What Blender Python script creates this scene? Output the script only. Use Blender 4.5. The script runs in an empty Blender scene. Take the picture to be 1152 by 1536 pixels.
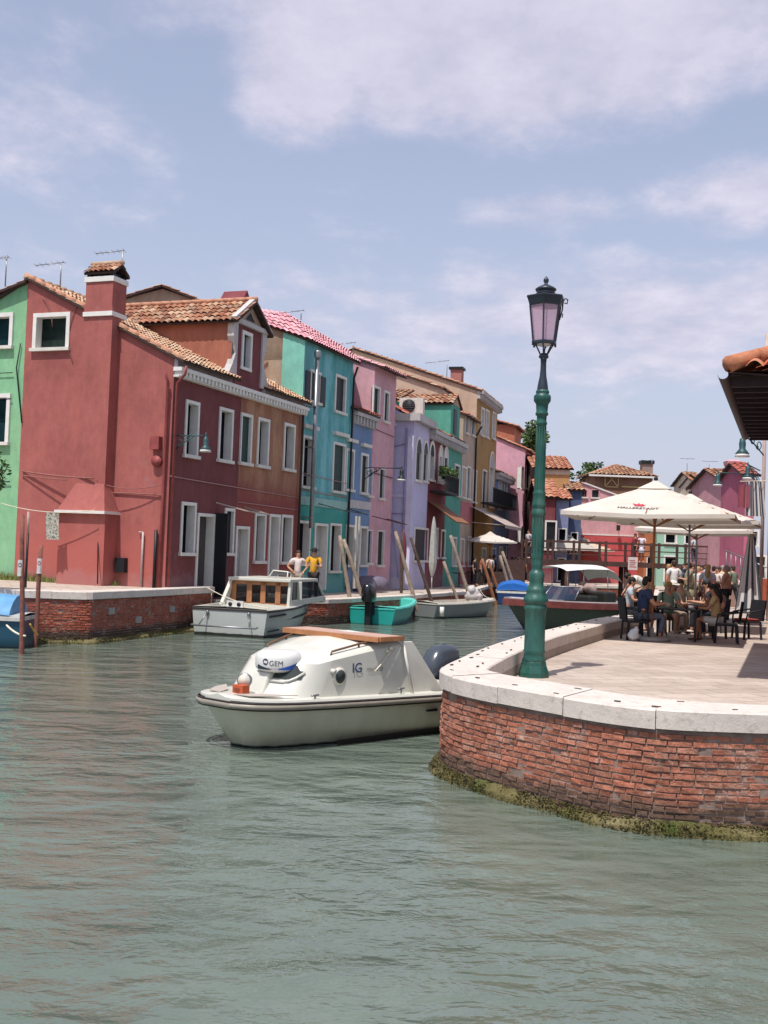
import bpy, bmesh, math, random
from mathutils import Vector, Matrix
random.seed(7)
rnd=random.random
def ru(a,b): return a+(b-a)*rnd()
SC=bpy.context.scene; COL=SC.collection
# ---------------------------------------------------------------- camera model (used to measure the site)
F=1650.;TH=math.radians(2.12);EYE=2.75;AL=math.atan(56.5/F)
def ray(px,py):
    u=px-576;v=py-768
    u0=u*math.cos(TH)+v*math.sin(TH);v0=-u*math.sin(TH)+v*math.cos(TH)
    return (u0, F*math.cos(AL)+v0*math.sin(AL), F*math.sin(AL)-v0*math.cos(AL))
def onz(px,py,z):
    r=ray(px,py);k=(z-EYE)/r[2];return Vector((r[0]*k,r[1]*k,z))
def ony(px,py,Y):
    r=ray(px,py);k=Y/r[1];return Vector((r[0]*k,Y,EYE+r[2]*k))
class Pl:
    def __init__(s,x,y,dx,dy):
        l=math.hypot(dx,dy);s.x=x;s.y=y;s.dx=dx/l;s.dy=dy/l
    def tz(s,px,py):
        r=ray(px,py);det=-s.dx*r[1]+s.dy*r[0]
        k=(-s.dx*s.y+s.dy*s.x)/det
        return ((k*r[0]-s.x)*s.dx+(k*r[1]-s.y)*s.dy, EYE+k*r[2])
    def M(s):   # x along the facade, y inward (left of the direction), z up
        return Matrix(((s.dx,-s.dy,0,s.x),(s.dy,s.dx,0,s.y),(0,0,1,0),(0,0,0,1)))
    def ME(s,t):  # end wall at t: x inward, y along +d
        return Matrix(((-s.dy,s.dx,0,s.x+s.dx*t),(s.dx,s.dy,0,s.y+s.dy*t),(0,0,1,0),(0,0,0,1)))
    def P(s,t,y=0,z=0): return Vector((s.x+s.dx*t-s.dy*y, s.y+s.dy*t+s.dx*y, z))
def FR(x,y,hx,hy,z=0):
    l=math.hypot(hx,hy);hx/=l;hy/=l
    return Matrix(((hx,-hy,0,x),(hy,hx,0,y),(0,0,1,z),(0,0,0,1)))
# ---------------------------------------------------------------- materials
def lin(c):
    if isinstance(c,str):
        c=c.lstrip('#');c=[int(c[i:i+2],16)/255 for i in (0,2,4)]
        return [((x+.055)/1.055)**2.4 if x>.04 else x/12.92 for x in c]
    return list(c)
class NT:
    def __init__(s,name):
        s.m=bpy.data.materials.new(name);s.m.use_nodes=True;s.t=s.m.node_tree
        s.b=s.t.nodes['Principled BSDF'];s.o=s.t.nodes['Material Output']
        s.pos=None
    def n(s,ty,**k):
        x=s.t.nodes.new(ty)
        for a,b in k.items():
            if a.startswith('i_'):
                key=a[2:]; key=int(key) if key.isdigit() else key.replace('_',' ')
                x.inputs[key].default_value=b
            else: setattr(x,a,b)
        return x
    def l(s,a,b): s.t.links.new(a,b)
    def P(s,scale=(1,1,1)):
        if s.pos is None: s.pos=s.n('ShaderNodeNewGeometry')
        mp=s.n('ShaderNodeMapping'); mp.inputs['Scale'].default_value=scale
        s.l(s.pos.outputs['Position'],mp.inputs['Vector']); return mp.outputs[0]
    def noise(s,scale,detail=4,rough=.6,vec=None,dist=0):
        x=s.n('ShaderNodeTexNoise');x.inputs['Scale'].default_value=scale;x.inputs['Detail'].default_value=detail
        x.inputs['Roughness'].default_value=rough;x.inputs['Distortion'].default_value=dist
        s.l(vec or s.P(),x.inputs['Vector']);return x.outputs['Fac']
    def ramp(s,fac,stops):
        r=s.n('ShaderNodeValToRGB');e=r.color_ramp.elements
        while len(e)<len(stops): e.new(.5)
        for i,(p,c) in enumerate(stops): e[i].position=p;e[i].color=(*lin(c),1) if not isinstance(c,float) else (c,c,c,1)
        s.l(fac,r.inputs[0]);return r.outputs[0]
    def mix(s,f,a,b,mode='MIX'):
        x=s.n('ShaderNodeMix',data_type='RGBA',blend_type=mode)
        for i,v in ((0,f),(6,a),(7,b)):
            if hasattr(v,'links'): s.l(v,x.inputs[i])
            elif i==0: x.inputs[0].default_value=v
            else: x.inputs[i].default_value=(*lin(v),1)
        return x.outputs[2]
    def math(s,op,a,b=0,clamp=False):
        x=s.n('ShaderNodeMath',operation=op,use_clamp=clamp)
        for i,v in ((0,a),(1,b)):
            if hasattr(v,'links'): s.l(v,x.inputs[i])
            else: x.inputs[i].default_value=v
        return x.outputs[0]
    def z(s):
        if s.pos is None: s.P()
        x=s.n('ShaderNodeSeparateXYZ');s.l(s.pos.outputs['Position'],x.inputs[0]);return x.outputs[2]
    def bump(s,h,strength=.4,dist=.02,prev=None):
        x=s.n('ShaderNodeBump');x.inputs['Strength'].default_value=strength;x.inputs['Distance'].default_value=dist
        s.l(h,x.inputs['Height'])
        if prev is not None: s.l(prev,x.inputs['Normal'])
        return x.outputs[0]
    def fin(s,col=None,rough=.7,nor=None,metal=0,spec=.4):
        if col is not None:
            if hasattr(col,'links'): s.l(col,s.b.inputs['Base Color'])
            else: s.b.inputs['Base Color'].default_value=(*lin(col),1)
        if hasattr(rough,'links'): s.l(rough,s.b.inputs['Roughness'])
        else: s.b.inputs['Roughness'].default_value=rough
        s.b.inputs['Metallic'].default_value=metal
        s.b.inputs['Specular IOR Level'].default_value=spec
        if nor is not None: s.l(nor,s.b.inputs['Normal'])
        return s.m
def sc(c,f): return [min(1,x*f) for x in lin(c)]
MC={}
def flat(c,rough=.6,metal=0,var=.14,scale=6,spec=.4,bump=0,name='paint'):
    k=(str(c),rough,metal,var,scale,bump)
    if k in MC: return MC[k]
    n=NT(name);c=lin(c)
    col=n.ramp(n.noise(scale,5),[(.3,sc(c,1-var)),(.7,sc(c,1+var))])
    no=n.bump(n.noise(scale*8,3),bump,.01) if bump else None
    MC[k]=n.fin(col,rough,no,metal,spec);return MC[k]
def stucco(c,stain=None,amt=.5,low=None,lowz=2.2,name='stucco',var=.14):
    """painted plaster: cloudy fading, rain streaks, worn patches, damp foot"""
    n=NT(name);c=lin(c);g_=.3*c[0]+.59*c[1]+.11*c[2];c=[v*.86+g_*.14 for v in c]
    col=n.ramp(n.noise(.55,7,.65),[(.28,sc(c,1-var*1.3)),(.5,c),(.75,sc(c,1+var))])
    if stain is not None:
        st=n.noise(1.0,6,.7,n.P((1.3,1.3,.35)))
        f=n.ramp(st,[(.5-amt*.12,0.),(.62,amt)])
        col=n.mix(f,col,stain)
    fine=n.ramp(n.noise(5,6,.7,n.P((1,1,.5))),[(.3,.86),(.7,1.07)])
    col=n.mix(1,col,fine,'MULTIPLY')
    spk=n.ramp(n.noise(2.3,8,.75),[(.66,0.),(.72,.5)])
    col=n.mix(spk,col,sc(c,1.35))
    if low is not None:
        f=n.math('SUBTRACT',lowz,n.z()); f=n.math('ADD',f,n.math('MULTIPLY',n.noise(1.5,5),1.6)); f=n.math('SUBTRACT',f,.8)
        f=n.ramp(f,[(0,0.),(.9,.85)])
        col=n.mix(f,col,low)
    f=n.math('SUBTRACT',2.3,n.z());f=n.math('ADD',f,n.math('MULTIPLY',n.noise(2.2,8,.75),1.5));f=n.math('SUBTRACT',f,1.25)
    col=n.mix(n.ramp(f,[(0,0.),(.35,.35)]),col,[v*.55+.16 for v in c])
    pl_=n.ramp(n.noise(1.05,10,.72),[(.645,0.),(.66,.55)]);col=n.mix(pl_,col,[v*.75+.07 for v in c])
    b=n.bump(n.noise(1.6,6,.6),.35,.05); b=n.bump(n.noise(22,4),.3,.006,b)
    return n.fin(col,.85,b,spec=.2)
def tile_mat(cols,name='roof_tile'):
    n=NT(name);uv=n.n('ShaderNodeUVMap')
    w=n.n('ShaderNodeTexWhiteNoise',noise_dimensions='2D');n.l(uv.outputs[0],w.inputs['Vector'])
    k=len(cols)
    col=n.ramp(w.outputs['Value'],[(i/(k-1)*.96+.02,c) for i,c in enumerate(cols)])
    col=n.mix(1,col,n.ramp(n.noise(9,6,.7),[(.3,.65),(.7,1.15)]),'MULTIPLY')
    lich=n.ramp(n.noise(3.5,7,.75),[(.6,0.),(.68,.7)])
    col=n.mix(lich,col,'#b3a58e')
    b=n.bump(n.noise(30,4),.5,.01)
    return n.fin(col,.9,b,spec=.2)
def brick_mat(name,a,b_,dark,zd=.36):
    n=NT(name);uv=n.n('ShaderNodeUVMap')
    w=n.n('ShaderNodeTexWhiteNoise',noise_dimensions='2D');n.l(uv.outputs[0],w.inputs['Vector'])
    col=n.ramp(w.outputs['Value'],[(0.,a),(.5,b_),(.82,sc(a,1.5)),(1.,sc(b_,.5))])
    col=n.mix(1,col,n.ramp(n.noise(14,7,.75),[(.28,.6),(.7,1.2)]),'MULTIPLY')
    sal=n.ramp(n.noise(4,8,.75),[(.54,0.),(.64,.6)]); col=n.mix(sal,col,'#c2aa9c')
    f=n.math('SUBTRACT',zd,n.z()); f=n.math('MULTIPLY',f,3.2); f=n.math('ADD',f,n.math('MULTIPLY',n.noise(2.4,6),1.0)); f=n.math('SUBTRACT',f,.42)
    f=n.ramp(f,[(0,0.),(.45,.88)]); col=n.mix(f,col,dark)
    b=n.bump(n.noise(18,8,.7),1,.03);b=n.bump(n.noise(70,4),.6,.006,b)
    return n.fin(col,.9,b,spec=.25)
def stone_mat(name='istrian_stone',c='#cfc4ba',var=.1,spots=True):
    n=NT(name);c=lin(c)
    col=n.ramp(n.noise(2.2,8,.7),[(.25,sc(c,1-var*1.6)),(.6,c),(.8,sc(c,1+var))])
    if spots: col=n.mix(n.ramp(n.noise(9,8,.8),[(.52,0.),(.66,.55)]),col,'#857b72')
    b=n.bump(n.noise(12,8,.7),.4,.02);b=n.bump(n.noise(60,3),.4,.004,b)
    return n.fin(col,.8,b,spec=.3)
def glass_mat(c='#10151a',name='window_glass',rough=.08):
    n=NT(name)
    col=n.ramp(n.noise(1.3,3),[(.3,sc(c,.6)),(.7,sc(c,1.6))])
    b=n.bump(n.noise(3,2),.05,.02)
    n.b.inputs['IOR'].default_value=1.12;return n.fin(col,.35,b,spec=.3)
def clear_glass(c,name='clear_glass',alpha=.35):
    n=NT(name);n.b.inputs['Alpha'].default_value=alpha
    return n.fin(c,.06,spec=.6)
# ---------------------------------------------------------------- mesh builder
RM={}
class MB:
    def __init__(s,M=None,mat=None):
        s.M=M or Matrix();s.v=[];s.f=[];s.mi=[];s.uv=[];s.mats=[];s.smf=[];s.sm=False;s.cm=0
        if mat: s.use(mat)
    def use(s,m):
        if m not in s.mats: s.mats.append(m)
        s.cm=s.mats.index(m);return s
    def add(s,vs,fs,uv=(0,0)):
        o=len(s.v);s.v+=[s.M@Vector(p) for p in vs]
        for f in fs: s.f.append([o+i for i in f]);s.mi.append(s.cm);s.uv.append(uv);s.smf.append(s.sm)
        return s
    def box(s,x0,y0,z0,x1,y1,z1,uv=(0,0)):
        return s.add([(x0,y0,z0),(x1,y0,z0),(x1,y1,z0),(x0,y1,z0),(x0,y0,z1),(x1,y0,z1),(x1,y1,z1),(x0,y1,z1)],
            [(0,3,2,1),(4,5,6,7),(0,1,5,4),(1,2,6,5),(2,3,7,6),(3,0,4,7)],uv)
    def bar(s,a,b,w,h,up=(0,0,1)):
        a=Vector(a);b=Vector(b);d=(b-a).normalized();u=Vector(up);r=d.cross(u)
        if r.length<1e-3: r=d.cross(Vector((1,0,0)))
        r.normalize();u=r.cross(d)
        c=[a+r*i*w/2+u*j*h/2 for i,j in ((-1,-1),(1,-1),(1,1),(-1,1))]+[b+r*i*w/2+u*j*h/2 for i,j in ((-1,-1),(1,-1),(1,1),(-1,1))]
        return s.add(c,[(0,1,2,3),(7,6,5,4),(0,4,5,1),(1,5,6,2),(2,6,7,3),(3,7,4,0)])
    def tube(s,pts,rad,n=8,cap=True):
        pts=[Vector(p) for p in pts];k=len(pts)
        if not hasattr(rad,'__len__'): rad=[rad]*k
        vs=[];pr=None
        for i,p in enumerate(pts):
            d=(pts[min(i+1,k-1)]-pts[max(i-1,0)]).normalized()
            if pr is None:
                a=Vector((0,0,1)) if abs(d.z)<.9 else Vector((1,0,0)); pr=d.cross(a).normalized()
            else: pr=(pr-d*pr.dot(d)).normalized()
            q=d.cross(pr)
            for j in range(n):
                t=2*math.pi*j/n;vs.append(p+(pr*math.cos(t)+q*math.sin(t))*rad[i])
        fs=[(i*n+j,i*n+(j+1)%n,(i+1)*n+(j+1)%n,(i+1)*n+j) for i in range(k-1) for j in range(n)]
        if cap: fs+=[tuple(range(n))[::-1],tuple((k-1)*n+j for j in range(n))]
        return s.add(vs,fs)
    def lathe(s,prof,c=(0,0),n=16,rot=0,sq=1):
        vs=[];k=len(prof)
        for r,z in prof:
            for j in range(n):
                t=2*math.pi*j/n+rot;vs.append((c[0]+r*math.cos(t),c[1]+r*math.sin(t)*sq,z))
        fs=[(i*n+j,i*n+(j+1)%n,(i+1)*n+(j+1)%n,(i+1)*n+j) for i in range(k-1) for j in range(n)]
        fs+=[tuple(range(n))[::-1],tuple((k-1)*n+j for j in range(n))]
        return s.add(vs,fs)
    def ball(s,c,r,n=10,m=7,jit=0):
        if not hasattr(r,'__len__'): r=(r,r,r)
        vs=[(c[0],c[1],c[2]-r[2])];
        for i in range(1,m):
            a=math.pi*i/m-math.pi/2
            for j in range(n):
                t=2*math.pi*j/n;k=1+jit*ru(-1,1)
                vs.append((c[0]+r[0]*math.cos(a)*math.cos(t)*k,c[1]+r[1]*math.cos(a)*math.sin(t)*k,c[2]+r[2]*math.sin(a)*k))
        vs.append((c[0],c[1],c[2]+r[2]));L=len(vs)-1
        fs=[(0,1+(j+1)%n,1+j) for j in range(n)]
        fs+=[(1+i*n+j,1+i*n+(j+1)%n,1+(i+1)*n+(j+1)%n,1+(i+1)*n+j) for i in range(m-2) for j in range(n)]
        fs+=[(L,1+(m-2)*n+j,1+(m-2)*n+(j+1)%n) for j in range(n)]
        return s.add(vs,fs)
    def grid(s,rows,closed=False,uv=(0,0)):
        k=len(rows[0]);vs=[p for r in rows for p in r]
        fs=[(i*k+j,i*k+(j+1)%k,(i+1)*k+(j+1)%k,(i+1)*k+j) for i in range(len(rows)-1) for j in range(k if closed else k-1)]
        return s.add(vs,fs,uv)
    def prism(s,poly,f,a,b):
        """poly 2d -> f(u,v,w) for w=a,b"""
        n=len(poly)
        vs=[f(u,v,a) for u,v in poly]+[f(u,v,b) for u,v in poly]
        return s.add(vs,[tuple(range(n))[::-1],tuple(range(n,2*n))]+[(i,(i+1)%n,n+(i+1)%n,n+i) for i in range(n)])
    def mesh(s,me,M=None):
        M=M or Matrix()
        return s.add([M@v.co for v in me.vertices],[tuple(p.vertices) for p in me.polygons])
    def build(s,name,parent=None,origin=None,bevel=0,label=None,cat=None,group=None,kind=None,smooth=None):
        me=bpy.data.meshes.new(name)
        if parent is not None: Mi=RM[parent.name]
        else:
            if origin is None:
                xs=[p.x for p in s.v];ys=[p.y for p in s.v]
                origin=((min(xs)+max(xs))/2,(min(ys)+max(ys))/2,min(p.z for p in s.v))
            Mi=Matrix.Translation(-Vector(origin))
        me.from_pydata([Mi@p for p in s.v],[],s.f)
        for m in s.mats: me.materials.append(m)
        me.polygons.foreach_set('material_index',s.mi)
        me.polygons.foreach_set('use_smooth',s.smf if smooth is None else [smooth]*len(s.f))
        ul=me.uv_layers.new(name='UVMap');d=[]
        for f,u in zip(s.f,s.uv):
            if isinstance(u[0],(tuple,list)):
                for q in u: d+=list(q)
            else: d+=list(u)*len(f)
        ul.data.foreach_set('uv',d);me.update()
        o=bpy.data.objects.new(name,me);COL.objects.link(o)
        if parent is not None:
            o.parent=parent;RM[o.name]=Mi
        else:
            o.location=origin;RM[o.name]=Mi
        if bevel:
            b=o.modifiers.new('bevel','BEVEL');b.width=bevel;b.segments=2;b.limit_method='ANGLE';b.angle_limit=math.radians(40)
        tag(o,label,cat,group,kind);return o
def tag(o,label=None,cat=None,group=None,kind=None):
    for k,v in (('label',label),('category',cat),('group',group),('kind',kind)):
        if v: o[k]=v
    return o
def thing(name,M,label,cat,group=None):
    o=bpy.data.objects.new(name,None);COL.objects.link(o)
    o.matrix_world=M;o.location=M.translation
    o.rotation_euler=(0,0,math.atan2(M[1][0],M[0][0]))
    o.empty_display_size=.2
    RM[o.name]=(Matrix.Translation(M.translation)@Matrix.Rotation(math.atan2(M[1][0],M[0][0]),4,'Z')).inverted()
    return tag(o,label,cat,group)
def dup(root,loc,rotz,label=None,group=None,scale=1):
    def cp(o,par):
        c=o.copy();COL.objects.link(c)
        if par is not None: c.parent=par
        for ch in [x for x in SC.objects if x.parent==o and x!=c]: cp(ch,c)
        return c
    r=cp(root,None);r.location=loc;r.rotation_euler=(0,0,rotz);r.scale=(scale,)*3
    if label: r['label']=label
    if group: r['group']=group
    return r
def textmesh(s,size,bold=0,shear=0):
    c=bpy.data.curves.new('lettering','FONT');c.body=s;c.size=size;c.align_x='CENTER';c.align_y='CENTER';c.extrude=.002;c.offset=bold;c.shear=shear
    o=bpy.data.objects.new('lettering',c);COL.objects.link(o)
    bpy.context.view_layer.update()
    me=bpy.data.meshes.new_from_object(o.evaluated_get(bpy.context.evaluated_depsgraph_get()))
    bpy.data.objects.remove(o);return me
# ---------------------------------------------------------------- shared materials
M_WHITE=flat('#d9d6cf',.6,var=.08,scale=3,bump=.2,name='white_stone_trim')
M_SILL=flat('#cfcbc2',.7,var=.1,scale=4,bump=.2,name='sill_stone')
M_GLASS=glass_mat()
M_DARK=flat('#15181c',.5,name='dark_interior')
M_GREEN_SH=flat('#1d3a34',.55,name='dark_green_shutter')
M_BLACK_SH=flat('#14171c',.5,name='black_shutter')
M_DOORW=flat('#a9a7a4',.6,name='grey_door')
M_METAL=flat('#8b8d90',.4,.7,name='galvanised_steel')
M_RUST=flat('#5e3a30',.7,name='rusty_iron')
M_IRON=flat('#23282b',.5,.3,name='dark_iron')
M_LAMPG=flat('#2d4a4c',.5,.2,name='lamp_green_iron')
M_STONE=stone_mat()
M_PAVE=None
M_TILE=tile_mat(['#7d4a38','#b0765a','#9d8068','#c08c6c','#8c5a48','#c9ac90','#6e4336'])
M_TILEL=tile_mat(['#c08a66','#d2a888','#b8977a','#cfb79c','#a87860','#d9c4aa'],'pale_roof_tile')
M_TILEO=tile_mat(['#b0664c','#c08468','#9c5844','#c99a80','#b07a60'],'orange_roof_tile')
M_TILEN=tile_mat(['#b05a40','#c07656','#9c4a36','#c48a6a','#a86448'],'near_roof_tile')
M_TILEP=tile_mat(['#dc98a0','#e2a8ae','#d08c96','#e8b4ba','#cb929a'],'pink_roof_tile')
M_TILER=tile_mat(['#98483e','#ac6052','#84403a','#b87a68'],'red_roof_tile')
M_WOOD=flat('#8a5a3c',.7,var=.25,scale=5,bump=.3,name='wood')
M_POLE=flat('#8f7f70',.85,var=.3,scale=8,bump=.5,name='weathered_pole')
M_POLER=flat('#7e5044',.85,var=.3,scale=8,bump=.5,name='red_brown_pole')
M_DKWOOD=flat('#3b2a26',.8,var=.3,scale=8,bump=.5,name='dark_wood')
M_ROPE=flat('#cfc7b4',.9,name='rope')
# ---------------------------------------------------------------- architecture helpers
def wall(mb,x0,x1,z0,z1,holes,clips=(),y=0):
    xs=sorted({x0,x1,*[c for h in holes for c in (h[0],h[2]) if x0<c<x1]})
    zs=sorted({z0,z1,*[c for h in holes for c in (h[1],h[3]) if z0<c<z1]})
    bm=bmesh.new()
    for i in range(len(xs)-1):
        for j in range(len(zs)-1):
            cx=(xs[i]+xs[i+1])/2;cz=(zs[j]+zs[j+1])/2
            if any(h[0]<cx<h[2] and h[1]<cz<h[3] for h in holes): continue
            bm.faces.new([bm.verts.new(p) for p in ((xs[i],y,zs[j]),(xs[i+1],y,zs[j]),(xs[i+1],y,zs[j+1]),(xs[i],y,zs[j+1]))])
    for (ax,az,bx,bz) in clips:
        nx,nz=-(bz-az),(bx-ax)
        if nz<0: nx,nz=-nx,-nz
        bmesh.ops.bisect_plane(bm,geom=bm.verts[:]+bm.edges[:]+bm.faces[:],plane_co=(ax,y,az),plane_no=(nx,0,nz),clear_outer=True)
    bm.verts.index_update()
    mb.add([v.co.copy() for v in bm.verts],[tuple(v.index for v in f.verts) for f in bm.faces]);bm.free()
def tiles(mb,A,U,V,pitch=.22,row=.36,amp=.06,taper=(0,0),seg=6,deck=None):
    A=Vector(A);U=Vector(U);V=Vector(V);N=U.cross(V).normalized()
    if N.z<0: N=-N
    nu=max(2,round(U.length/pitch));nv=max(1,round(V.length/row))
    tm=mb.cm
    sd=int(ru(0,500))
    for j in range(nv):
        v0=j/nv;v1=min(1,(j+1.12)/nv);a=taper[0]*(j+.5)/nv;b=1-taper[1]*(j+.5)/nv
        for i in range(nu):
            if not a<=(i+.5)/nu<=b: continue
            dz=ru(-.012,.012);sk=ru(-.006,.006);r0=[];r1=[]
            for k in range(seg+1):
                h=amp*abs(math.sin(math.pi*k/seg)) if k<seg else 0
                u=(i+k/seg)/nu
                r0.append(A+U*u+V*v0+N*(h*1.05+.035+dz));r1.append(A+U*u+V*v1+N*(h*.9+dz+.0)+U.normalized()*sk)
            mb.grid([r0,r1],uv=(i+.5+sd,j+.5))
    if deck is not None:
        mb.use(deck);B=N*.0;T=-N*.07;t0,t1=taper
        p=[A,A+U,A+U*(1-t1)+V,A+U*t0+V]
        mb.add([q+B for q in p]+[q+T for q in p],[(0,1,2,3),(7,6,5,4),(0,4,5,1),(1,5,6,2),(2,6,7,3),(3,7,4,0)])
        mb.cm=tm
def opening(M,root,b,kind='win',frame=M_WHITE,pane=M_GLASS,shut=None,name='window',deep=.26,fw=.1,sill=True,arch=False,label=None,mull=False,head=False,refl=None):
    """a real opening in the wall: pane set back in its reveal, stone surround, sill, shutters; b=(x0,z0,x1,z1)"""
    x0,z0,x1,z1=b;w=x1-x0;h=z1-z0
    if pane in (M_BLACK_SH,M_GREEN_SH,M_DARK) and not shut: deep=min(deep,.07)
    mb=MB(M,pane);mb.box(x0-.02,deep,z0-.02,x1+.02,deep+.02,z1+.02)
    if kind=='win' and mull:
        mb.use(refl or M_DOORW);c=(x0+x1)/2
        mb.box(c-.03,deep-.03,z0,c+.03,deep-.002,z1)
        for q in (x0,x1-.05): mb.box(q,deep-.025,z0,q+.05,deep-.003,z1)
        mb.box(x0,deep-.024,z0+h*.62,x1,deep-.004,z0+h*.62+.04)
    if kind=='door':
        mb.use(refl or pane)
        for q in (z0+.2,z0+h*.55):
            mb.box(x0+.12,deep-.03,q,x1-.12,deep-.002,q+h*.33)
    wn=mb.build(name,root,label=label)
    fb=MB(M,frame)
    # reveals
    fb.add([(x0,.0,z0),(x0,deep+.02,z0),(x0,deep+.02,z1),(x0,.0,z1)],[(0,1,2,3)])
    fb.add([(x1,.0,z0),(x1,deep+.02,z0),(x1,deep+.02,z1),(x1,.0,z1)],[(0,1,2,3)])
    fb.add([(x0,.0,z1),(x1,.0,z1),(x1,deep+.02,z1),(x0,deep+.02,z1)],[(0,1,2,3)])
    fb.add([(x0,.0,z0),(x1,.0,z0),(x1,deep+.02,z0),(x0,deep+.02,z0)],[(0,1,2,3)])
    p=-.045
    fb.box(x0-fw,p,z0,x0+.004,.02,z1);fb.box(x1-.004,p,z0,x1+fw,.02,z1)
    if arch:
        cx=(x0+x1)/2;ro=w/2+fw;ri=w/2;n=10
        rows=[]
        for i in range(n+1):
            t=math.pi*i/n;c_,s_=math.cos(t),math.sin(t)
            rows.append([(cx+ro*c_,.01,z1+ro*1.25*s_),(cx+ro*c_,p,z1+ro*1.25*s_),(cx+ri*c_,p,z1+ri*1.25*s_),(cx+ri*c_,.01,z1+ri*1.25*s_)])
        fb.grid(rows)
        ap=MB(M,pane);ap.add([(cx+ri*math.cos(math.pi*i/n),-.012,z1+ri*1.25*math.sin(math.pi*i/n)) for i in range(n+1)],[tuple(range(n+1))])
        ap.build('arch_pane',wn)
    else: fb.box(x0-fw,p-.002,z1-.004,x1+fw,.018,z1+fw)
    fb.build('frame',wn)
    if sill and kind=='win': MB(M,M_SILL).box(x0-fw-.05,-.12,z0-.1,x1+fw+.05,.015,z0+.005).build('sill',wn)
    if head: MB(M,M_SILL).box(x0-fw-.08,-.16,z1+fw+.28,x1+fw+.08,.01,z1+fw+.42).build('hood_mould',wn)
    if shut:
        for s_,q0,q1 in ((0,x0-w*.5,x0),(1,x1,x1+w*.5)):
            sb=MB(M,shut);q0+=.01;q1-=.01;yy=-.09
            sb.box(q0,yy,z0+.02,q1,yy+.035,z1-.02)
            nl=int(h/.12)
            for i in range(nl): zz=z0+.1+i*(h-.16)/nl; sb.box(q0+.05,yy-.012,zz,q1-.05,yy+.002,zz+.05)
            sb.build('shutter',wn)
    return wn
def house(PL,t0,t1,zg,ze,yr,zr,dep,zb,mw,mt,name,label,wins=(),ov=.35,side=None,pitch=.24,row=.38,deck=M_DKWOOD,group=None,cat='house',side2=None,ovs=.12,cornice=None,roof_taper=(0,0),verge=None,tileback=True,base=None,gshift=0):
    M=PL.M();root=thing(name,FR(*PL.P(t0,0).xy,PL.dx,PL.dy,zg),label,cat,group)
    holes=[];W=[]
    for w in wins:
        px=w[0];o=dict(w[1]) if len(w)>1 else {}
        if o.get('side'): continue
        a=PL.tz(px[0],(px[1]+px[3])/2)[0];b=PL.tz(px[2],(px[1]+px[3])/2)[0]
        zt=PL.tz((px[0]+px[2])/2,px[1])[1];zl=PL.tz((px[0]+px[2])/2,px[3])[1]
        if o.get('kind')=='door': zl=zg+.12
        fw=o.get('fw',.1)
        bb=(a+fw*.75,zl+(.0 if o.get('kind')=='door' else .08),b-fw*.8,zt-fw*.7);o.pop('side',None)
        holes.append(bb);W.append((bb,o))
    wb=MB(M,mw);wall(wb,t0,t1,zg-.1,ze,holes);
    # back wall
    wb.add([(t0,dep,zg-.1),(t1,dep,zg-.1),(t1,dep,zb),(t0,dep,zb)],[(0,1,2,3)])
    wb.add([(t1,0,zg-.1),(t1,dep,zg-.1),(t1,dep,zb),(t1,yr,zr-.03),(t1,0,ze)],[(0,1,2,3,4)])
    if side!='skip':
        wb.use(side or mw);wb.add([(t0,0,zg-.1),(t0,dep,zg-.1),(t0,dep,zb),(t0,yr,zr-.03),(t0,0,ze)],[(0,1,2,3,4)])
        if side2: # outer strip of the end wall in another colour
            wb.use(side2[0]);s_=side2[1];zz=ze+(zr-ze)*s_/yr
            wb.add([(t0-.025,-.0,zg),(t0-.025,s_,zg),(t0-.025,s_,zz-.02),(t0-.025,-.0,ze-.02)],[(0,1,2,3)])
    wo=wb.build('wall',root)
    if base: # painted plinth band
        MB(M,base[0]).box(t0+.002,-.02,zg-.1,t1-.002,.0,base[1]).build('plinth',root)
    rb=MB(M,mt);sl=(zr-ze)/yr
    tiles(rb,(t0-ovs,-ov,ze-ov*sl+.08),(t1-t0+2*ovs,0,0),(0,yr+ov,(yr+ov)*sl),pitch,row,pitch*.27,deck=deck,taper=roof_taper)
    if tileback and dep>yr:
        rb.use(mt);tiles(rb,(t0-ovs,dep+ov,zb+.02),(t1-t0+2*ovs,0,0),(0,-(dep+ov-yr),zr-zb+.06),pitch*1.5,row*1.5,pitch*.3,deck=deck)
    rb.use(mt);rb.sm=True;rb.tube([(t0-ovs,yr,zr+.1),(t1+ovs,yr,zr+.1)],.09,8);rb.sm=False
    rb.build('roof',root)
    if cornice:
        cm,h,proj_=cornice;cb=MB(M,cm);cb.box(t0,-proj_*.5,ze-h,t1,-.002,ze-h*.45);cb.box(t0-.03,-proj_,ze-h*.45,t1+.03,-.001,ze-.02)
        n=max(3,int((t1-t0)/.36))
        for i in range(n):
            x=t0+.1+(t1-t0-.3)*i/(n-1);cb.box(x,-proj_*.85,ze-h*.95,x+.13,-proj_*.5,ze-h*.47)
        cb.build('cornice',root)
    for bb,o in W:
        if o.get('kind')=='door': o.setdefault('name','door');o.setdefault('pane',M_DOORW)
        opening(M,root,bb,**o)
    return root,M
def pipe(M,root,pts,r=.05,mat=M_METAL,name='downpipe',brackets=0,label=None):
    mb=MB(M,mat);mb.sm=True;mb.tube(pts,r,8)
    a=Vector(pts[0]);b=Vector(pts[-1])
    for i in range(brackets):
        p=a.lerp(b,(i+.5)/brackets);mb.box(p.x-r*1.5,p.y-r*1.4,p.z-.03,p.x+r*1.5,p.y+r*2.2,p.z+.03)
    return mb.build(name,root,label=label)
def bez(a,b,sag,n=8,dirv=(0,0,-1)):
    a=Vector(a);b=Vector(b);d=Vector(dirv)
    return [a.lerp(b,i/n)+d*sag*4*(i/n)*(1-i/n) for i in range(n+1)]
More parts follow.
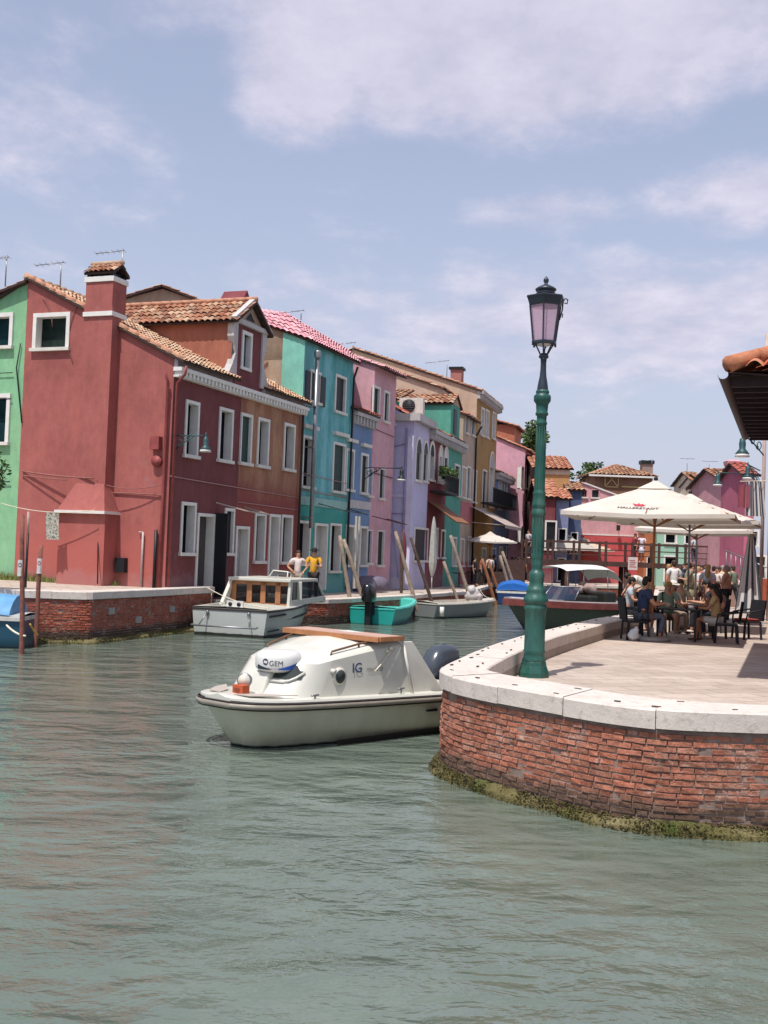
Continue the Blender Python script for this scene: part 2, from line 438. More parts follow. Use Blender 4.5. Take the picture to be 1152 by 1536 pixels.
# ================================================================ camera, light, sky
cam=bpy.data.cameras.new('camera');co=bpy.data.objects.new('camera',cam);COL.objects.link(co);SC.camera=co
cam.sensor_fit='VERTICAL';cam.sensor_height=36;cam.lens=36*F/1536;cam.clip_end=3000;cam.clip_start=.1
up0=Vector((0,-math.sin(AL),math.cos(AL)));fw=Vector((0,math.cos(AL),math.sin(AL)));X0=Vector((1,0,0))
rc=X0*math.cos(TH)+up0*math.sin(TH);uc=-X0*math.sin(TH)+up0*math.cos(TH)
co.matrix_world=Matrix(((rc.x,uc.x,-fw.x,0),(rc.y,uc.y,-fw.y,0),(rc.z,uc.z,-fw.z,EYE),(0,0,0,1)))
SC.render.resolution_x=768;SC.render.resolution_y=1024
SUN_EL=math.radians(66);sh=Vector((-.48,-.877)).normalized()
sd=Vector((sh.x*math.cos(SUN_EL),sh.y*math.cos(SUN_EL),math.sin(SUN_EL)))
sun=bpy.data.lights.new('sun','SUN');sun.energy=4.3;sun.angle=math.radians(.5);sun.color=(1,.955,.9)
so=bpy.data.objects.new('sun',sun);COL.objects.link(so);so.rotation_euler=sd.to_track_quat('Z','Y').to_euler()
so.location=(-20,-10,40)
W_=bpy.data.worlds.new('World');SC.world=W_;W_.use_nodes=True;nt=W_.node_tree;bg=nt.nodes['Background']
def wn(ty,**k):
    x=nt.nodes.new(ty)
    for a,b in k.items(): setattr(x,a,b)
    return x
def wl(a,b): nt.links.new(a,b)
def wm(op,a,b=0.,c=None,clamp=False):
    x=wn('ShaderNodeMath',operation=op,use_clamp=clamp)
    for i,v in enumerate((a,b,c)):
        if v is None: continue
        if hasattr(v,'links'): wl(v,x.inputs[i])
        else: x.inputs[i].default_value=v
    return x.outputs[0]
sky=wn('ShaderNodeTexSky',sky_type='NISHITA',sun_disc=False,sun_elevation=SUN_EL,sun_rotation=math.atan2(sd.x,sd.y),air_density=1.0,dust_density=1.6,ozone_density=2.2)
tc=wn('ShaderNodeTexCoord');sp=wn('ShaderNodeSeparateXYZ');wl(tc.outputs['Generated'],sp.inputs[0])
# cloud deck seen from below: direction projected on a high plane
zz=wm('ADD',wm('MAXIMUM',sp.outputs[2],0.),.16)
cx=wm('DIVIDE',sp.outputs[0],zz);cy=wm('DIVIDE',sp.outputs[1],zz)
cb=wn('ShaderNodeCombineXYZ');wl(cx,cb.inputs[0]);wl(cy,cb.inputs[1])
def wnoise(scale,det,ro,off=(0,0,0),sc_=(1,1,1),dist=0):
    mp=wn('ShaderNodeMapping');mp.inputs['Location'].default_value=off;mp.inputs['Scale'].default_value=sc_
    wl(cb.outputs[0],mp.inputs[0]);x=wn('ShaderNodeTexNoise');x.inputs['Scale'].default_value=scale;x.inputs['Detail'].default_value=det;x.inputs['Roughness'].default_value=ro;x.inputs['Distortion'].default_value=dist
    wl(mp.outputs[0],x.inputs[0]);return x.outputs['Fac']
# the cloud banks lie in known directions: (azimuth, elevation) in radians
az=wm('ARCTAN2',sp.outputs[0],sp.outputs[1]);el=wm('ARCSINE',sp.outputs[2])
def bank(a,e,ra,re,w):
    da=wm('DIVIDE',wm('SUBTRACT',az,a),ra);de=wm('DIVIDE',wm('SUBTRACT',el,e),re)
    q=wm('ADD',wm('MULTIPLY',da,da),wm('MULTIPLY',de,de))
    return wm('MULTIPLY',wm('SUBTRACT',1.,q,clamp=True),w)
def azel(px,py):
    r=Vector(ray(px,py)).normalized();return math.atan2(r.x,r.y),math.asin(r.z)
banks=[]
for (px,py,rx,ry,w) in ((860,30,600,185,1.1),(440,100,150,130,.9),(640,-60,800,170,.9),(60,165,230,100,.38),(1120,290,200,75,.85),(830,315,150,45,.5),(1150,60,260,150,.6),(0,40,220,90,.3),(900,470,700,110,.7),(1050,440,300,60,.4)):
    a,e=azel(px,py);banks.append(bank(a,e,rx/F,ry/F,w))
dens=banks[0]
for b_ in banks[1:]: dens=wm('MAXIMUM',dens,b_)
n1=wnoise(1.5,9,.6,(3.1,1.2,0),(1,.75,1),.4);n2=wnoise(5.5,7,.62,(0,4,0),(1,.8,1))
nn=wm('ADD',wm('MULTIPLY',n1,1.0),wm('MULTIPLY',n2,.85))
cl=wm('SUBTRACT',wm('ADD',wm('MULTIPLY',dens,.62),wm('MULTIPLY',nn,1.0)),.955)
# away from the view plain broken cloud
cl=wm('MULTIPLY',cl,2.1,clamp=True)
mr=wn('ShaderNodeMapRange',interpolation_type='SMOOTHSTEP');wl(cl,mr.inputs[0]);mr.inputs[4].default_value=.82;cl=mr.outputs[0]
skt=wn('ShaderNodeMix',data_type='RGBA',blend_type='MULTIPLY');skt.inputs[0].default_value=1;wl(sky.outputs[0],skt.inputs[6]);skt.inputs[7].default_value=(1.32,1.18,1.13,1)
# milky air low down
hz=wn('ShaderNodeMapRange',interpolation_type='SMOOTHSTEP');wl(el,hz.inputs[0]);hz.inputs[1].default_value=.42;hz.inputs[2].default_value=0.0;hz.inputs[3].default_value=.42;hz.inputs[4].default_value=.82
hm=wn('ShaderNodeMix',data_type='RGBA');wl(hz.outputs[0],hm.inputs[0]);wl(skt.outputs[2],hm.inputs[6]);hm.inputs[7].default_value=(3.85,4.05,5.05,1)
cs=wn('ShaderNodeValToRGB');wl(n2,cs.inputs[0]);cs.color_ramp.elements[0].position=.3;cs.color_ramp.elements[0].color=(.74,.75,.84,1);cs.color_ramp.elements[1].position=.72;cs.color_ramp.elements[1].color=(1.1,1.06,1.08,1)
cm_=wn('ShaderNodeMix',data_type='RGBA',blend_type='MULTIPLY');cm_.inputs[0].default_value=1;cm_.inputs[6].default_value=(5.2,5.1,5.8,1);wl(cs.outputs[0],cm_.inputs[7])
fm=wn('ShaderNodeMix',data_type='RGBA');wl(cl,fm.inputs[0]);wl(hm.outputs[2],fm.inputs[6]);wl(cm_.outputs[2],fm.inputs[7])
wl(fm.outputs[2],bg.inputs[0]);bg.inputs[1].default_value=.132
SC.view_settings.view_transform='Standard';SC.view_settings.look='None';SC.view_settings.exposure=.16;SC.view_settings.gamma=1
# ================================================================ water
n=NT('canal_water')
n.b.inputs['IOR'].default_value=1.33
murk=n.ramp(n.noise(.28,5,.6),[(.3,'#58635a'),(.7,'#677267')])
n.b.inputs['IOR'].default_value=1.45
def ridge(x,k=1.):   # sharper crests
    y=n.math('ABSOLUTE',n.math('SUBTRACT',n.math('MULTIPLY',x,2.),1.));return n.math('SUBTRACT',1.,n.math('POWER',y,k))
hA=n.noise(.9,2,.5,n.P((1,1.45,1)),.2)
hB=ridge(n.noise(2.4,3,.55,n.P((1,1.5,1)),.3),1.3)
hC=ridge(n.noise(6.5,3,.6,n.P((1,1.4,1)),.25),1.4)
patch=n.ramp(n.noise(.19,4,.6),[(.4,.2),(.6,1.)])
patch2=n.ramp(n.noise(.33,3,.6,n.P((1.3,1,1))),[(.4,.35),(.65,1.)])
b1=n.bump(hA,.65,.2)
def vb(h,st,d,prev):
    b=n.n('ShaderNodeBump');b.inputs['Distance'].default_value=d;n.l(h,b.inputs['Height']);n.l(prev,b.inputs['Normal']);n.l(st,b.inputs['Strength']);return b.outputs[0]
b2=vb(hB,n.math('MULTIPLY',patch,.75),.075,b1);b3=vb(hC,n.math('MULTIPLY',patch2,.95),.02,b2)
WATER=n.fin(murk,.02,b3,spec=.5)
bm_=MB(mat=WATER);bm_.add([(-300,-40,0),(300,-40,0),(300,500,0),(-300,500,0)],[(0,1,2,3)])
bm_.build('water',kind='structure',label='green rippled canal water')
# ================================================================ planes of the house rows
c0=onz(247,880,1.38)
A=Pl(c0.x,c0.y,.35,.94);B=Pl(1.3,52.5,.27,.963)
MA=A.M();MBp=B.M()
# ================================================================ quays
RO=[(9,13.4),(7.5,12.3),(6,11.55),(5,11.2),(3.95,11.12),(3.05,11.12),(2.6,11.3),(2.2,11.65),(1.65,12.3),(1.12,13.05),(.86,13.7),(.86,14.35),(1.2,15.75),(1.87,18.1),(2.64,20.35),(3.9,23.6),(5.2,26.8),(6.5,29.6)]
RI=[(8.6,14.0),(7.2,12.95),(5.8,12.2),(4.9,11.9),(4.0,11.75),(3.4,11.85),(2.95,12.12),(2.6,12.45),(2.2,12.98),(1.75,13.6),(1.45,14.1),(1.45,14.5),(1.68,15.45),(2.4,17.9),(3.15,20.15),(4.4,23.35),(5.7,26.5),(7.0,29.3)]
def catmull(P,k=6):
    out=[];P=[Vector(p) for p in P]
    for i in range(len(P)-1):
        a=P[max(i-1,0)];b=P[i];c=P[i+1];d=P[min(i+2,len(P)-1)]
        for j in range(k):
            t=j/k;out.append(.5*((2*b)+(c-a)*t+(2*a-5*b+4*c-d)*t*t+(-a+3*b-3*c+d)*t**3))
    return out+[P[-1]]
RO_=catmull(RO);RI_=catmull(RI)
LCURB=[(-5.3,35.7),(-3.7,38.3),(-1.9,39.2),(-1.1,40.6),(1.2,45.6),(4.25,53.0),(6.4,64.5),(8.0,71)]
RBANK=[(9.3,37.5),(12,50),(15.2,62),(17.2,71)]
n=NT('paving')
pc=n.ramp(n.noise(.9,7,.7),[(.25,'#a5968a'),(.6,'#bdaea2'),(.8,'#cabcb0')])
pc=n.mix(n.ramp(n.noise(6,8,.8),[(.55,0.),(.7,.6)]),pc,'#857a70')
st_=n.ramp(n.noise(.45,6,.7,n.P((1,1,1)),.8),[(.52,0.),(.7,.45)]);pc=n.mix(st_,pc,'#8f857b')
br=n.n('ShaderNodeTexBrick');br.inputs['Scale'].default_value=.62;br.inputs['Mortar Size'].default_value=.006;br.inputs['Color1'].default_value=(1,1,1,1);br.inputs['Color2'].default_value=(.86,.85,.83,1);br.inputs['Mortar'].default_value=(.5,.47,.45,1)
mp=n.n('ShaderNodeMapping');mp.inputs['Rotation'].default_value=(0,0,-.36);n.l(n.pos.outputs['Position'],mp.inputs[0]);n.l(mp.outputs[0],br.inputs[0])
pc=n.mix(1,pc,br.outputs[0],'MULTIPLY')
M_PAVE=n.fin(pc,.85,n.bump(n.noise(40,4),.3,.005,n.bump(br.outputs[0],.5,.01)),spec=.25)
def ground(name,poly,z,label,mat=None):
    mb=MB(mat=mat or M_PAVE);mb.add([(x,y,z) for x,y in poly],[tuple(range(len(poly)))])
    return mb.build(name,kind='structure',label=label)
ground('promenade_pavement',[(p.x,p.y) for p in RI_]+RBANK+[(19,80),(60,80),(60,13.9)],.9,'pale stone paved promenade on the right bank')
ground('far_quay_pavement',[(-10,71.02),(60,71.02),(60,200),(-60,200),(-60,90)],.905,'pavement beyond the wooden bridge')
ground('street_pavement',LCURB+[(-10,71),(-18,46),(-8,36)],.88,'narrow paved street along the left bank')
ground('terrace_pavement',[(-40,26.5),(-10.1,28.75),(-7.85,29.15),(-5.65,35.8),(-5.9,40),(-12,62),(-60,62)],1.33,'raised paved terrace beside the red house')
ground('hill_land',[(-300,200),(300,200),(300,480),(-300,480)],.6,'flat land behind the town',flat('#6d7a5c',.9))
# --- brick quay walls
BR_R=brick_mat('quay_brick','#a0614c','#b97f68','#5c4d41')
BR_L=brick_mat('old_brick','#96503f','#a8604c','#3b3a33',.38)
M_MORT=flat('#85736a',.95,var=.25,scale=10,bump=.6)
M_WET=brick_mat('wet_mortar','#b89f90','#a88c7c','#54483e')
def brick_wall(name,path,z0,z1,mat,label,L=.25,Hc=.066,rough=.013,core=.35,side=1,skip=.004):
    """real courses along a path; outward is to the left*side of travel"""
    P=[Vector(p) for p in path];S=[0]
    for i in range(1,len(P)): S.append(S[-1]+(P[i]-P[i-1]).length)
    T=S[-1]
    def at(s):
        s=max(0,min(T-1e-4,s));i=0
        while S[i+1]<s: i+=1
        f=(s-S[i])/(S[i+1]-S[i]);p=P[i].lerp(P[i+1],f);d=(P[i+1]-P[i]).normalized()
        return p,Vector((-d.y,d.x))*side
    mb=MB(mat=mat);nr=int((z1-z0)/Hc)
    for j in range(nr):
        za=z0+j*Hc+.004;zb_=za+Hc-.012;s=-(j%2)*L/2+ru(-.02,.02);i=0
        while s<T:
            ln=L*ru(.82,1.12) if rnd()>.15 else L*.5
            e=s+ln-.015;o=ru(0,rough)+(ru(-.012,0) if rnd()<.1 else 0)
            if rnd()>skip and e>0:
                n_=2 if ln>.2 else 1
                pts=[at(s+(e-s)*q/n_) for q in range(n_+1)]
                for q in range(n_):
                    (p0,n0),(p1,n1)=pts[q],pts[q+1];jt=lambda: ru(-.007,.007)
                    oo=o+ru(-.006,.006)
                    a=[(p0-n0*.03),(p1-n1*.03)];b=[(p0+n0*(oo+jt())),(p1+n1*(oo+jt())),(p1+n1*(oo+jt())),(p0+n0*(oo+jt()))]
                    c=.008
                    zs0=za+jt()*.5;zs1=zb_+jt()*.5
                    mb.add([(*a[0],za),(*a[1],za),(*a[1],zb_),(*a[0],zb_),(*b[0],zs0+c*.5),(*b[1],zs0+c*.5),(*b[2],zs1-c*.5),(*b[3],zs1-c*.5)],
                        [(4,5,6,7),(0,1,5,4),(3,7,6,2),(0,4,7,3),(1,2,6,5)],uv=(j+.5,int(s*9)+.5))
            s+=ln
    bo=mb
    cb=MB(mat=M_MORT)
    rows=[]
    for z,off in ((z0-.6,-.004),(z1*.5,-.005),(z1,-.004)):
        rows.append([(*(at(T*i/60)[0]+at(T*i/60)[1]*off),z) for i in range(61)])
    cb.grid(rows)
    return bo,cb,at,T
def quay_wall(name,label,cat,path,inner,ztop,th,mat,group=None,over=.05,stone=1.15,zin=None,side=1,core=True,clamps=True,inner_mat=None):
    bo,cb,at,T=brick_wall(name,path,0.02,ztop-th-.01,mat,label,side=side)
    p=path[0];root=thing(name,Matrix.Translation((p[0],p[1],0)),label,cat,group)
    bo.build('brickwork',root);cb.use(M_WET);cb.build('mortar_bed',root)
    # coping
    st=MB(mat=M_STONE);n_=len(path);O=[Vector(q) for q in path];I=[Vector(q) for q in inner]
    S=[0]
    for i in range(1,n_): S.append(S[-1]+(O[i]-O[i-1]).length)
    def cut(a):
        a=max(0,min(S[-1]-1e-5,a));i=0
        while S[i+1]<a:i+=1
        f=(a-S[i])/(S[i+1]-S[i]);d=(O[i+1]-O[i]).normalized();o=O[i].lerp(O[i+1],f);q=I[i].lerp(I[i+1],f)
        return o+(o-q).normalized()*over,q
    s=0
    while s<S[-1]:
        ln=stone*ru(.75,1.25);e=min(S[-1],s+ln);k=max(2,int((e-s)/.15));dz=ru(-.006,.006)
        rows=[]
        for i in range(k+1):
            o,q=cut(s+.004+(e-s-.008)*i/k);d=(o-q).normalized();r=.018;wv=ru(-.003,.003)
            rows.append([(*(o-d*.05),ztop-th),(*(o+d*wv),ztop-th+dz),(*(o+d*wv),ztop-r+dz),(*(o-d*r),ztop+dz),(*(q+d*r),ztop+dz),(*q,ztop-r+dz),(*q,ztop-th)])
        st.grid(rows);st.add([Vector(v) for v in rows[0]],[tuple(range(7))]);st.add([Vector(v) for v in rows[-1]],[tuple(range(7))[::-1]])
        s=e
    st.build('coping_stones',root)
    if clamps:
        kb=MB(mat=flat('#4a443f',.9))
        s=.5
        while s<S[-1]:
            for f in ((.18,.78) if rnd()<.6 else (.25,)):
                o,q=cut(s+ru(-.1,.1));p=o.lerp(q,f+ru(-.06,.06));a=math.atan2((cut(s+.05)[0]-cut(s)[0]).y,(cut(s+.05)[0]-cut(s)[0]).x)+ru(-.3,.3)
                L_=ru(.05,.11);kb.M=Matrix.Translation((*p,ztop))@Matrix.Rotation(a,4,'Z');kb.box(-L_/2,-.013,0,L_/2,.013,.011)
            s+=ru(.5,.9)
        kb.build('iron_clamp',root)
    if zin is not None:
        ib=MB(mat=inner_mat or M_WET);ib.grid([[(*(Vector(q)),zin-.1) for q in inner],[(*(Vector(q)),ztop-th+.002) for q in inner]]);ib.build('inner_face',root)
    return root,at,T
QR,atR,TR=quay_wall('quay_wall','curved red brick quay wall with white stone coping around the green lamp post','quay wall',[tuple(p) for p in RO_],[tuple(p) for p in RI_],1.25,.2,BR_R,zin=.9,side=1,inner_mat=stone_mat('inner_stone','#a3978c'))
LW=[(-30,25.9),(-20,27.2),(-9.85,28.5),(-7.59,28.9),(-6.52,32.2),(-5.4,35.5)]
LI=[(-30,26.5),(-20,27.8),(-10.05,29.1),(-8.0,29.4),(-6.95,32.35),(-5.83,35.65)]
QL,_,_=quay_wall('quay_wall','low brick quay wall with white coping below the red gable','quay wall',LW,LI,1.36,.2,BR_L,side=-1,clamps=False)
q=MB(mat=stone_mat('patch_stone','#9a9590'))
for (px,py) in ((640,1215),(990,1205),(795,1265)):
    pp=Pl(-7.59,28.9,2.19,6.6);t,z=pp.tz(px/3.84,600+py/3.84);q.M=pp.M();q.box(t-.14,-.035,z-.09,t+.14,.02,z+.09)
q.build('stone_insert',QL)
MB(mat=M_STONE).box(-5.85,35.45,.3,-5.42,35.65,1.355).build('end_block',QL)
CQ=[tuple(p) for p in LCURB];CI=[(x-.38,y+.14) for x,y in LCURB]
quay_wall('quay_wall','dark street edge wall with a worn pale kerb behind the moored boats','quay wall',CQ,CI,.92,.16,BR_L,side=-1,clamps=False)
RB2=[(6.5,29.6)]+RBANK;quay_wall('quay_wall','far right bank wall running from the stone landing to the bridge','quay wall',RB2,[(x+.45,y-.1) for x,y in RB2],1.0,.18,BR_L,side=1,clamps=False)
quay_wall('quay_wall','end wall of the canal under the wooden bridge','quay wall',[(8,71),(17.2,71)],[(8,71.5),(17.2,71.5)],.98,.18,BR_L,side=-1,clamps=False)
lb=MB(mat=M_STONE);pl=[(6.45,29.75),(9.1,37.6),(10.6,37.0),(7.9,29.2)];lb.prism(pl,lambda u,v,w:Vector((u,v,w)),.7,1.235)
lb.build('stone_landing',bevel=.03,label='raised pale stone landing block behind the dark chair at the water',cat='stone block')
# --- seaweed and mussels at the tide line
def weed(path,side,label,w=.14,col=('#6b6a2c','#8c8050','#4d6a22'),n_=5200,zt=.12,T0=0,T1=None):
    P=[Vector(p) for p in path];S=[0]
    for i in range(1,len(P)): S.append(S[-1]+(P[i]-P[i-1]).length)
    T1=T1 or S[-1]
    nn_=NT('tide_weed')
    cc=nn_.ramp(nn_.noise(1.1,5,.7),[(.3,'#46581f'),(.46,'#5f5830'),(.66,'#7d7350')])
    cc=nn_.mix(1,cc,nn_.ramp(nn_.noise(40,5,.8),[(.3,.45),(.7,1.5)]),'MULTIPLY')
    m=nn_.fin(cc,.75,nn_.bump(nn_.noise(60,5),1,.02),spec=.4)
    mb=MB(mat=m)
    def at(s):
        i=0
        while i<len(S)-2 and S[i+1]<s:i+=1
        f=(s-S[i])/(S[i+1]-S[i]);d=(P[i+1]-P[i]).normalized();return P[i].lerp(P[i+1],f),Vector((-d.y,d.x))*side
    rows=[];K=int((T1-T0)/.05)
    for i in range(K+1):
        p,nn2=at(T0+(T1-T0)*i/K);o=w*(.75+.3*math.sin(i*.23)+ru(-.12,.12));z=zt*(.9+.25*math.sin(i*.13+1)+ru(-.15,.15))
        rows.append([(*(p-nn2*.05),z),(*(p+nn2*o*.45),z*.95),(*(p+nn2*o*.85),z*.45),(*(p+nn2*o),-.08)])
    mb.grid(rows)
    for _ in range(n_):
        p,nn2=at(ru(T0,T1));f=rnd();c=p+nn2*(w*(.05+.95*f));z=zt*1.05*(1-f**1.8)+ru(-.015,.02);r=ru(.008,.026)
        c=Vector((*c,z));a=Vector((ru(-1,1),ru(-1,1),ru(-.4,1))).normalized();b_=a.cross(Vector((ru(-1,1),ru(-1,1),1))).normalized()
        mb.add([c-a*r,c+b_*r*.7,c+a*r,c-b_*r*.6,c+a.cross(b_)*r*.8],[(0,1,4),(1,2,4),(2,3,4),(3,0,4)])
    return mb.build('seaweed',kind='stuff',label=label,smooth=False)
weed([tuple(p) for p in RO_],1,'crust of green and ochre seaweed and mussels at the foot of the curved brick wall',n_=9000,T0=1.5)
weed(LW,-1,'weed fringe at the foot of the left quay wall',w=.22,n_=2500,zt=.13,T0=18)
# --- grass along the red gable
gm=flat('#6f7c3a',.8,var=.4,scale=6);gb=MB(mat=gm);gm2=flat('#8d8a58',.8,var=.3)
ME0=A.ME(0)
for i in range(2600):
    x=ru(1.6,8.5);d=abs(random.gauss(0,.16));gb.use(gm if rnd()<.6 else gm2)
    b_=ME0@Vector((x,-d-.02,1.33));h=ru(.06,.22)*(1.5 if x>4.4 else 1);a=ru(0,6.3);w=.012;l=Vector((ru(-.08,.08),ru(-.08,.08),h))
    gb.add([b_+Vector((math.cos(a)*w,math.sin(a)*w,0)),b_-Vector((math.cos(a)*w,math.sin(a)*w,0)),b_+l],[(0,1,2)])
gb.build('grass',kind='stuff',label='tufts of grass and weeds along the foot of the red gable')
# ================================================================ LEFT ROW, facade plane A
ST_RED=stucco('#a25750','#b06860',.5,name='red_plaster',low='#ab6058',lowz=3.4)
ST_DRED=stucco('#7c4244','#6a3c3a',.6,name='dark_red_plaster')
ST_BROWN=stucco('#b0805f','#8a5648',.8,name='worn_brown_plaster',low='#8a4644',lowz=5.2,var=.2)
ST_ORANGE=stucco('#a4624c','#bb7a60',.4,name='orange_brown_plaster')
ST_GREEN=stucco('#79b585','#94bd90',.4,name='green_plaster')
ST_TEAL=stucco('#74bcc2','#4a9896',.8,name='teal_plaster',low='#3a9284',lowz=5.0)
ST_TEALL=stucco('#74c2b0',name='pale_teal_plaster')
ST_BEIGE=stucco('#ad9c86','#9b7a64',.7,name='bare_beige_render',var=.2)
ST_BLUE=stucco('#6d8ab0','#7a94b8',.4,name='blue_plaster')
ST_PINK=stucco('#cf9ca6','#b8808c',.3,name='pink_plaster')
ST_LILAC=stucco('#c0bbdc','#bcb6d6',.4,name='lilac_plaster')
ST_MAROON=stucco('#7c3a40','#8e5a5a',.3,name='maroon_plaster')
ST_SEA=stucco('#4c9885','#58a892',.4,name='sea_green_plaster')
ST_ROSE=stucco('#b0606a','#bb8078',.5,name='rose_plaster')
ST_CREAM=stucco('#b4a08c','#a08870',.4,name='cream_plaster')
ST_OCHRE=stucco('#a8824a','#96703a',.5,name='ochre_plaster')
ST_PINK2=stucco('#d09aaa','#c490a0',.3,name='light_pink_plaster')
ST_LBLUE=stucco('#7fa3c4',name='light_blue_plaster')
M_TRIMG=stucco('#b9b4b2',name='grey_trim')
# ---- the red and brown house
zg=1.38
wins=[((277,602,297,686),),((327.5,613,348,693),),((359.5,621,376.7,697),dict(pane=M_GREEN_SH)),((385.6,628,402.5,701),dict(refl=M_WHITE)),((425,636,441,706),),
 ((270.5,754,292,832),),((294,771,320,878),dict(kind='door',pane=flat('#4b4644'))),((336,763,350,832),dict(pane=M_BLACK_SH)),
 ((352,790,371.6,880),dict(kind='door')),((381,770,397,844),),((402,772,417.5,880),dict(kind='door')),((421,773,437,845),)]
# red half then brown half share one roof: wall mesh in two colours
HR=thing('row_house',FR(*A.P(0).xy,A.dx,A.dy,zg),'corner house with a sunlit red gable, big chimney and dark red and brown front','house')
holes=[];W=[]
for w in wins:
    px=w[0];o=dict(w[1]) if len(w)>1 else {}
    a=A.tz(px[0],(px[1]+px[3])/2)[0];b=A.tz(px[2],(px[1]+px[3])/2)[0];zt=A.tz((px[0]+px[2])/2,px[1])[1];zl=A.tz((px[0]+px[2])/2,px[3])[1]
    if o.get('kind')=='door': zl=1.0;o.setdefault('name','door');o.setdefault('pane',M_DOORW)
    bb=(a+.08,zl+(0 if o.get('kind')=='door' else .06),b-.09,zt-.08);holes.append(bb);W.append((bb,o))
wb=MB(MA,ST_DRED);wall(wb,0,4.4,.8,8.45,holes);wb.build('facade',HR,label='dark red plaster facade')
wb=MB(MA,ST_BROWN);wall(wb,4.4,9.42,.8,8.45,holes);wb.build('facade',HR,label='worn brown plaster facade')
gw=(3.87,8.72,5.31,9.95)
gh=(gw[0]+.14,gw[1]+.1,gw[2]-.14,gw[3]-.12)
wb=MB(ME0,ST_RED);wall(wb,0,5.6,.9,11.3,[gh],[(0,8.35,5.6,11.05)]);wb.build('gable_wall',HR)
wb=MB(MA,ST_RED);wb.add([(0,10,.9),(9.42,10,.9),(9.42,10,8.6),(0,10,8.6)],[(0,1,2,3)]);wb.build('back_wall',HR)
for bb,o in W: opening(MA,HR,bb,**o)
opening(ME0,HR,gh,pane=glass_mat('#26302c','green_glass'),fw=.13,refl=M_GREEN_SH)
rb=MB(MA,M_TILEL);sl=(11.05-8.35)/5.6
tiles(rb,(-.12,-.4,8.35-.4*sl+.1),(3.75,0,0),(0,6.0,6.0*sl),.21,.36,.06,deck=M_DKWOOD)
rb.use(M_TILEL);tiles(rb,(5.85,-.4,8.35-.4*sl+.1),(3.6,0,0),(0,6.0,6.0*sl),.21,.36,.06,deck=M_DKWOOD)
rb.use(M_TILEL);tiles(rb,(3.63,.8,8.35+.8*sl+.1),(2.22,0,0),(0,4.8,4.8*sl),.21,.36,.06,deck=M_DKWOOD)
rb.use(M_TILE);tiles(rb,(-.12,10.3,8.8),(9.6,0,0),(0,-4.7,2.3),.3,.5,.07,deck=M_DKWOOD)
rb.use(M_TILE);rb.sm=True
for i in range(24): rb.tube([(-.12+i*.4,5.6,11.14+.02*(i%2)),(.3+i*.4,5.6,11.17)],[.1,.12],8)
rb.build('roof',HR)
# verge tiles along the gable
vb=MB(ME0,M_TILEO);vb.sm=True
for i in range(15):
    y=-.35+i*.4;vb.tube([(y,-.03,8.35+y*sl+.13),(y+.43,-.03,8.35+(y+.43)*sl+.16)],[.09,.075],8)
vb.build('verge_tiles',HR)
# cornice with dentils
for q0,q1 in ((0.0,3.5),(5.9,9.42)):
    MB(MA,M_TRIMG).box(q0,-.12,8.1,q1,-.001,8.42).build('frieze',HR)
cb=MB(MA,M_WHITE);cb.box(-.05,-.3,7.98,9.45,-.003,8.1);cb.box(-.03,-.2,7.8,9.43,-.004,7.86)
for i in range(40): x=i*.236;cb.box(x,-.27,7.84,x+.13,-.02,7.985)
cb.build('cornice',HR)
# chimney breast on the gable: shaft, hood, ledge, stack
cb=MB(ME0,ST_RED)
cb.box(2.02,-.42,4.4,3.08,.03,10.0)
f=[(2.04,-.42,4.46),(3.08,-.42,4.46),(3.48,-.78,3.6),(1.74,-.78,3.55)];k=[(x,.02,z) for x,y,z in f]
cb.add(f+k,[(0,1,2,3),(4,0,3,7),(1,5,6,2)])
cb.box(1.76,-.7,.9,3.44,.02,3.56)
ch=cb.build('chimney',HR)
MB(ME0,M_WHITE).box(1.7,-.84,3.52,3.53,.02,3.61).build('ledge',ch)
cb=MB(ME0,ST_RED);cb.box(2.04,-.44,9.7,3.03,.3,10.9);cb.build('stack',ch)
cb=MB(ME0,M_WHITE);cb.box(2.0,-.48,9.68,3.08,.34,9.82);cb.build('white_band',ch)
cb=MB(ME0,M_WHITE);cb.box(2.0,-.48,10.76,3.08,.34,10.92);cb.build('white_band',ch)
cb=MB(ME0,M_DARK);cb.box(2.14,-.32,10.92,2.94,.2,11.06)
for (u,v) in ((2.06,-.42),(2.9,-.42),(2.06,.18),(2.9,.18)): cb.box(u,v,10.92,u+.12,v+.12,11.08)
cb.use(M_TILE)
for sgn in (-1,1):
    tiles(cb,(1.97,-.07-sgn*.44,11.04),(1.12,0,0),(0,sgn*.44,.34),.2,.3,.06,deck=M_DKWOOD);cb.use(M_TILE)
cb.sm=True;cb.tube([(1.95,-.07,11.42),(3.12,-.07,11.42)],.08,8);cb.build('chimney_cap',ch)
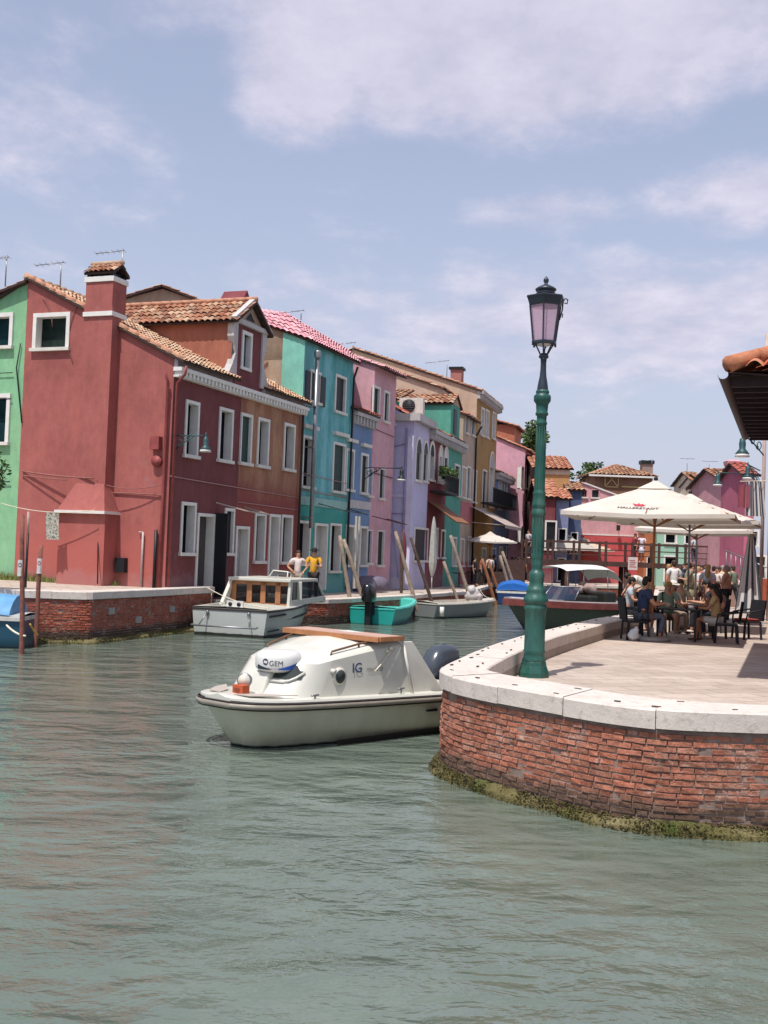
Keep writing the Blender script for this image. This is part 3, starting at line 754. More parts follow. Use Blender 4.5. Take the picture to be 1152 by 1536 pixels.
# dormer across the eaves
DX0,DX1=3.5,5.9
db=MB(MA,ST_DRED)
zt=10.35
hole=[A.tz(360,525)[0]+.1,A.tz(367,554)[1]+.05,A.tz(374.5,525)[0]-.1,A.tz(367,499)[1]-.08]
wall(db,3.62,5.8,8.1,zt,[tuple(hole)],y=-.05)
db.use(ST_ORANGE)
for x in (3.55,5.85): db.add([(x,-.02,8.1),(x,6.4,8.1),(x,6.4,zt),(x,-.02,zt)],[(0,1,2,3)])
do=db.build('dormer',HR)
opening(MA,do,tuple(hole),pane=glass_mat('#3a4a5c','sky_glass'),fw=.1,name='dormer_window') if False else None
RM[do.name]=RM[HR.name]
wn_=MB(MA,glass_mat('#4a5868','sky_glass'));wn_.box(hole[0],.1,hole[1],hole[2],.12,hole[3]);wn_.build('dormer_window',do)
fb=MB(MA,M_WHITE)
for (a,b_,c,d) in ((hole[0]-.12,hole[1],hole[0],hole[3]),(hole[2],hole[1],hole[2]+.12,hole[3]),(hole[0]-.12,hole[3],hole[2]+.12,hole[3]+.12),(hole[0]-.15,hole[1]-.1,hole[2]+.15,hole[1])): fb.box(a,-.1,b_,c,.1 if a>hole[0] or c<=hole[0]+.01 else -.02,d)
fb.build('window_frame',do)
pb=MB(MA,M_TRIMG)
# pediment and scrolled pilasters
for s_ in (-1,1):
    e=4.7+s_*1.34
    pb.bar((e,-.16,10.3),(4.7,-.16,11.2),.2,.16);
    pb.bar((e-s_*.02,-.1,zt-.02),(4.7,-.1,zt-.02),.14,.16)
    prof=[(e-s_*.1,10.3),(e-s_*.1,9.75),(e-s_*.22,9.5),(e-s_*.3,9.2),(e-s_*.1,8.8),(e+s_*.12,8.5),(e+s_*.12,8.3),(e-s_*.42,8.3),(e-s_*.42,10.3)]
    pb.prism(prof,lambda u,v,w:Vector((u,w,v)),-.12,.12)
pb.use(ST_BEIGE);pb.prism([(3.55,10.3),(5.85,10.3),(4.7,11.1)],lambda u,v,w:Vector((u,w,v)),-.06,.1)
pb.use(M_DARK);pb.add([(4.35,-.075,10.5),(5.05,-.075,10.5),(4.7,-.075,10.78)],[(0,1,2)])
pb.build('pediment',do)
dr=MB(MA,M_TILE)
tiles(dr,(3.3,-.3,10.22),(0,7.2,0),(1.4,0,.95),.24,.36,.07,deck=M_DKWOOD);dr.use(M_TILE)
tiles(dr,(6.1,-.3,10.22),(0,7.2,0),(-1.4,0,.95),.24,.36,.07,deck=M_DKWOOD);dr.use(M_TILEO)
dr.sm=True
for i in range(17): dr.tube([(4.7,-.3+i*.42,11.24),(4.7,.16+i*.42,11.27)],[.1,.08],8)
dr.build('dormer_roof',do)
# pipes, cables, boxes on the gable
MR=flat('#8c4240',.6,var=.2);MPK=flat('#b08a86',.7)
pb=MB(ME0,MR);pb.sm=True
pb.tube([(.12,-.3,7.9),(.12,-.12,7.6),(.14,-.1,4),(.16,-.1,1.3)],.05,8);pb.build('downpipe',HR)
pb=MB(MA,MR);pb.sm=True;pb.tube([(-.12,-.5,8.1),(-.1,-.45,7.85),(0.02,-.12,7.6),(.03,-.1,1.3)],.045,8);pb.build('downpipe',HR)
pb=MB(MA,M_DKWOOD);pb.sm=True;pb.tube([(9.25,-.12,7.8),(9.25,-.12,1)],.05,8);pb.build('downpipe',HR)
pb=MB(ME0,flat('#8a5a54',.8,var=.2));pb.sm=True
pb.tube(bez((5.45,-.03,4.85),(2.4,-.5,4.62),.04),.028,6);pb.tube(bez((5.45,-.03,4.72),(3.4,-.46,4.56),.02),.02,6)
pb.tube(bez((2.25,-.03,4.2),(.1,-.05,4.15),-.02),.022,6);pb.tube(bez((2.3,-.4,4.5),(.12,-.12,4.5),.17),.014,6)
pb.tube([(2.3,-.45,4.6),(2.3,-.03,4.22)],.02,6)
pb.tube(bez((5.0,-.03,10.5),(4.55,-.03,9.5),-.1,6,(1,0,0)),.014,5);pb.tube(bez((3.6,-.03,10.2),(3.7,-.03,8.3),.25,8,(1,0,0)),.012,5)
pb.build('cable',HR)
pb=MB(ME0,M_IRON);pb.box(1.35,-.2,1.75,1.68,0,2.2);pb.build('meter_box',HR)
pb=MB(ME0,MR);pb.box(.3,-.22,5.55,.62,0,5.95);pb.sm=True;pb.tube([(.42,0,5.2),(.42,-.14,5.2)],.17,14);pb.build('alarm_box',HR)
pb=MB(ME0,flat('#b8aaa8',.6));pb.sm=True;pb.tube([(.95,-.05,3.0),(.8,-.08,3.02),(.8,-.08,1.35)],.035,8);pb.build('vent_pipe',HR)
pb=MB(ME0,M_IRON);pb.sm=True;pb.tube([(.33,-.09,3.1),(.33,-.09,1.3)],.05,8);pb.tube([(2.15,-.5,3.55),(1.75,-.95,1.4)],.02,6);pb.build('drain_pipe',HR)
# canal-front bits
pb=MB(MA,M_BLACK_SH);pb.box(2.88,-.5,1.0,2.93,-.02,3.75);pb.box(2.93,-.1,1.0,3.3,-.06,3.75);pb.build('open_door_leaf',HR)
pb=MB(MA,MPK);pb.sm=True;pb.tube([(0,-.03,4.75),(9.3,-.03,4.62)],.016,5);pb.tube([(4.4,-.03,4.2),(9.3,-.03,4.15)],.016,5);pb.tube([(4.4,-.04,4.9),(4.4,-.04,7.6)],.01,5);pb.build('cable',HR)
# ---- clothesline things at the gable
cl=MB(mat=M_ROPE);pA=ME0@Vector((5.1,-1.4,3.75));pB=ME0@Vector((2.0,-.95,3.62))
cl.tube(bez(pA,pB,.16,10),.012,5);cl.build('clothesline',label='thin pale clothesline strung across the foot of the red gable',cat='clothesline')
nn=NT('patterned_cloth');cc=nn.ramp(nn.noise(14,3),[(.42,'#5f6e64'),(.5,'#c9c5b8'),(.62,'#7c7466')]);PC=nn.fin(cc,.9)
cl=MB(mat=PC);q0=pA.lerp(pB,.56)-Vector((0,0,.17));u=(pB-pA);u.z=0;u.normalize()
rows=[]
for i in range(7):
    f_=i/6;rows.append([q0+u*(-.2+.42*j/6+.06*f_*f_)+Vector((0,0,-.82*f_))+Vector((0,-1,0))*(.03*math.sin(j*1.9+f_*2)) for j in range(7)])
cl.grid(rows);cl.build('laundry',label='small patterned cloth hanging from the clothesline on the red gable',cat='laundry',smooth=True)
# ---- green house on the left, sharing the gable line
HG=thing('row_house',FR(*(ME0@Vector((10,0,0))).xy,A.dx,A.dy,zg),'green house cut by the left edge of the picture, beside the red gable','house')
def gpx(x0,y0,x1,y1):
    G=Pl(c0.x,c0.y,-.94,.35);a=G.tz(x1,(y0+y1)/2)[0];b=G.tz(x0,(y0+y1)/2)[0];return [a,G.tz((x0+x1)/2,y1)[1],b,G.tz((x0+x1)/2,y0)[1]]
g1=gpx(-20,471,20,524);g2=gpx(-24,592,15,668)
gs=[(g[0]+.14,g[1]+.1,g[2]-.14,g[3]-.1) for g in (g1,g2)]
wb=MB(ME0,ST_GREEN);wall(wb,5.6,11.6,.9,11.2,gs,[(5.6,10.95,11.6,9.2)],y=.02)
wb.add([(5.6,9.4,.9),(11.6,9.4,.9),(11.6,9.4,9.2),(5.6,9.4,10.95)],[(0,1,2,3)]);wb.add([(11.6,.02,.9),(11.6,9.4,.9),(11.6,9.4,9.2),(11.6,.02,9.2)],[(0,1,2,3)]);wb.build('wall',HG)
for g in gs: opening(ME0,HG,g,pane=glass_mat('#173034','teal_glass'),fw=.13)
rb=MB(ME0,M_TILE);tiles(rb,(11.9,-.2,9.18),(0,9.7,0),(-6.3,0,1.84),.26,.4,.06,deck=M_DKWOOD);rb.build('roof',HG)
pb=MB(ME0,M_IRON);pb.sm=True;pb.tube([(5.75,-.04,9.0),(5.85,-.06,8.2),(5.55,-.04,6.4)],.022,5);pb.tube([(6.0,-.05,8.05),(9,-.05,8.0)],.015,5);pb.tube([(6.0,-.05,7.2),(9,-.05,7.2)],.015,5);pb.tube([(5.9,-.05,4.5),(9,-.05,4.4)],.02,5);pb.build('cable',HG)
# ---- grey gabled house peeping over the dormer
root=thing('house',Matrix.Translation(tuple(ony(244,470,50)*Vector((1,1,0)) if 0 else (ony(244,470,50).x,50,.9))),'weathered gable peak of a house showing just above the dormer roof','house')
pk=ony(244,430,50);e1=ony(200,447,50);e2=ony(296,449,50)
mb=MB(mat=ST_BEIGE);hw=(e2.x-e1.x)/2+.6;zE=pk.z-.36*hw
poly=[(pk.x-hw,.9),(pk.x+hw,.9),(pk.x+hw,zE),(pk.x,pk.z-.1),(pk.x-hw,zE)]
mb.prism(poly,lambda u,v,w:Vector((u,w,v)),50,57);mb.build('wall',root)
rb=MB(mat=M_TILE);tiles(rb,(pk.x-hw-.3,49.7,zE-.08),(0,7.6,0),(hw+.3,0,.36*(hw+.3)),.3,.4,.06,deck=M_DKWOOD);rb.use(M_TILE);tiles(rb,(pk.x+hw+.3,49.7,zE-.08),(0,7.6,0),(-hw-.3,0,.36*(hw+.3)),.3,.4,.06,deck=M_DKWOOD);rb.build('roof',root)
# ---- teal house
tz=A.tz
zrt=12.3
HT,_=house(A,9.44,14.42,.9,10.75,2.03,11.55,9.5,11.0,ST_TEAL,M_TILEP,'row_house','teal three storey house with a pink roof and a steel flue',[
 ((464.6,557,480,606),dict(pane=M_DARK,fw=.1)),((502,564,518,621),dict(pane=M_BLACK_SH)),((453,655,471,733),dict(head=True)),((498.5,665,516.6,740),dict(pane=M_GREEN_SH,head=True)),
 ((446,782,464,848),),((470,786,489,895),dict(kind='door')),((494,786,510,859),)],ov=.3,side=ST_BEIGE,side2=(ST_TEALL,.95),pitch=.22)
for o in [c for c in HT.children if c.name.split('.')[0]=='roof']: bpy.data.objects.remove(o)
rb=MB(MA,M_TILEP)
def quadtiles(mb,a,b_,c,d,nu,nv,amp=.055):
    """tile courses on a general quad: a,b along the eaves, d,c along the top"""
    a,b_,c,d=map(Vector,(a,b_,c,d));N=(b_-a).cross(d-a).normalized()
    if N.z<0: N=-N
    S=lambda u,v:(a.lerp(b_,u)).lerp(d.lerp(c,u),v)
    for j in range(nv):
        for i in range(nu):
            r0=[];r1=[];dz=ru(-.01,.01)
            for k in range(7):
                h=amp*abs(math.sin(math.pi*k/6)) if k<6 else 0
                r0.append(S((i+k/6)/nu,j/nv)+N*(h+.035+dz));r1.append(S((i+k/6)/nu,min(1,(j+1.1)/nv))+N*(h*.9+dz))
            mb.grid([r0,r1],uv=(i+.5,j+.5))
    B=-N*.06;cm=mb.cm;mb.use(M_DKWOOD);mb.add([a,b_,c,d,a+B,b_+B,c+B,d+B],[(3,2,1,0),(4,5,6,7),(0,1,5,4),(1,2,6,5),(2,3,7,6),(3,0,4,7)]);mb.cm=cm
e0=(9.3,-.28,10.72);e1=(14.6,-.28,10.72);r0=(10.86,1.6,12.17);r1=(16.9,1.3,11.75);v0=(9.32,2.05,11.5);v1=(9.9,3.3,12.35)
quadtiles(rb,e0,e1,r1,r0,22,7);quadtiles(rb,v0,e0,r0,v1,9,5)
quadtiles(rb,(16.9,8,10.8),(9.9,8,10.8),v1,r1,20,12)
rb.use(ST_BEIGE);rb.add([(9.44,0,10.7),(9.44,2.05,11.5),(9.44,9.5,11.0),(9.44,9.5,10),(9.44,0,10)],[(0,1,2,3,4)])
rb.build('roof',HT)
a=tz(480,580)
pb=MB(MA,M_BLACK_SH);zz0=tz(470,606)[1];zz1=tz(470,560)[1];x=tz(472,580)[0]
pb.box(tz(480,580)[0]-.05,-.07,zz0,tz(485,580)[0]+.1,-.03,zz1);pb.box(x-.95,-.07,zz0,x-.55,-.03,zz1);pb.build('shutter',HT)
pb=MB(MA,stucco('#8fb8b0',name='pale_band'));pb.box(9.46,-.05,4.38,14.4,-.001,4.72);pb.build('string_course',HT)
pb=MB(MA,M_METAL);pb.sm=True
x=tz(460,600)[0];zt=tz(462,533)[1];zb=tz(454,792)[1]
pb.tube([(x+.1,-.35,zt),(x+.1,-.35,zb)],.085,10);pb.sm=False
pb.lathe([(.1,zt-.1),(.14,zt-.05),(.14,zt+.15),(.1,zt+.2)],(x+.1,-.35),12)
for z in (zb+.4,5.5,6.6,8.2): pb.box(x-.12,-.4,z,x+.3,-.001,z+.04)
pb.build('flue_pipe',HT)
pb=MB(MA,M_DARK);pb.sm=True;pb.tube([(14.2,-.3,10.5),(14.25,-.12,10.0),(14.3,-.1,1)],.05,8);pb.build('downpipe',HT)
pb=MB(MA,MPK);pb.sm=True;pb.tube([(9.5,-.04,5.6),(14.3,-.04,5.5)],.015,5);pb.tube([(9.5,-.04,4.95),(14.3,-.04,4.9)],.02,5);pb.build('cable',HT)
# beige gable details: slanted stay rod
pb=MB(MA,M_DKWOOD);pb.bar((9.3,2.2,9.6),(9.25,1.6,10.3),.06,.06);pb.build('stay_rod',HT)
# red dormer chimney on the pink roof
pb=MB(MA,ST_MAROON);pb.prism([(10.9,12.6),(12.1,12.6),(11.5,13.35)],lambda u,v,w:Vector((u,w,v)),3.7,4.8);pb.build('roof_gablet',HT)
# ---- blue house
HB,_=house(A,14.44,17.0,.9,8.75,4.0,10.2,8,8.6,ST_BLUE,M_TILER,'row_house','narrow blue house squeezed between the teal and the pink house',[
 ((518.5,674,530,737),dict(pane=M_BLACK_SH,head=True)),((540.5,681,551,742),dict(pane=M_BLACK_SH,head=True)),((518,788,530,850),),((539,790,550,850),)],ov=.35,cornice=(M_TRIMG,.6,.3),side='skip')
pb=MB(MA,M_TRIMG);pb.box(14.46,-.06,4.5,16.98,-.001,4.85);pb.build('string_course',HB)
# ---- pink house
HP,_=house(A,17.02,19.9,.9,11.05,5.5,12.9,11,10.6,ST_PINK,M_TILEP,'row_house','tall pink house beside the lilac house, with dark ground floor openings',[
 ((559,580,569,626),dict(pane=M_BLACK_SH)),((575,587,583,635),dict(pane=M_BLACK_SH)),((551,702,558,746),dict(pane=M_BLACK_SH,fw=.05)),((568,703,576,750),dict(pane=M_BLACK_SH,fw=.05)),
 ((549,795,557,847),dict(pane=M_DARK,fw=.05)),((565,796,575,850),dict(pane=M_DARK,fw=.05))],ov=.5,side=stucco('#d58c9c',name='lit_pink_plaster') if 0 else None)
pb=MB(MA,M_DKWOOD);pb.sm=True;pb.tube([(17.1,-.04,6.2),(19.8,-.04,6.15)],.02,5);pb.tube([(17.1,-.04,8.2),(19.8,-.04,8.1)],.015,5);pb.build('cable',HP)
# ---- lilac house on plane B, projecting
HL,ML=house(B,0,3.2,.9,9.0,1.7,9.95,4.5,9.0,ST_LILAC,M_TILER,'row_house','lilac corner house with white edge bands and arched upper windows',[
 ((622.5,676,631.5,723),dict(pane=M_BLACK_SH,arch=True,fw=.1)),((633.5,678,641,724),dict(pane=M_BLACK_SH,arch=True,fw=.1)),((620.5,792,641,843),dict(pane=M_BLACK_SH))],ov=.15,pitch=.26,roof_taper=(.55,0),ovs=.25)
pb=MB(MBp,M_TRIMG);pb.box(-.3,-.35,8.95,3.25,-.002,9.3);pb.box(-.3,-.001,8.95,-.001,3.9,9.3);pb.build('eaves_cornice',HL)
MEB=B.ME(0);ML_W=stucco('#cfcadf',name='pale_lilac_trim')
pb=MB(MEB,ML_W);pb.box(.002,-.05,.9,.28,-.001,8.2);pb.box(0,-.04,5.3,2.0,-.002,5.42);pb.box(0,-.045,.9,2,-.003,1.45)
for q in (.9,1.9,2.8): pb.box(q,-.2,8.7,q+.25,-.002,8.93)
pb.build('quoin_band',HL)
pb=MB(MEB,stucco('#8f8ab0',name='grey_lilac'));pb.sm=True;pb.tube([(.35,-.1,8.6),(.35,-.1,1.2)],.045,8);pb.tube([(1.4,-.05,7.6),(.5,-.08,1.4)],.012,5);pb.tube([(.3,-.08,7.9),(1.3,-.06,7.6)],.03,6);pb.tube([(1.2,-.05,4.5),(.3,-.05,4.5)],.02,5);pb.build('downpipe',HL)
# ---- maroon house
HM,_=house(B,3.22,7.38,.9,8.95,3.5,9.9,8,9.0,ST_MAROON,M_TILE,'row_house','maroon house with white arched windows and a small lean-to roof',[
 ((643,680,651,722),dict(arch=True,fw=.16)),((657,682,663,726),dict(arch=True,fw=.14,pane=M_WHITE)),((665,684,671,726),dict(arch=True,fw=.14,pane=M_WHITE)),((650,792,656,838),),((661,795,667,838),)],ov=.15,cornice=(M_TRIMG,.5,.35),pitch=.3)
pb=MB(MBp,M_WOOD);pb.add([(3.3,-1.5,4.3),(6.9,-1.5,4.3),(6.9,-.02,5.3),(3.3,-.02,5.3)],[(0,1,2,3)]);pb.add([(3.3,-1.5,4.25),(6.9,-1.5,4.25),(6.9,-.02,5.25),(3.3,-.02,5.25)],[(3,2,1,0)]);pb.build('lean_to_roof',HM)
bl=MB(MBp,M_IRON);bl.box(3.6,-.85,5.75,6.9,-.01,5.85);bl.box(3.6,-.85,6.65,6.9,-.8,6.7)
for i in range(23): bl.box(3.6+i*.148,-.84,5.8,3.625+i*.148,-.815,6.68)
bl.build('balcony',HM)
# ---- sea green house with the air conditioner
HS,_=house(B,7.42,11.5,.9,9.0,3.2,9.9,9,9.2,ST_SEA,M_TILE,'row_house','sea green house with a tall dormer and dark shutters',[
 ((681,697,689,745),dict(pane=M_BLACK_SH)),((692,700,699,748),dict(pane=M_BLACK_SH)),((678,806,684,850),),((690,808,696,850),)],ov=.15,cornice=(M_TRIMG,.55,.35),pitch=.3)
db=MB(MBp,ST_SEA);db.box(8.0,-.02,9.0,10.4,7.5,10.95);do=db.build('dormer',HS)
MB(MBp,M_BLACK_SH).box(8.7,-.06,9.35,9.5,-.02,10.7).build('shutter',do)
pb=MB(MBp,M_TILE);pb.prism([(7.9,10.95),(10.5,10.95),(9.2,11.55)],lambda u,v,w:Vector((u,w,v)),-.05,.02);
tiles(pb,(7.85,-.15,10.9),(0,7.8,0),(1.4,0,.68),.3,.4,.07,deck=M_DKWOOD);pb.use(M_TILE);tiles(pb,(10.55,-.15,10.9),(0,7.8,0),(-1.4,0,.68),.3,.4,.07,deck=M_DKWOOD);pb.build('dormer_roof',do)
# ---- low wing behind lilac with AC unit
AC=thing('house',FR(*B.P(3.4,2.2).xy,B.dx,B.dy,.9),'low sea green wing with a tiled roof rising behind the lilac house','house')
mb=MB(MBp,ST_SEA);mb.box(4.0,2.4,.9,9.5,8.5,10.7);mb.build('wall',AC)
rb=MB(MBp,M_TILE);tiles(rb,(3.85,1.9,10.55),(0,7.2,0),(3.4,0,1.0),.3,.42,.08,deck=M_DKWOOD);rb.build('roof',AC)
ac=thing('air_conditioner',FR(*B.P(3.3,1.0).xy,B.dx,B.dy,9.9),'white air conditioner unit under the tiles above the lilac house','air conditioner')
mb=MB(MBp,flat('#c9c4ba',.5));mb.box(3.6,.5,9.75,3.98,1.75,10.6);mb.build('casing',ac)
mb=MB(B.ME(3.6),M_IRON);mb.sm=True;mb.tube([(1.25,-.01,10.18),(1.25,-.03,10.18)],.34,18);mb.sm=False;mb.use(M_METAL)
for r_ in (.12,.2,.28): mb.lathe([(0,0)],(0,0),3) if 0 else None
for i in range(7): mb.box(.93,-.045,9.9+i*.09,1.57,-.035,9.915+i*.09)
mb.build('fan_grille',ac)
# ---- cream / rose house
HC,_=house(B,11.52,15.36,.9,10.75,3.5,11.9,9,10.8,ST_CREAM,M_TILE,'row_house','cream and rose house with slim dark shutters left of the ochre house',[
 ((698,622,702.5,652),dict(pane=M_BLACK_SH,fw=.08)),((707,624,712,655),dict(pane=M_BLACK_SH,fw=.08)),((700,700,705,750),dict(pane=M_BLACK_SH)),((709,705,714,755),dict(pane=M_BLACK_SH)),((702,805,707,850),)],ov=.3,pitch=.3)
pb=MB(MBp,ST_ROSE)
x0=11.54;hs=[]
for o in [c for c in HC.children if c.name.startswith('window')]: pass
pb.box(11.54,-.022,.9,15.34,-.004,2.2);pb.box(11.54,-.022,5.3,15.34,-.004,5.75);pb.box(11.54,-.022,4.5,15.34,-.004,5.3);pb.build('rose_band',HC)
pb=MB(MBp,M_DARK);pb.sm=True;pb.tube([(15.2,-.4,10.5),(15.1,-.1,9.9),(15.15,-.1,1)],.06,8);pb.build('downpipe',HC)
# ---- ochre house, tall, its long pale gable facing us
GO=Pl(*B.P(15.4).xy,-B.dy,B.dx)
yr=GO.tz(531,524)[0];zr=GO.tz(531,524)[1]
print('ochre ridge',yr,zr,B.tz(718,590),B.tz(747,603))
HO,_=house(B,15.4,22.8,.9,12.75,yr,zr,yr+6,zr-2,ST_OCHRE,M_TILE,'row_house','tall ochre house with a long cream gable and a brown awning',[
 ((721,612,726,655),dict(fw=.12,pane=M_DOORW)),((728,615,733,658),dict(pane=M_DOORW)),((738,618,743,660),dict(pane=M_DOORW)),((723,705,729,765),dict(pane=M_BLACK_SH)),((733,700,740,762),dict(arch=True,frame=M_WHITE,pane=M_DOORW)),((722,822,728,856),),((737,822,743,856),)],ov=.3,side=stucco('#c2a58c','#b59a84',.3,name='cream_gable'),pitch=.35,cornice=(M_TRIMG,.5,.4))
pb=MB(MBp,flat('#a9998f',.8,var=.2));pb.add([(14.2,-.1,5.55),(20.5,-.1,5.55),(20.5,-2.2,4.5),(14.2,-2.2,4.5)],[(0,1,2,3)]);pb.add([(14.2,-2.2,4.5),(20.5,-2.2,4.5),(20.5,-2.2,4.3),(14.2,-2.2,4.3)],[(0,1,2,3)])
for x in (14.3,17.2,20.4): pb.bar((x,-.1,4.6),(x,-2.15,4.48),.04,.04)
pb.build('awning',HO)
pb=MB(MBp,flat('#a06a62',.8));pb.box(16.2,1.2,12.9,16.9,1.9,14.2);pb.use(M_DARK);pb.box(16.1,1.1,14.2,17.0,2.0,14.35);pb.build('chimney',HO)
# lower cream roof slope in front of the ochre gable
lr=thing('house',FR(*B.P(11.6,4).xy,B.dx,B.dy,.9),'cream gabled house roof in front of the tall ochre house','house')
GL=Pl(*B.P(12.2).xy,-B.dy,B.dx);y1,z1=GL.tz(573,551);y0,z0=GL.tz(661,581)
mb=MB(B.ME(12.2),stucco('#bfa48e',name='cream_side'));mb.prism([(y0-.2,.9),(y1+2,.9),(y1+2,z1-.6),(y1,z1),(y0,z0),(y0-.2,z0-.2)],lambda u,v,w:Vector((u,w,v)),0,3);mb.build('wall',lr)
mb=MB(B.ME(12.2),M_TILE);tiles(mb,(y0-.2,-.15,z0-.05),(0,3.2,0),(y1-y0,0,z1-z0),.3,.45,.07,deck=M_DKWOOD);mb.build('roof',lr)
# ---- second blue house
HB2,_=house(B,22.84,29.2,.9,8.3,3.2,9.2,8,8.6,ST_BLUE,M_TILE,'row_house','blue house with a dark balcony between the ochre and the light pink house',[
 ((747,722,752,765),dict(pane=M_DOORW)),((756,724,760,765),dict(pane=M_BLACK_SH)),((748,820,753,860),),((759,820,764,858),)],ov=.25,cornice=(M_TRIMG,.5,.4),pitch=.35)
bl=MB(MBp,M_IRON);bl.box(17.8,-.8,5.9,27.5,-.01,6.0);bl.box(17.8,-.8,6.9,27.5,-.75,6.95)
for i in range(50): bl.box(17.8+i*.195,-.79,5.95,17.83+i*.195,-.76,6.92)
bl.build('balcony',HB2)
pb=MB(MBp,ST_LBLUE);pb.box(23.1,.3,8.4,24.2,1.9,11.4);pb.use(M_WHITE);pb.box(23.08,.28,10.0,24.22,1.92,10.25);pb.build('chimney',HB2)
# ---- light pink house standing forward
c2=onz(776,862,.9);c2=Vector((B.P(29.4).x+1.0,B.P(29.4).y,0));D=Pl(c2.x,c2.y,.24,.97)
print('pink2 corner',c2, D.tz(776,664),D.tz(803,668))
HK,MD=house(D,0,9.5,.9,D.tz(776,664)[1],3.2,D.tz(776,664)[1]+1.3,8,10,ST_PINK2,M_TILEO,'row_house','light pink house with an orange tiled roof left of the lamp post',[
 ((781,700,785,735),dict(pane=M_DOORW)),((789,700,793,735),dict(pane=M_DOORW)),((781,790,785,815),),((790,790,794,815),)],ov=.4,pitch=.3)
mb=MB(MD,stucco('#b06a50',name='orange_dormer'));z0=D.tz(776,664)[1];mb.box(.6,.9,z0,4.5,6.5,z0+1.9);mb.use(M_TILEO);tiles(mb,(.3,.6,z0+1.75),(4.4,0,0),(0,3,.8),.3,.4,.08,deck=M_DKWOOD);mb.build('dormer',HK)
bl=MB(MD,M_IRON);z1=D.tz(785,762)[1]
for zz_ in (z1,z1+1.1): bl.box(0,-.8,zz_,8,-.76,zz_+.05)
for i in range(30): bl.box(i*.27,-.79,z1,.03+i*.27,-.77,z1+1.1)
bl.build('balcony',HK)
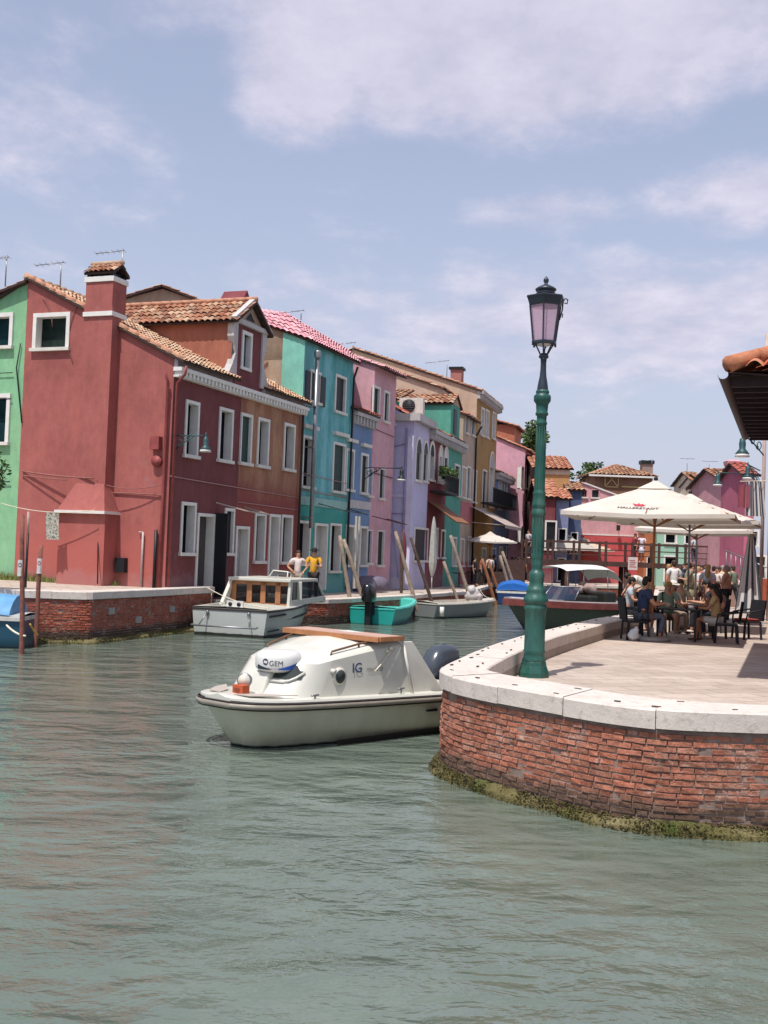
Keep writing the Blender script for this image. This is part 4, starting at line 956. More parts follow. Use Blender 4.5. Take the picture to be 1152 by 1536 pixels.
# ================================================================ BOATS
M_GEL=flat('#c9c8bd',.28,var=.05,scale=1.5,name='white_gelcoat',spec=.5)
def hullpaint(top,low,zl,name='hull_paint',mid=None):
    n=NT(name);z=n.z()
    f=n.math('SUBTRACT',z,zl);f=n.math('MULTIPLY',f,25);f=n.math('ADD',f,n.math('MULTIPLY',n.noise(5,4),1.2));f=n.ramp(f,[(.2,0.),(.9,1.)])
    t=n.ramp(n.noise(2.2,6,.7,n.P((1,1,.5))),[(.3,sc(top,.86)),(.65,top)])
    g=n.math('MULTIPLY',n.math('SUBTRACT',.75,z),1.3,True);g=n.math('MULTIPLY',g,n.noise(3,6,.7,n.P((1,1,.3))))
    t=n.mix(g,t,mid or '#8f9274')
    return n.fin(n.mix(f,low,t),.3,spec=.5)
class Boat:
    def __init__(s,M,L,beam,zs,zb,mats,name,label,cat='boat',p=2.2,q=.5,flare=.82,rake=.5,cock=(.12,.7),floor=.25,group=None,N=26,bowmin=.0,rim=.09,rubmat=None,rub=.045,keel=-.3,zmid=0,transrake=0):
        s.M=M;s.L=L;s.b=beam;s.root=thing(name,M,label,cat,group)
        s.zs=zs;s.zb=zb;s.p=p;s.q=q;s.bm=bowmin;s.rake=rake;s.zmid=zmid
        hb=MB(M,mats[0]);hb.sm=True;st=[]
        for i in range(N+1):
            u=(i/N)**.8 if 0 else 1-(1-i/N)**1.5
            st.append(u)
        secs=[]
        for u in st:
            w=s.w(u);zg=s.zg(u);x=u*L;k=u**4
            fl=flare*(1-.45*u**2.5)
            def px(z): return x-rake*k*(1-max(z,keel)/zg)-transrake*(1-u)*0
            kz=keel*(1-.55*u**3)
            pts=[(px(zg),w,zg),(px(zg*.75),w*(1-(1-fl)*.22),zg*.75),(px(zg*.35),w*(1-(1-fl)*.6),zg*.35),(px(0),w*fl,0.0),(px(kz*.6),w*fl*.72,kz*.6),(px(kz),0.0,kz)]
            sec=pts+[(a,-b,c) for a,b,c in pts[-2::-1]]
            secs.append(sec)
        hb.grid(secs);hb.add(secs[-1],[tuple(range(len(secs[-1])))[::-1]]);hb.sm=False;hb.add(secs[0],[tuple(range(len(secs[0])))])
        s.hull=hb.build('hull',s.root)
        # deck, rim, cockpit
        db=MB(M,mats[1]);a,b=cock
        for i in range(N):
            for sg in (1,-1):
                u0,u1=st[i],st[i+1];P=[]
                for u in (u0,u1):
                    w=s.w(u);x=u*L;zg=s.zg(u);wi=max(0,w-rim);P.append(((x,sg*w,zg+.002),(x,sg*(w*.985),zg+.03),(x-.0,sg*wi,zg+.035),(x,sg*wi*.96,floor),(x,0,floor),(x,0,zg+.07)))
                um=(u0+u1)/2;q0,q1=P
                db.add([q0[0],q1[0],q1[1],q0[1]],[(0,1,2,3)]);db.add([q0[1],q1[1],q1[2],q0[2]],[(0,1,2,3)])
                if a<um<b:
                    db.add([q0[2],q1[2],q1[3],q0[3]],[(0,1,2,3)]);db.add([q0[3],q1[3],q1[4],q0[4]],[(0,1,2,3)])
                    for (uu,vv,Q) in ((st[i-1] if i else -1,um,q0),(um,st[min(i+2,N)],q1)):
                        pass
                    if i==0 or not a<(st[i-1]+st[i])/2<b: db.add([q0[2],q0[3],q0[4],q0[5]],[(0,1,2,3)])
                    if i==N-1 or not a<(st[i+1]+st[min(i+2,N)])/2<b: db.add([q1[2],q1[3],q1[4],q1[5]],[(0,1,2,3)])
                else: db.add([q0[2],q1[2],q1[5],q0[5]],[(0,1,2,3)])
        u=st[-1];w=s.w(u);zg=s.zg(u);wi=max(0,w-rim);x=u*L
        db.add([(x,-w,zg-.01),(x,w,zg-.01),(x,w*.985,zg+.03),(x,wi,zg+.035),(x,0,zg+.07),(x,-wi,zg+.035),(x,-w*.985,zg+.03)],[tuple(range(7))])
        s.deck=db.build('deck',s.root)
        if rubmat:
            rb=MB(M,rubmat);rows=[];
            for u in st: 
                w=s.w(u);x=u*L;zg=s.zg(u);e=.03
                rows.append([(x+e*u**6,w+.004,zg-.004),(x+e*1.2*u**6,w+.028,zg-.012),(x+e*1.2*u**6,w+.028,zg-rub),(x+e*u**6,w-.0,zg-rub-.01)])
            rb.grid(rows);rb.grid([[(a_,-b_,c_) for a_,b_,c_ in r] for r in rows])
            rb.box(-.02,-s.w(0),s.zg(0)-rub,.0,s.w(0),s.zg(0)-.005)
            # close round the bow
            rb.grid([[rows[-1][k],(rows[-1][k][0],-rows[-1][k][1],rows[-1][k][2])] for k in range(4)])
            s.rub=rb.build('rub_rail',s.root)
    def w(s,u): return s.bm+(s.b/2-s.bm)*max(0,1-u**s.p)**s.q*(.9+.1*min(1,u*3))
    def zg(s,u): return s.zs+(s.zb-s.zs)*u**1.8-s.zmid*math.sin(math.pi*u)
def outboard(M,root,x,y,zt,col,sc_=1,name='outboard_motor',label=None,deco=None):
    """cowl, leg and bracket behind the transom at local (x,y), cowl top at zt"""
    cm=flat(col,.22,var=.06,spec=.6,name='motor_cowl');b=MB(M,cm);b.sm=True;rows=[]
    for f,(xo,lx,ly) in zip((0,.12,.3,.55,.8,.94,1),((0,.25,.14),(0,.3,.17),(.0,.32,.18),(-.02,.31,.175),(-.06,.26,.155),(-.08,.2,.11),(-.08,.05,.03))):
        z=zt-.5*sc_*(1-f);rows.append([(x-.12*sc_+xo*sc_+lx*sc_*math.copysign(abs(math.cos(t))**.7,math.cos(t)),y+ly*sc_*math.copysign(abs(math.sin(t))**.7,math.sin(t)),z) for t in [2*math.pi*i/18 for i in range(18)]])
    b.grid(rows,closed=True);o=b.build('outboard_cowl',root)
    l=MB(M,M_IRON if deco is None else cm);l.box(x-.22*sc_,y-.08*sc_,-.35,x+.02*sc_,y+.08*sc_,zt-.48*sc_);l.box(x-.02,y-.13*sc_,zt-.85*sc_,x+.14,y+.13*sc_,zt-.5*sc_);l.build('outboard_leg',root,bevel=.02)
    return o
# ---------------------------------------------------------------- near white cabin boat
NB=FR(.75,18.25,-.644,-.772)
HULLW=hullpaint('#d2d0bf','#20211f',.035,mid='#8f9064')
NBW=[(0,1.36),(1.1,1.21),(1.9,1.08),(3.2,.90),(3.8,.80),(4.1,.70),(4.3,.58),(4.42,.44),(4.5,.25)]
class NBoat(Boat):
    def w(s,u):
        x=u*4.5
        for (a,b),(c,d) in zip(NBW,NBW[1:]):
            if x<=c+1e-6: return b+(d-b)*(x-a)/(c-a)
        return .2
nb=NBoat(NB,4.5,2.4,.60,.68,(HULLW,M_GEL),'cabin_boat','white cabin boat with radar dome and wooden roof rack moored at the curved brick quay',flare=.86,rake=.42,cock=(.03,.24),floor=.3,rim=.1,rubmat=flat('#2c2523',.5),rub=.03,keel=-.28,N=34)
b=MB(NB,flat('#8d867a',.4,var=.1));L=4.5;st=[1-(1-i/34)**1.5 for i in range(35)]
rows=[[(u*L+.034*u**6,nb.w(u)+.03,nb.zg(u)-.03),(u*L+.05*u**6,nb.w(u)+.045,nb.zg(u)-.045),(u*L+.05*u**6,nb.w(u)+.042,nb.zg(u)-.085),(u*L,nb.w(u)-.002,nb.zg(u)-.1)] for u in st]
b.grid(rows);b.grid([[(p[0],-p[1],p[2]) for p in r] for r in rows]);b.grid([[q_,(q_[0],-q_[1],q_[2])] for q_ in rows[-1]]);b.build('fender_strip',nb.root,smooth=True)
b=MB(NB,flat('#241f1e',.5));rows=[[(u*L+.034*u**6,nb.w(u)+.012,nb.zg(u)-.096),(u*L+.034*u**6,nb.w(u)+.012,nb.zg(u)-.115)] for u in st];b.grid(rows);b.grid([[(p[0],-p[1],p[2]) for p in r] for r in rows]);b.grid([[q_,(q_[0],-q_[1],q_[2])] for q_ in rows[-1]]);b.build('lower_fender_strip',nb.root)
# antifouling boot exposed along the aft run
b=MB(NB,flat('#1c1a1a',.6));rows=[]
for i in range(13):
    x=3.0*i/12;u=x/L;w=nb.w(u)*.885;rows.append([(x,w*1.006+.006,-.05),(x,w*1.012+.006,.10-.02*(x/3))])
b.grid(rows);b.grid([[(p[0],-p[1],p[2]) for p in r] for r in rows]);b.build('boot_stripe',nb.root)
cb=MB(NB,M_GEL);cb.sm=False
def cabrow(z0,pts): return [(x,y,z) for x,y,z in pts]
half0=[(1.40,1.0,.6),(2.4,.85,.6),(3.30,.72,.6),(3.72,.66,.6),(3.92,.44,.6),(3.98,.0,.6)]
half1=[(1.78,.94,1.36),(2.45,.84,1.27),(3.05,.735,1.175),(3.28,.68,1.13),(3.46,.46,1.13),(3.52,.0,1.13)]
half2=[(1.84,.89,1.42),(2.45,.79,1.33),(2.98,.69,1.235),(3.16,.63,1.20),(3.32,.42,1.19),(3.38,.0,1.19)]
half3=[(1.88,.45,1.485),(2.45,.42,1.395),(2.90,.38,1.31),(3.04,.33,1.275),(3.12,.2,1.265),(3.15,0,1.265)]
def full(P): return P+[(x,-y,z) for x,y,z in P[-2::-1]]
Rr=[full(P) for P in (half0,half1,half2,half3)]
cb.sm=False
for a_,b_ in ((0,3),(8,11)): cb.grid([r[a_:b_] for r in Rr[:2]])
cb.sm=True;cb.grid([r[2:9] for r in Rr[:2]]);cb.grid([r[2:9] for r in Rr[1:4]])
for a_,b_ in ((0,3),(8,11)): cb.grid([r[a_:b_] for r in Rr[1:4]])
m=len(Rr[3]);ridge=[(1.90,0,1.51),(2.45,0,1.425),(2.90,0,1.32)]
T=Rr[3];o=[T[0],T[1],T[2],T[3],T[4],T[5],T[6],T[7],T[8],T[9],T[10]]
cb.add([T[0],T[1],ridge[1],ridge[0]],[(0,1,2,3)]);cb.add([T[1],T[2],ridge[2],ridge[1]],[(0,1,2,3)]);cb.add([T[10],T[9],ridge[1],ridge[0]],[(0,1,2,3)]);cb.add([T[9],T[8],ridge[2],ridge[1]],[(0,1,2,3)])
cb.add([T[2],T[3],T[4],T[5],T[6],T[7],T[8],ridge[2]],[(0,1,2,3,4,5,6,7)])
cb.sm=False
cb.add([Rr[0][0],Rr[1][0],Rr[2][0],Rr[3][0],ridge[0],Rr[3][-1],Rr[2][-1],Rr[1][-1],Rr[0][-1]],[tuple(range(9))])
cab=cb.build('cabin',nb.root)
for sg in (1,-1):
    b=MB(NB,M_GEL);f=[(.86,1.06,.62),(1.42,.99,.62),(1.82,.915,1.40),(1.52,.94,1.40)]
    b.add([(x,sg*y,z) for x,y,z in f]+[(x,sg*(y-.04),z) for x,y,z in f],[(0,1,2,3),(7,6,5,4),(0,4,5,1),(1,5,6,2),(2,6,7,3),(3,7,4,0)]);b.build('cabin_wing',nb.root,bevel=.01)
b=MB(NB,flat('#a9aaa6',.25))
b.prism([(.35,.62),(.4,1.0),(.62,1.13),(1.25,1.2),(1.5,1.15),(1.55,.62)],lambda u,v,w:Vector((u,w,v)),-.52,-.47);b.build('windbreak',nb.root,bevel=.03)
MG=glass_mat('#3b4140','porthole_glass')
import bisect
def lerp3(a,b,t): return tuple(p+(q-p)*t for p,q in zip(a,b))
def cabside(x,z):
    def along(P):
        for a,b_ in zip(P,P[1:]):
            if x<=b_[0]: return lerp3(a,b_,max(0,(x-a[0])/(b_[0]-a[0])))
        return P[2]
    a=along(half0[:3]);c=along(half1[:3]);f=(z-a[2])/(c[2]-a[2]);return a[1]+(c[1]-a[1])*f
b=MB(NB,flat('#c9c6bc',.3));b.sm=True;yy=cabside(2.93,.95);b.tube([(2.93,yy-.02,.95),(2.93,yy+.02,.95)],.125,24);b.tube([(3.06,yy-.03,1.03),(3.06,yy+.035,1.03)],.035,10);b.use(MG);b.tube([(2.93,yy,.95),(2.93,yy+.026,.95)],.095,24);b.build('porthole',nb.root)
# front window: curved opening under the dome
def fr(y,f):
    def ip(P):
        ya=abs(y)
        for a,b_ in zip(P[2:],P[3:]):
            if b_[1]<=ya<=a[1]: return lerp3(a,b_,(a[1]-ya)/(a[1]-b_[1]))
        return P[2]
    v=Vector(lerp3(ip(half0),ip(half1),f));v.y=y;return v+Vector((.012,0,.012))
b=MB(NB,MG);ys=[.12+.48*i/8 for i in range(9)]
b.grid([[fr(y,.60+.30*0) for y in ys],[fr(y,.78) for y in ys],[fr(y,.93-.25*max(0,(y-.48)/.12)) for y in ys]]);b.build('front_window',nb.root)
b=MB(NB,flat('#bdbcb4',.3));b.sm=True;b.tube([fr(y,.52+.3*max(0,(y-.42)/.2)**2) for y in ys],.02,8);b.build('window_hood',nb.root)
DC=(3.5,.12)
b=MB(NB,flat('#d3d2ce',.3,var=.04));b.sm=True
b.lathe([(.2,.99),(.27,1.01),(.315,1.04),(.325,1.09),(.325,1.19),(.305,1.25),(.24,1.285),(.1,1.295),(.001,1.297)],DC,36)
dome=b.build('radar_dome',nb.root)
b=MB(NB,M_GEL);b.prism([(3.2,1.0),(3.2,.9),(3.8,.72),(3.88,.7),(3.76,1.0)],lambda u,v,w:Vector((u,w,v)),-.1,.2);b.build('dome_bracket',nb.root,bevel=.03)
camL=NB.inverted()@Vector((0,0,EYE));va=math.atan2(camL.y-DC[1],camL.x-DC[0])
def wrap(me,a0,z0,r,c=DC):
    return [( c[0]+r*math.cos(a0+v.co.x/r), c[1]+r*math.sin(a0+v.co.x/r), z0+v.co.y) for v in me.vertices],[tuple(p.vertices) for p in me.polygons]
tm=textmesh('GEM',.1);b=MB(NB,flat('#5b6470',.5));b.add(*wrap(tm,va-.1,1.13,.329));b.build('lettering',dome)
b=MB(NB,flat('#20365c',.5))
for k in range(2):
    a0=va-.58;pts=[]
    for i in range(9):
        t=math.pi*(k+i/8)*1.0+.6;pts.append((a0+.14*math.cos(t),1.15+.045*math.sin(t)))
    ins=[(a0+(.04 if k else -.04)+.06*math.cos(math.pi*(k+1-i/8)+.6),1.15+.024*math.sin(math.pi*(k+1-i/8)+.6)) for i in range(9)]
    P=[(DC[0]+.329*math.cos(a),DC[1]+.329*math.sin(a),z) for a,z in pts+ins];b.add(P,[tuple(range(len(P)))])
b.build('emblem',dome)
b=MB(NB,flat('#274a9a',.4));rows=[]
for i in range(15):
    f=i/14;a=va+.0+.95*f;h=.012+.085*f
    rows.append([(DC[0]+.3285*math.cos(a),DC[1]+.3285*math.sin(a),z) for z in (1.045,1.045+h)])
b.grid(rows);rows=[]
for i in range(9):
    f=i/8;a=va-1.05+.75*f;h=.06*(1-f)+.006
    rows.append([(DC[0]+.3285*math.cos(a),DC[1]+.3285*math.sin(a),z) for z in (1.042,1.042+h)])
b.use(flat('#26303c',.4));b.grid(rows);b.build('stripe',dome)
b=MB(NB,M_METAL);b.sm=True;b.tube([(4.06,.06,.72),(4.06,.06,.82)],.03,8)
d=Vector((.8,.5,.05)).normalized();c_=Vector((4.06,.06,.9));b.tube([c_-d*.08,c_-d*.03,c_+d*.06,c_+d*.08],[.05,.09,.105,.095],20);b.use(flat('#c9c4b6',.12));b.tube([c_+d*.075,c_+d*.085],.085,16);b.build('searchlight',nb.root)
b=MB(NB,flat('#b4532f',.5,var=.15));b.box(4.11,.0,.715,4.24,.2,.85);b.use(flat('#7c3c22',.5));b.box(4.242,.04,.76,4.246,.14,.81);b.build('orange_box',nb.root,bevel=.008)
b=MB(NB,flat('#a99f96',.7,var=.1))
for sg in (1,-1): b.prism([(3.7,sg*.72),(4.02,sg*.6),(4.3,sg*.4),(4.34,sg*.14),(4.04,sg*.3)],lambda u,v,w:Vector((u,v,w)),.735,.744)
b.build('grip_pad',nb.root)
# wooden rack across the after end of the roof
ML=flat('#a8734c',.5,var=.2,scale=7);MLP=flat('#b39284',.6,var=.08)
b=MB(NB,ML)
for x_ in (1.80,2.34): b.bar((x_,-.95,1.455),(x_,.98,1.455),.06,.07)
for y_ in (-.95,-.4,.3,.98): b.bar((1.80,y_,1.46),(2.34,y_,1.46),.05,.065)
for y_ in (-.85,.7): b.box(1.95,y_-.03,1.36,2.0,y_+.03,1.49)
b.build('roof_rack',nb.root)
b=MB(NB,MLP);b.box(1.83,-.92,1.48,2.31,.95,1.493);b.build('rack_panel',nb.root)
b=MB(NB,flat('#6a4a38',.4,var=.2))
b.sm=True
for sg in (1,-1): b.tube([(3.0,sg*.64,1.21),(2.97,sg*.64,1.29),(2.5,sg*.73,1.385),(2.1,sg*.80,1.44),(1.95,sg*.82,1.45)],.016,6);b.tube([(2.5,sg*.73,1.31),(2.5,sg*.73,1.38)],.016,6)
b.build('hand_rail',nb.root)
b=MB(NB,M_WHITE);b.sm=True;b.tube([(1.62,1.06,.63),(1.80,.97,1.44)],.02,8);b.build('stanchion',nb.root)
b=MB(NB,M_ROPE);b.sm=True;b.tube(bez((2.02,.95,1.30),(2.35,.92,1.0),.02,6),.011,5);b.tube([(2.0,.88,1.31),(2.0,.96,1.3)],.035,8);b.tube([(2.08,.88,1.28),(2.08,.95,1.27)],.022,8);b.build('rope',nb.root)
def onside(me,x0,z0,yo=.010,sx=1):
    vs=[]
    for v in me.vertices: z=z0+v.co.y;x=x0-v.co.x*sx;vs.append((x,cabside(x,z)+yo,z))
    return vs,[tuple(p.vertices) for p in me.polygons]
tm=textmesh('IG',.19,.002);b=MB(NB,flat('#4b6490',.5));b.add(*onside(tm,2.62,1.05));b.build('lettering',cab)
tm=textmesh('nautica',.11,0,.4);b=MB(NB,flat('#a3a39c',.5));b.add(*onside(tm,2.3,1.03));b.build('lettering',cab)
b=MB(NB,M_METAL);b.sm=True
for (x_,y_) in ((3.45,.8),(1.85,1.02)): b.tube([(x_,y_,.66),(x_,y_,.73)],.014,6);b.tube([(x_-.07,y_,.73),(x_+.07,y_,.73)],.014,6)
b.build('cleat',nb.root)
outboard(NB,nb.root,-.22,.05,1.2,'#3f464f',1.25)
b=MB(NB,M_METAL);b.box(-.6,.27,.80,-.2,.285,.815);b.build('cowl_trim',nb.root)
b=MB(NB,M_IRON);b.prism([(1.15,.36),(1.4,.37),(1.4,.40),(1.15,.40)],lambda u,v,w:Vector((u,w,v)),nb.w(1.2/L)*.96,nb.w(1.2/L)*.96+.03);b.build('side_vent',nb.root)
b=MB(NB,flat('#1e2146',.25,spec=.6));b.sm=True;b.ball((.72,1.4,.24),(.13,.13,.15),16,12);b.tube([(.72,1.4,.38),(.72,1.4,.43)],.03,8);b.use(flat('#cfd0cc',.6));b.tube([(.72,1.4,.42),(.74,1.27,.66)],.008,5)
b.build('fender',label='dark blue ball fender hanging between the white cabin boat and the brick quay',cat='fender')
b=MB(mat=M_ROPE);b.sm=True;b.tube(bez(NB@Vector((.8,1.0,.7)),Vector((1.25,15.9,1.1)),.05,8),.012,5);b.build('mooring_rope',label='pale rope tying the white cabin boat to the quay wall',cat='rope')
# ---------------------------------------------------------------- white cruiser at the left bank
CBm=FR(-4.5,32.9,.3,.954)
cr=Boat(CBm,5.6,2.72,.82,1.02,(hullpaint('#b3b8b4','#2a2c28',.09,mid='#99a099'),M_GEL),'motor_cruiser','white motor cruiser with a wood and glass cabin, stern towards us',p=2.6,q=.6,flare=.92,rake=.9,cock=(.03,.33),floor=.35,rim=.16,rubmat=flat('#3a322e',.5),rub=.06)
W0,W1=-1.15,.85
b=MB(CBm,M_GEL);b.box(1.75,W0-.06,1.62,4.15,W1+.06,1.72)
b.prism([(1.55,.86),(1.75,.86),(2.0,1.66),(1.85,1.66)],lambda u,v,w:Vector((u,w,v)),W1,W1+.08);b.prism([(1.75,.86),(1.95,.86),(2.0,1.66),(1.85,1.66)],lambda u,v,w:Vector((u,w,v)),W0-.05,W0+.05)
b.bar((1.2,W1+.02,.85),(1.9,W1+.02,1.66),.12,.05)
b.prism([(1.9,.86),(4.9,.95),(4.75,1.12),(1.9,1.06)],lambda u,v,w:Vector((u,w,v)),W0-.06,W0);b.prism([(1.9,.86),(4.9,.95),(4.75,1.12),(1.9,1.06)],lambda u,v,w:Vector((u,w,v)),W1,W1+.06)
b.bar((4.1,W0-.02,1.66),(4.85,W0-.02,1.1),.07,.07);b.bar((4.1,W1+.02,1.66),(4.85,W1+.02,1.1),.07,.07);b.bar((2.45,W0-.02,1.64),(2.5,W0-.02,1.05),.3,.04)
b.box(4.7,W0-.06,.9,4.95,W1+.06,1.1);b.build('cabin',cr.root,bevel=.02)
b=MB(CBm,clear_glass('#2a3540',alpha=.7));
for y_ in (W0-.02,W1+.02): b.add([(1.95,y_,1.08),(4.7,y_,1.12),(4.1,y_,1.62),(1.95,y_,1.62)],[(0,1,2,3)])
b.add([(4.1,W0,1.64),(4.1,W1,1.64),(4.78,W1,1.12),(4.78,W0,1.12)],[(0,1,2,3)]);b.build('windshield',cr.root)
MWD=flat('#a5714c',.5,var=.2,scale=6)
b=MB(CBm,MWD);ww=(W1-W0)
for f in (0,.3,.56,.84): 
    y_=W1-.06-f*(ww-.2)-.1;b.box(1.9,y_,.9,1.96,y_+.17,1.6)
b.box(1.9,W0+.02,1.5,1.955,W1-.02,1.62);b.box(1.9,W0+.02,.84,1.955,W1-.02,.94);b.build('wooden_bulkhead',cr.root)
b=MB(CBm,clear_glass('#1c1a1c','dark_glass',.75));b.add([(1.925,W0+.05,.9),(1.925,W1-.05,.9),(1.925,W1-.05,1.55),(1.925,W0+.05,1.55)],[(0,1,2,3)]);b.build('door_glass',cr.root)
b=MB(CBm,M_GEL);b.sm=True;b.tube([(2.6,-.75,1.72),(2.75,-.7,1.92),(2.75,-.2,1.95),(2.6,-.1,1.73)],.028,6);b.tube([(2.6,-.75,1.72),(2.9,-.75,1.72),(3.0,-.7,1.9),(2.75,-.7,1.92)],.02,6);b.sm=False;b.use(M_IRON);b.add([(2.66,-.7,1.8),(2.66,-.16,1.82),(2.76,-.2,1.93),(2.76,-.7,1.9)],[(0,1,2,3)]);b.build('roof_hatch',cr.root)
b=MB(CBm,M_METAL);b.sm=True;b.tube([(3.6,-.9,1.74),(3.6,-.9,1.95)],.015,6);b.tube([(3.3,-.9,1.8),(3.95,-.9,1.8)],.012,6);b.tube([(1.1,1.15,.9),(1.1,1.15,1.2)],.012,6);b.build('aerial',cr.root)
b=MB(CBm,M_METAL);b.sm=True;b.tube([(-.16,1.1,.32),(-.3,1.1,.30),(-.3,-1.0,.30),(-.16,-1.0,.32)],.028,6)
for y_ in (.7,-.65): b.tube([(-.03,y_,.7),(-.28,y_+.12*(1 if y_>0 else -1)*1.2,.32)],.018,6);b.tube([(-.02,y_,.62),(-.05,y_,.74)],.05,8)
b.build('stern_rail',cr.root)
b=MB(CBm,M_WHITE);b.box(.04,-.42,.86,.1,.12,1.06);b.use(M_DARK);b.sm=True
for y_ in (-.28,.0): b.tube([(.05,y_,.96),(.03,y_,.96)],.065,12)
b.build('lamp_box',cr.root)
b=MB(CBm,M_IRON)
b.prism([(-.02,.62),(1.2,.64),(1.2,.7),(-.02,.68)],lambda u,v,w:Vector((u,w,v)),-1.3,-1.345);b.prism([(-.02,.18),(.8,.2),(.8,.25),(-.02,.24)],lambda u,v,w:Vector((u,w,v)),-1.26,-1.3);b.build('side_strake',cr.root)
rows=[];b=MB(CBm,M_IRON)
for i in range(20):
    u=.02+.9*i/19;rows.append([(u*5.6-.9*u**4*.4,-cr.w(u)*(.955)-.012,.44+.16*u),(u*5.6-.9*u**4*.4,-cr.w(u)*.955-.012,.51+.16*u)])
b.grid(rows);b.build('side_stripe',cr.root)
tm=textmesh('VE8821',.2);b=MB(CBm,flat('#5c6670',.5));b.add([(3.4+v.co.x,-cr.w(.6)*.985-.02,.74+v.co.y) for v in tm.vertices],[tuple(p.vertices) for p in tm.polygons]);b.build('lettering',cr.root)
# ---------------------------------------------------------------- teal open boat with a black outboard
TBm=FR(-.32,40.3,.26,.96)
tb=Boat(TBm,5.6,2.0,.62,.78,(hullpaint('#1f9a90','#1f5f58',.03,mid='#2c8f86'),flat('#5cc2b4',.4,var=.08)),'open_boat','turquoise open boat with a black outboard motor at the left bank',p=2.4,q=.6,flare=.85,cock=(.06,.8),floor=.22,rim=.14,rubmat=flat('#4ab8aa',.4),rub=.06)
b=MB(TBm,flat('#3fae9f',.5));b.box(1.4,-.8,.42,1.75,.8,.5);b.box(3.0,-.75,.45,3.35,.75,.53);b.build('seat',tb.root)
outboard(TBm,tb.root,-.1,0.05,1.52,'#1a1d22',1.35)
b=MB(TBm,M_METAL);tm=textmesh('60',.12);b.add([(-.1-.46,.05-v.co.x,1.2+v.co.y) for v in tm.vertices],[tuple(p.vertices) for p in tm.polygons]);b.build('lettering',tb.root)
# ---------------------------------------------------------------- grey open boat with bundled cover
GBm=FR(1.75,45.7,.72,.69)
gb_=Boat(GBm,4.5,1.8,.62,.74,(hullpaint('#7c7f80','#2c3430',.05,mid='#6e7470'),flat('#b9b2a6',.6,var=.1)),'open_boat','grey and white open boat with a white bundled cover on its foredeck',p=2.2,q=.6,flare=.8,cock=(.08,.62),floor=.22,rim=.12,rubmat=flat('#cfc9bd',.5),rub=.05)
b=MB(GBm,stucco('#c9c5c2','#a07876',.5,name='bundled_canvas'));b.sm=True;b.ball((3.0,-.1,.9),(.36,.3,.3),16,10,.16);b.ball((3.25,.12,.84),(.3,.26,.2),14,8,.18);b.ball((2.85,-.15,1.15),(.2,.18,.2),12,8,.2);b.ball((3.1,-.3,.85),(.22,.2,.18),12,8,.2);b.build('bundled_cover',label='white bundled canvas cover lying on the grey open boat',cat='boat cover')
b=MB(GBm,flat('#a8a196',.7));b.box(1.2,-.75,.45,1.5,.75,.52);b.build('seat',gb_.root)
b=MB(GBm,M_WHITE);b.sm=True
b.tube([(.1,-1.0,.5),(.1,-1.0,.12)],.09,10);b.build('fender',label='white cylinder fender hanging at the stern of the grey open boat',cat='fender')
# ---------------------------------------------------------------- blue boat with tarpaulin
BBm=FR(7.2,60,.12,.99)
bb_=Boat(BBm,5.2,2.0,.75,.95,(hullpaint('#1f3a6a','#182030',.05,mid='#24406c'),flat('#c4c6c8',.5)),'open_boat','dark blue boat with a white rim moored beyond the leaning poles',p=2.2,q=.6,flare=.85,cock=(.06,.7),floor=.25,rim=.12,rubmat=flat('#d0cfc8',.5),rub=.12)
b=MB(BBm,flat('#1f63b4',.6,var=.15,bump=.4));rows=[]
for i in range(8):
    u=.02+.78*i/7;w=bb_.w(u);rows.append([(u*5.2,w*math.cos(math.pi*j/8),bb_.zg(u)+.03+.52*math.sin(math.pi*j/8)*(1-.35*abs(i-3)/4)+ru(-.03,.03)) for j in range(9)])
b.grid(rows);b.add(rows[0],[tuple(range(9))]);b.build('tarpaulin',label='bright blue tarpaulin tented over the dark blue boat',cat='tarpaulin',smooth=True)
# ---------------------------------------------------------------- mahogany runabout behind the parapet
SBm=FR(9.05,43.2,-.83,-.56)
MAH=flat('#7c4440',.25,var=.25,scale=4,spec=.6,name='varnished_mahogany')
sb_=Boat(SBm,5.5,2.1,1.02,1.15,(hullpaint('#414a42','#20261f',.06,mid='#39423a'),flat('#a39c9c',.25,spec=.6)),'runabout','runabout with grey deck, mahogany band and wrap windshield behind the lamp post',p=2.0,q=.62,flare=.7,rake=1.0,cock=(.08,.62),floor=.3,rim=.22,rubmat=MAH,rub=.24)
b=MB(SBm,clear_glass('#26364e',alpha=.72));rows=[]
for i in range(13):
    t=-1.25+2.5*i/12;rows.append([(2.4+1.25*math.cos(t),.88*math.sin(t),1.14),(2.1+1.1*math.cos(t),.8*math.sin(t),1.62)])
b.grid(rows);b.build('windshield',sb_.root)
b=MB(SBm,M_METAL);b.sm=True;b.tube([r[1] for r in rows],.02,6)
for i in (0,6,12): b.tube([rows[i][0],rows[i][1]],.022,6)
b.build('windshield_frame',sb_.root)
b=MB(SBm,flat('#20231f',.7));b.box(.5,-.75,.6,1.1,.75,1.45);b.box(1.4,-.7,.5,1.9,.7,1.3);b.build('seat',sb_.root,bevel=.08)
b=MB(SBm,stucco('#b8a89e','#8c6a5c',.8,name='deck_bag'));b.sm=True;b.ball((1.5,.3,1.55),(.3,.26,.2),12,8,.2);b.ball((1.75,.0,1.5),(.2,.22,.16),10,7,.2);b.use(M_DKWOOD);b.ball((1.2,-.35,1.6),(.22,.2,.2),10,7,.15);b.build('gear_bundle',label='pale bundle of gear lying in the mahogany runabout',cat='bundle')
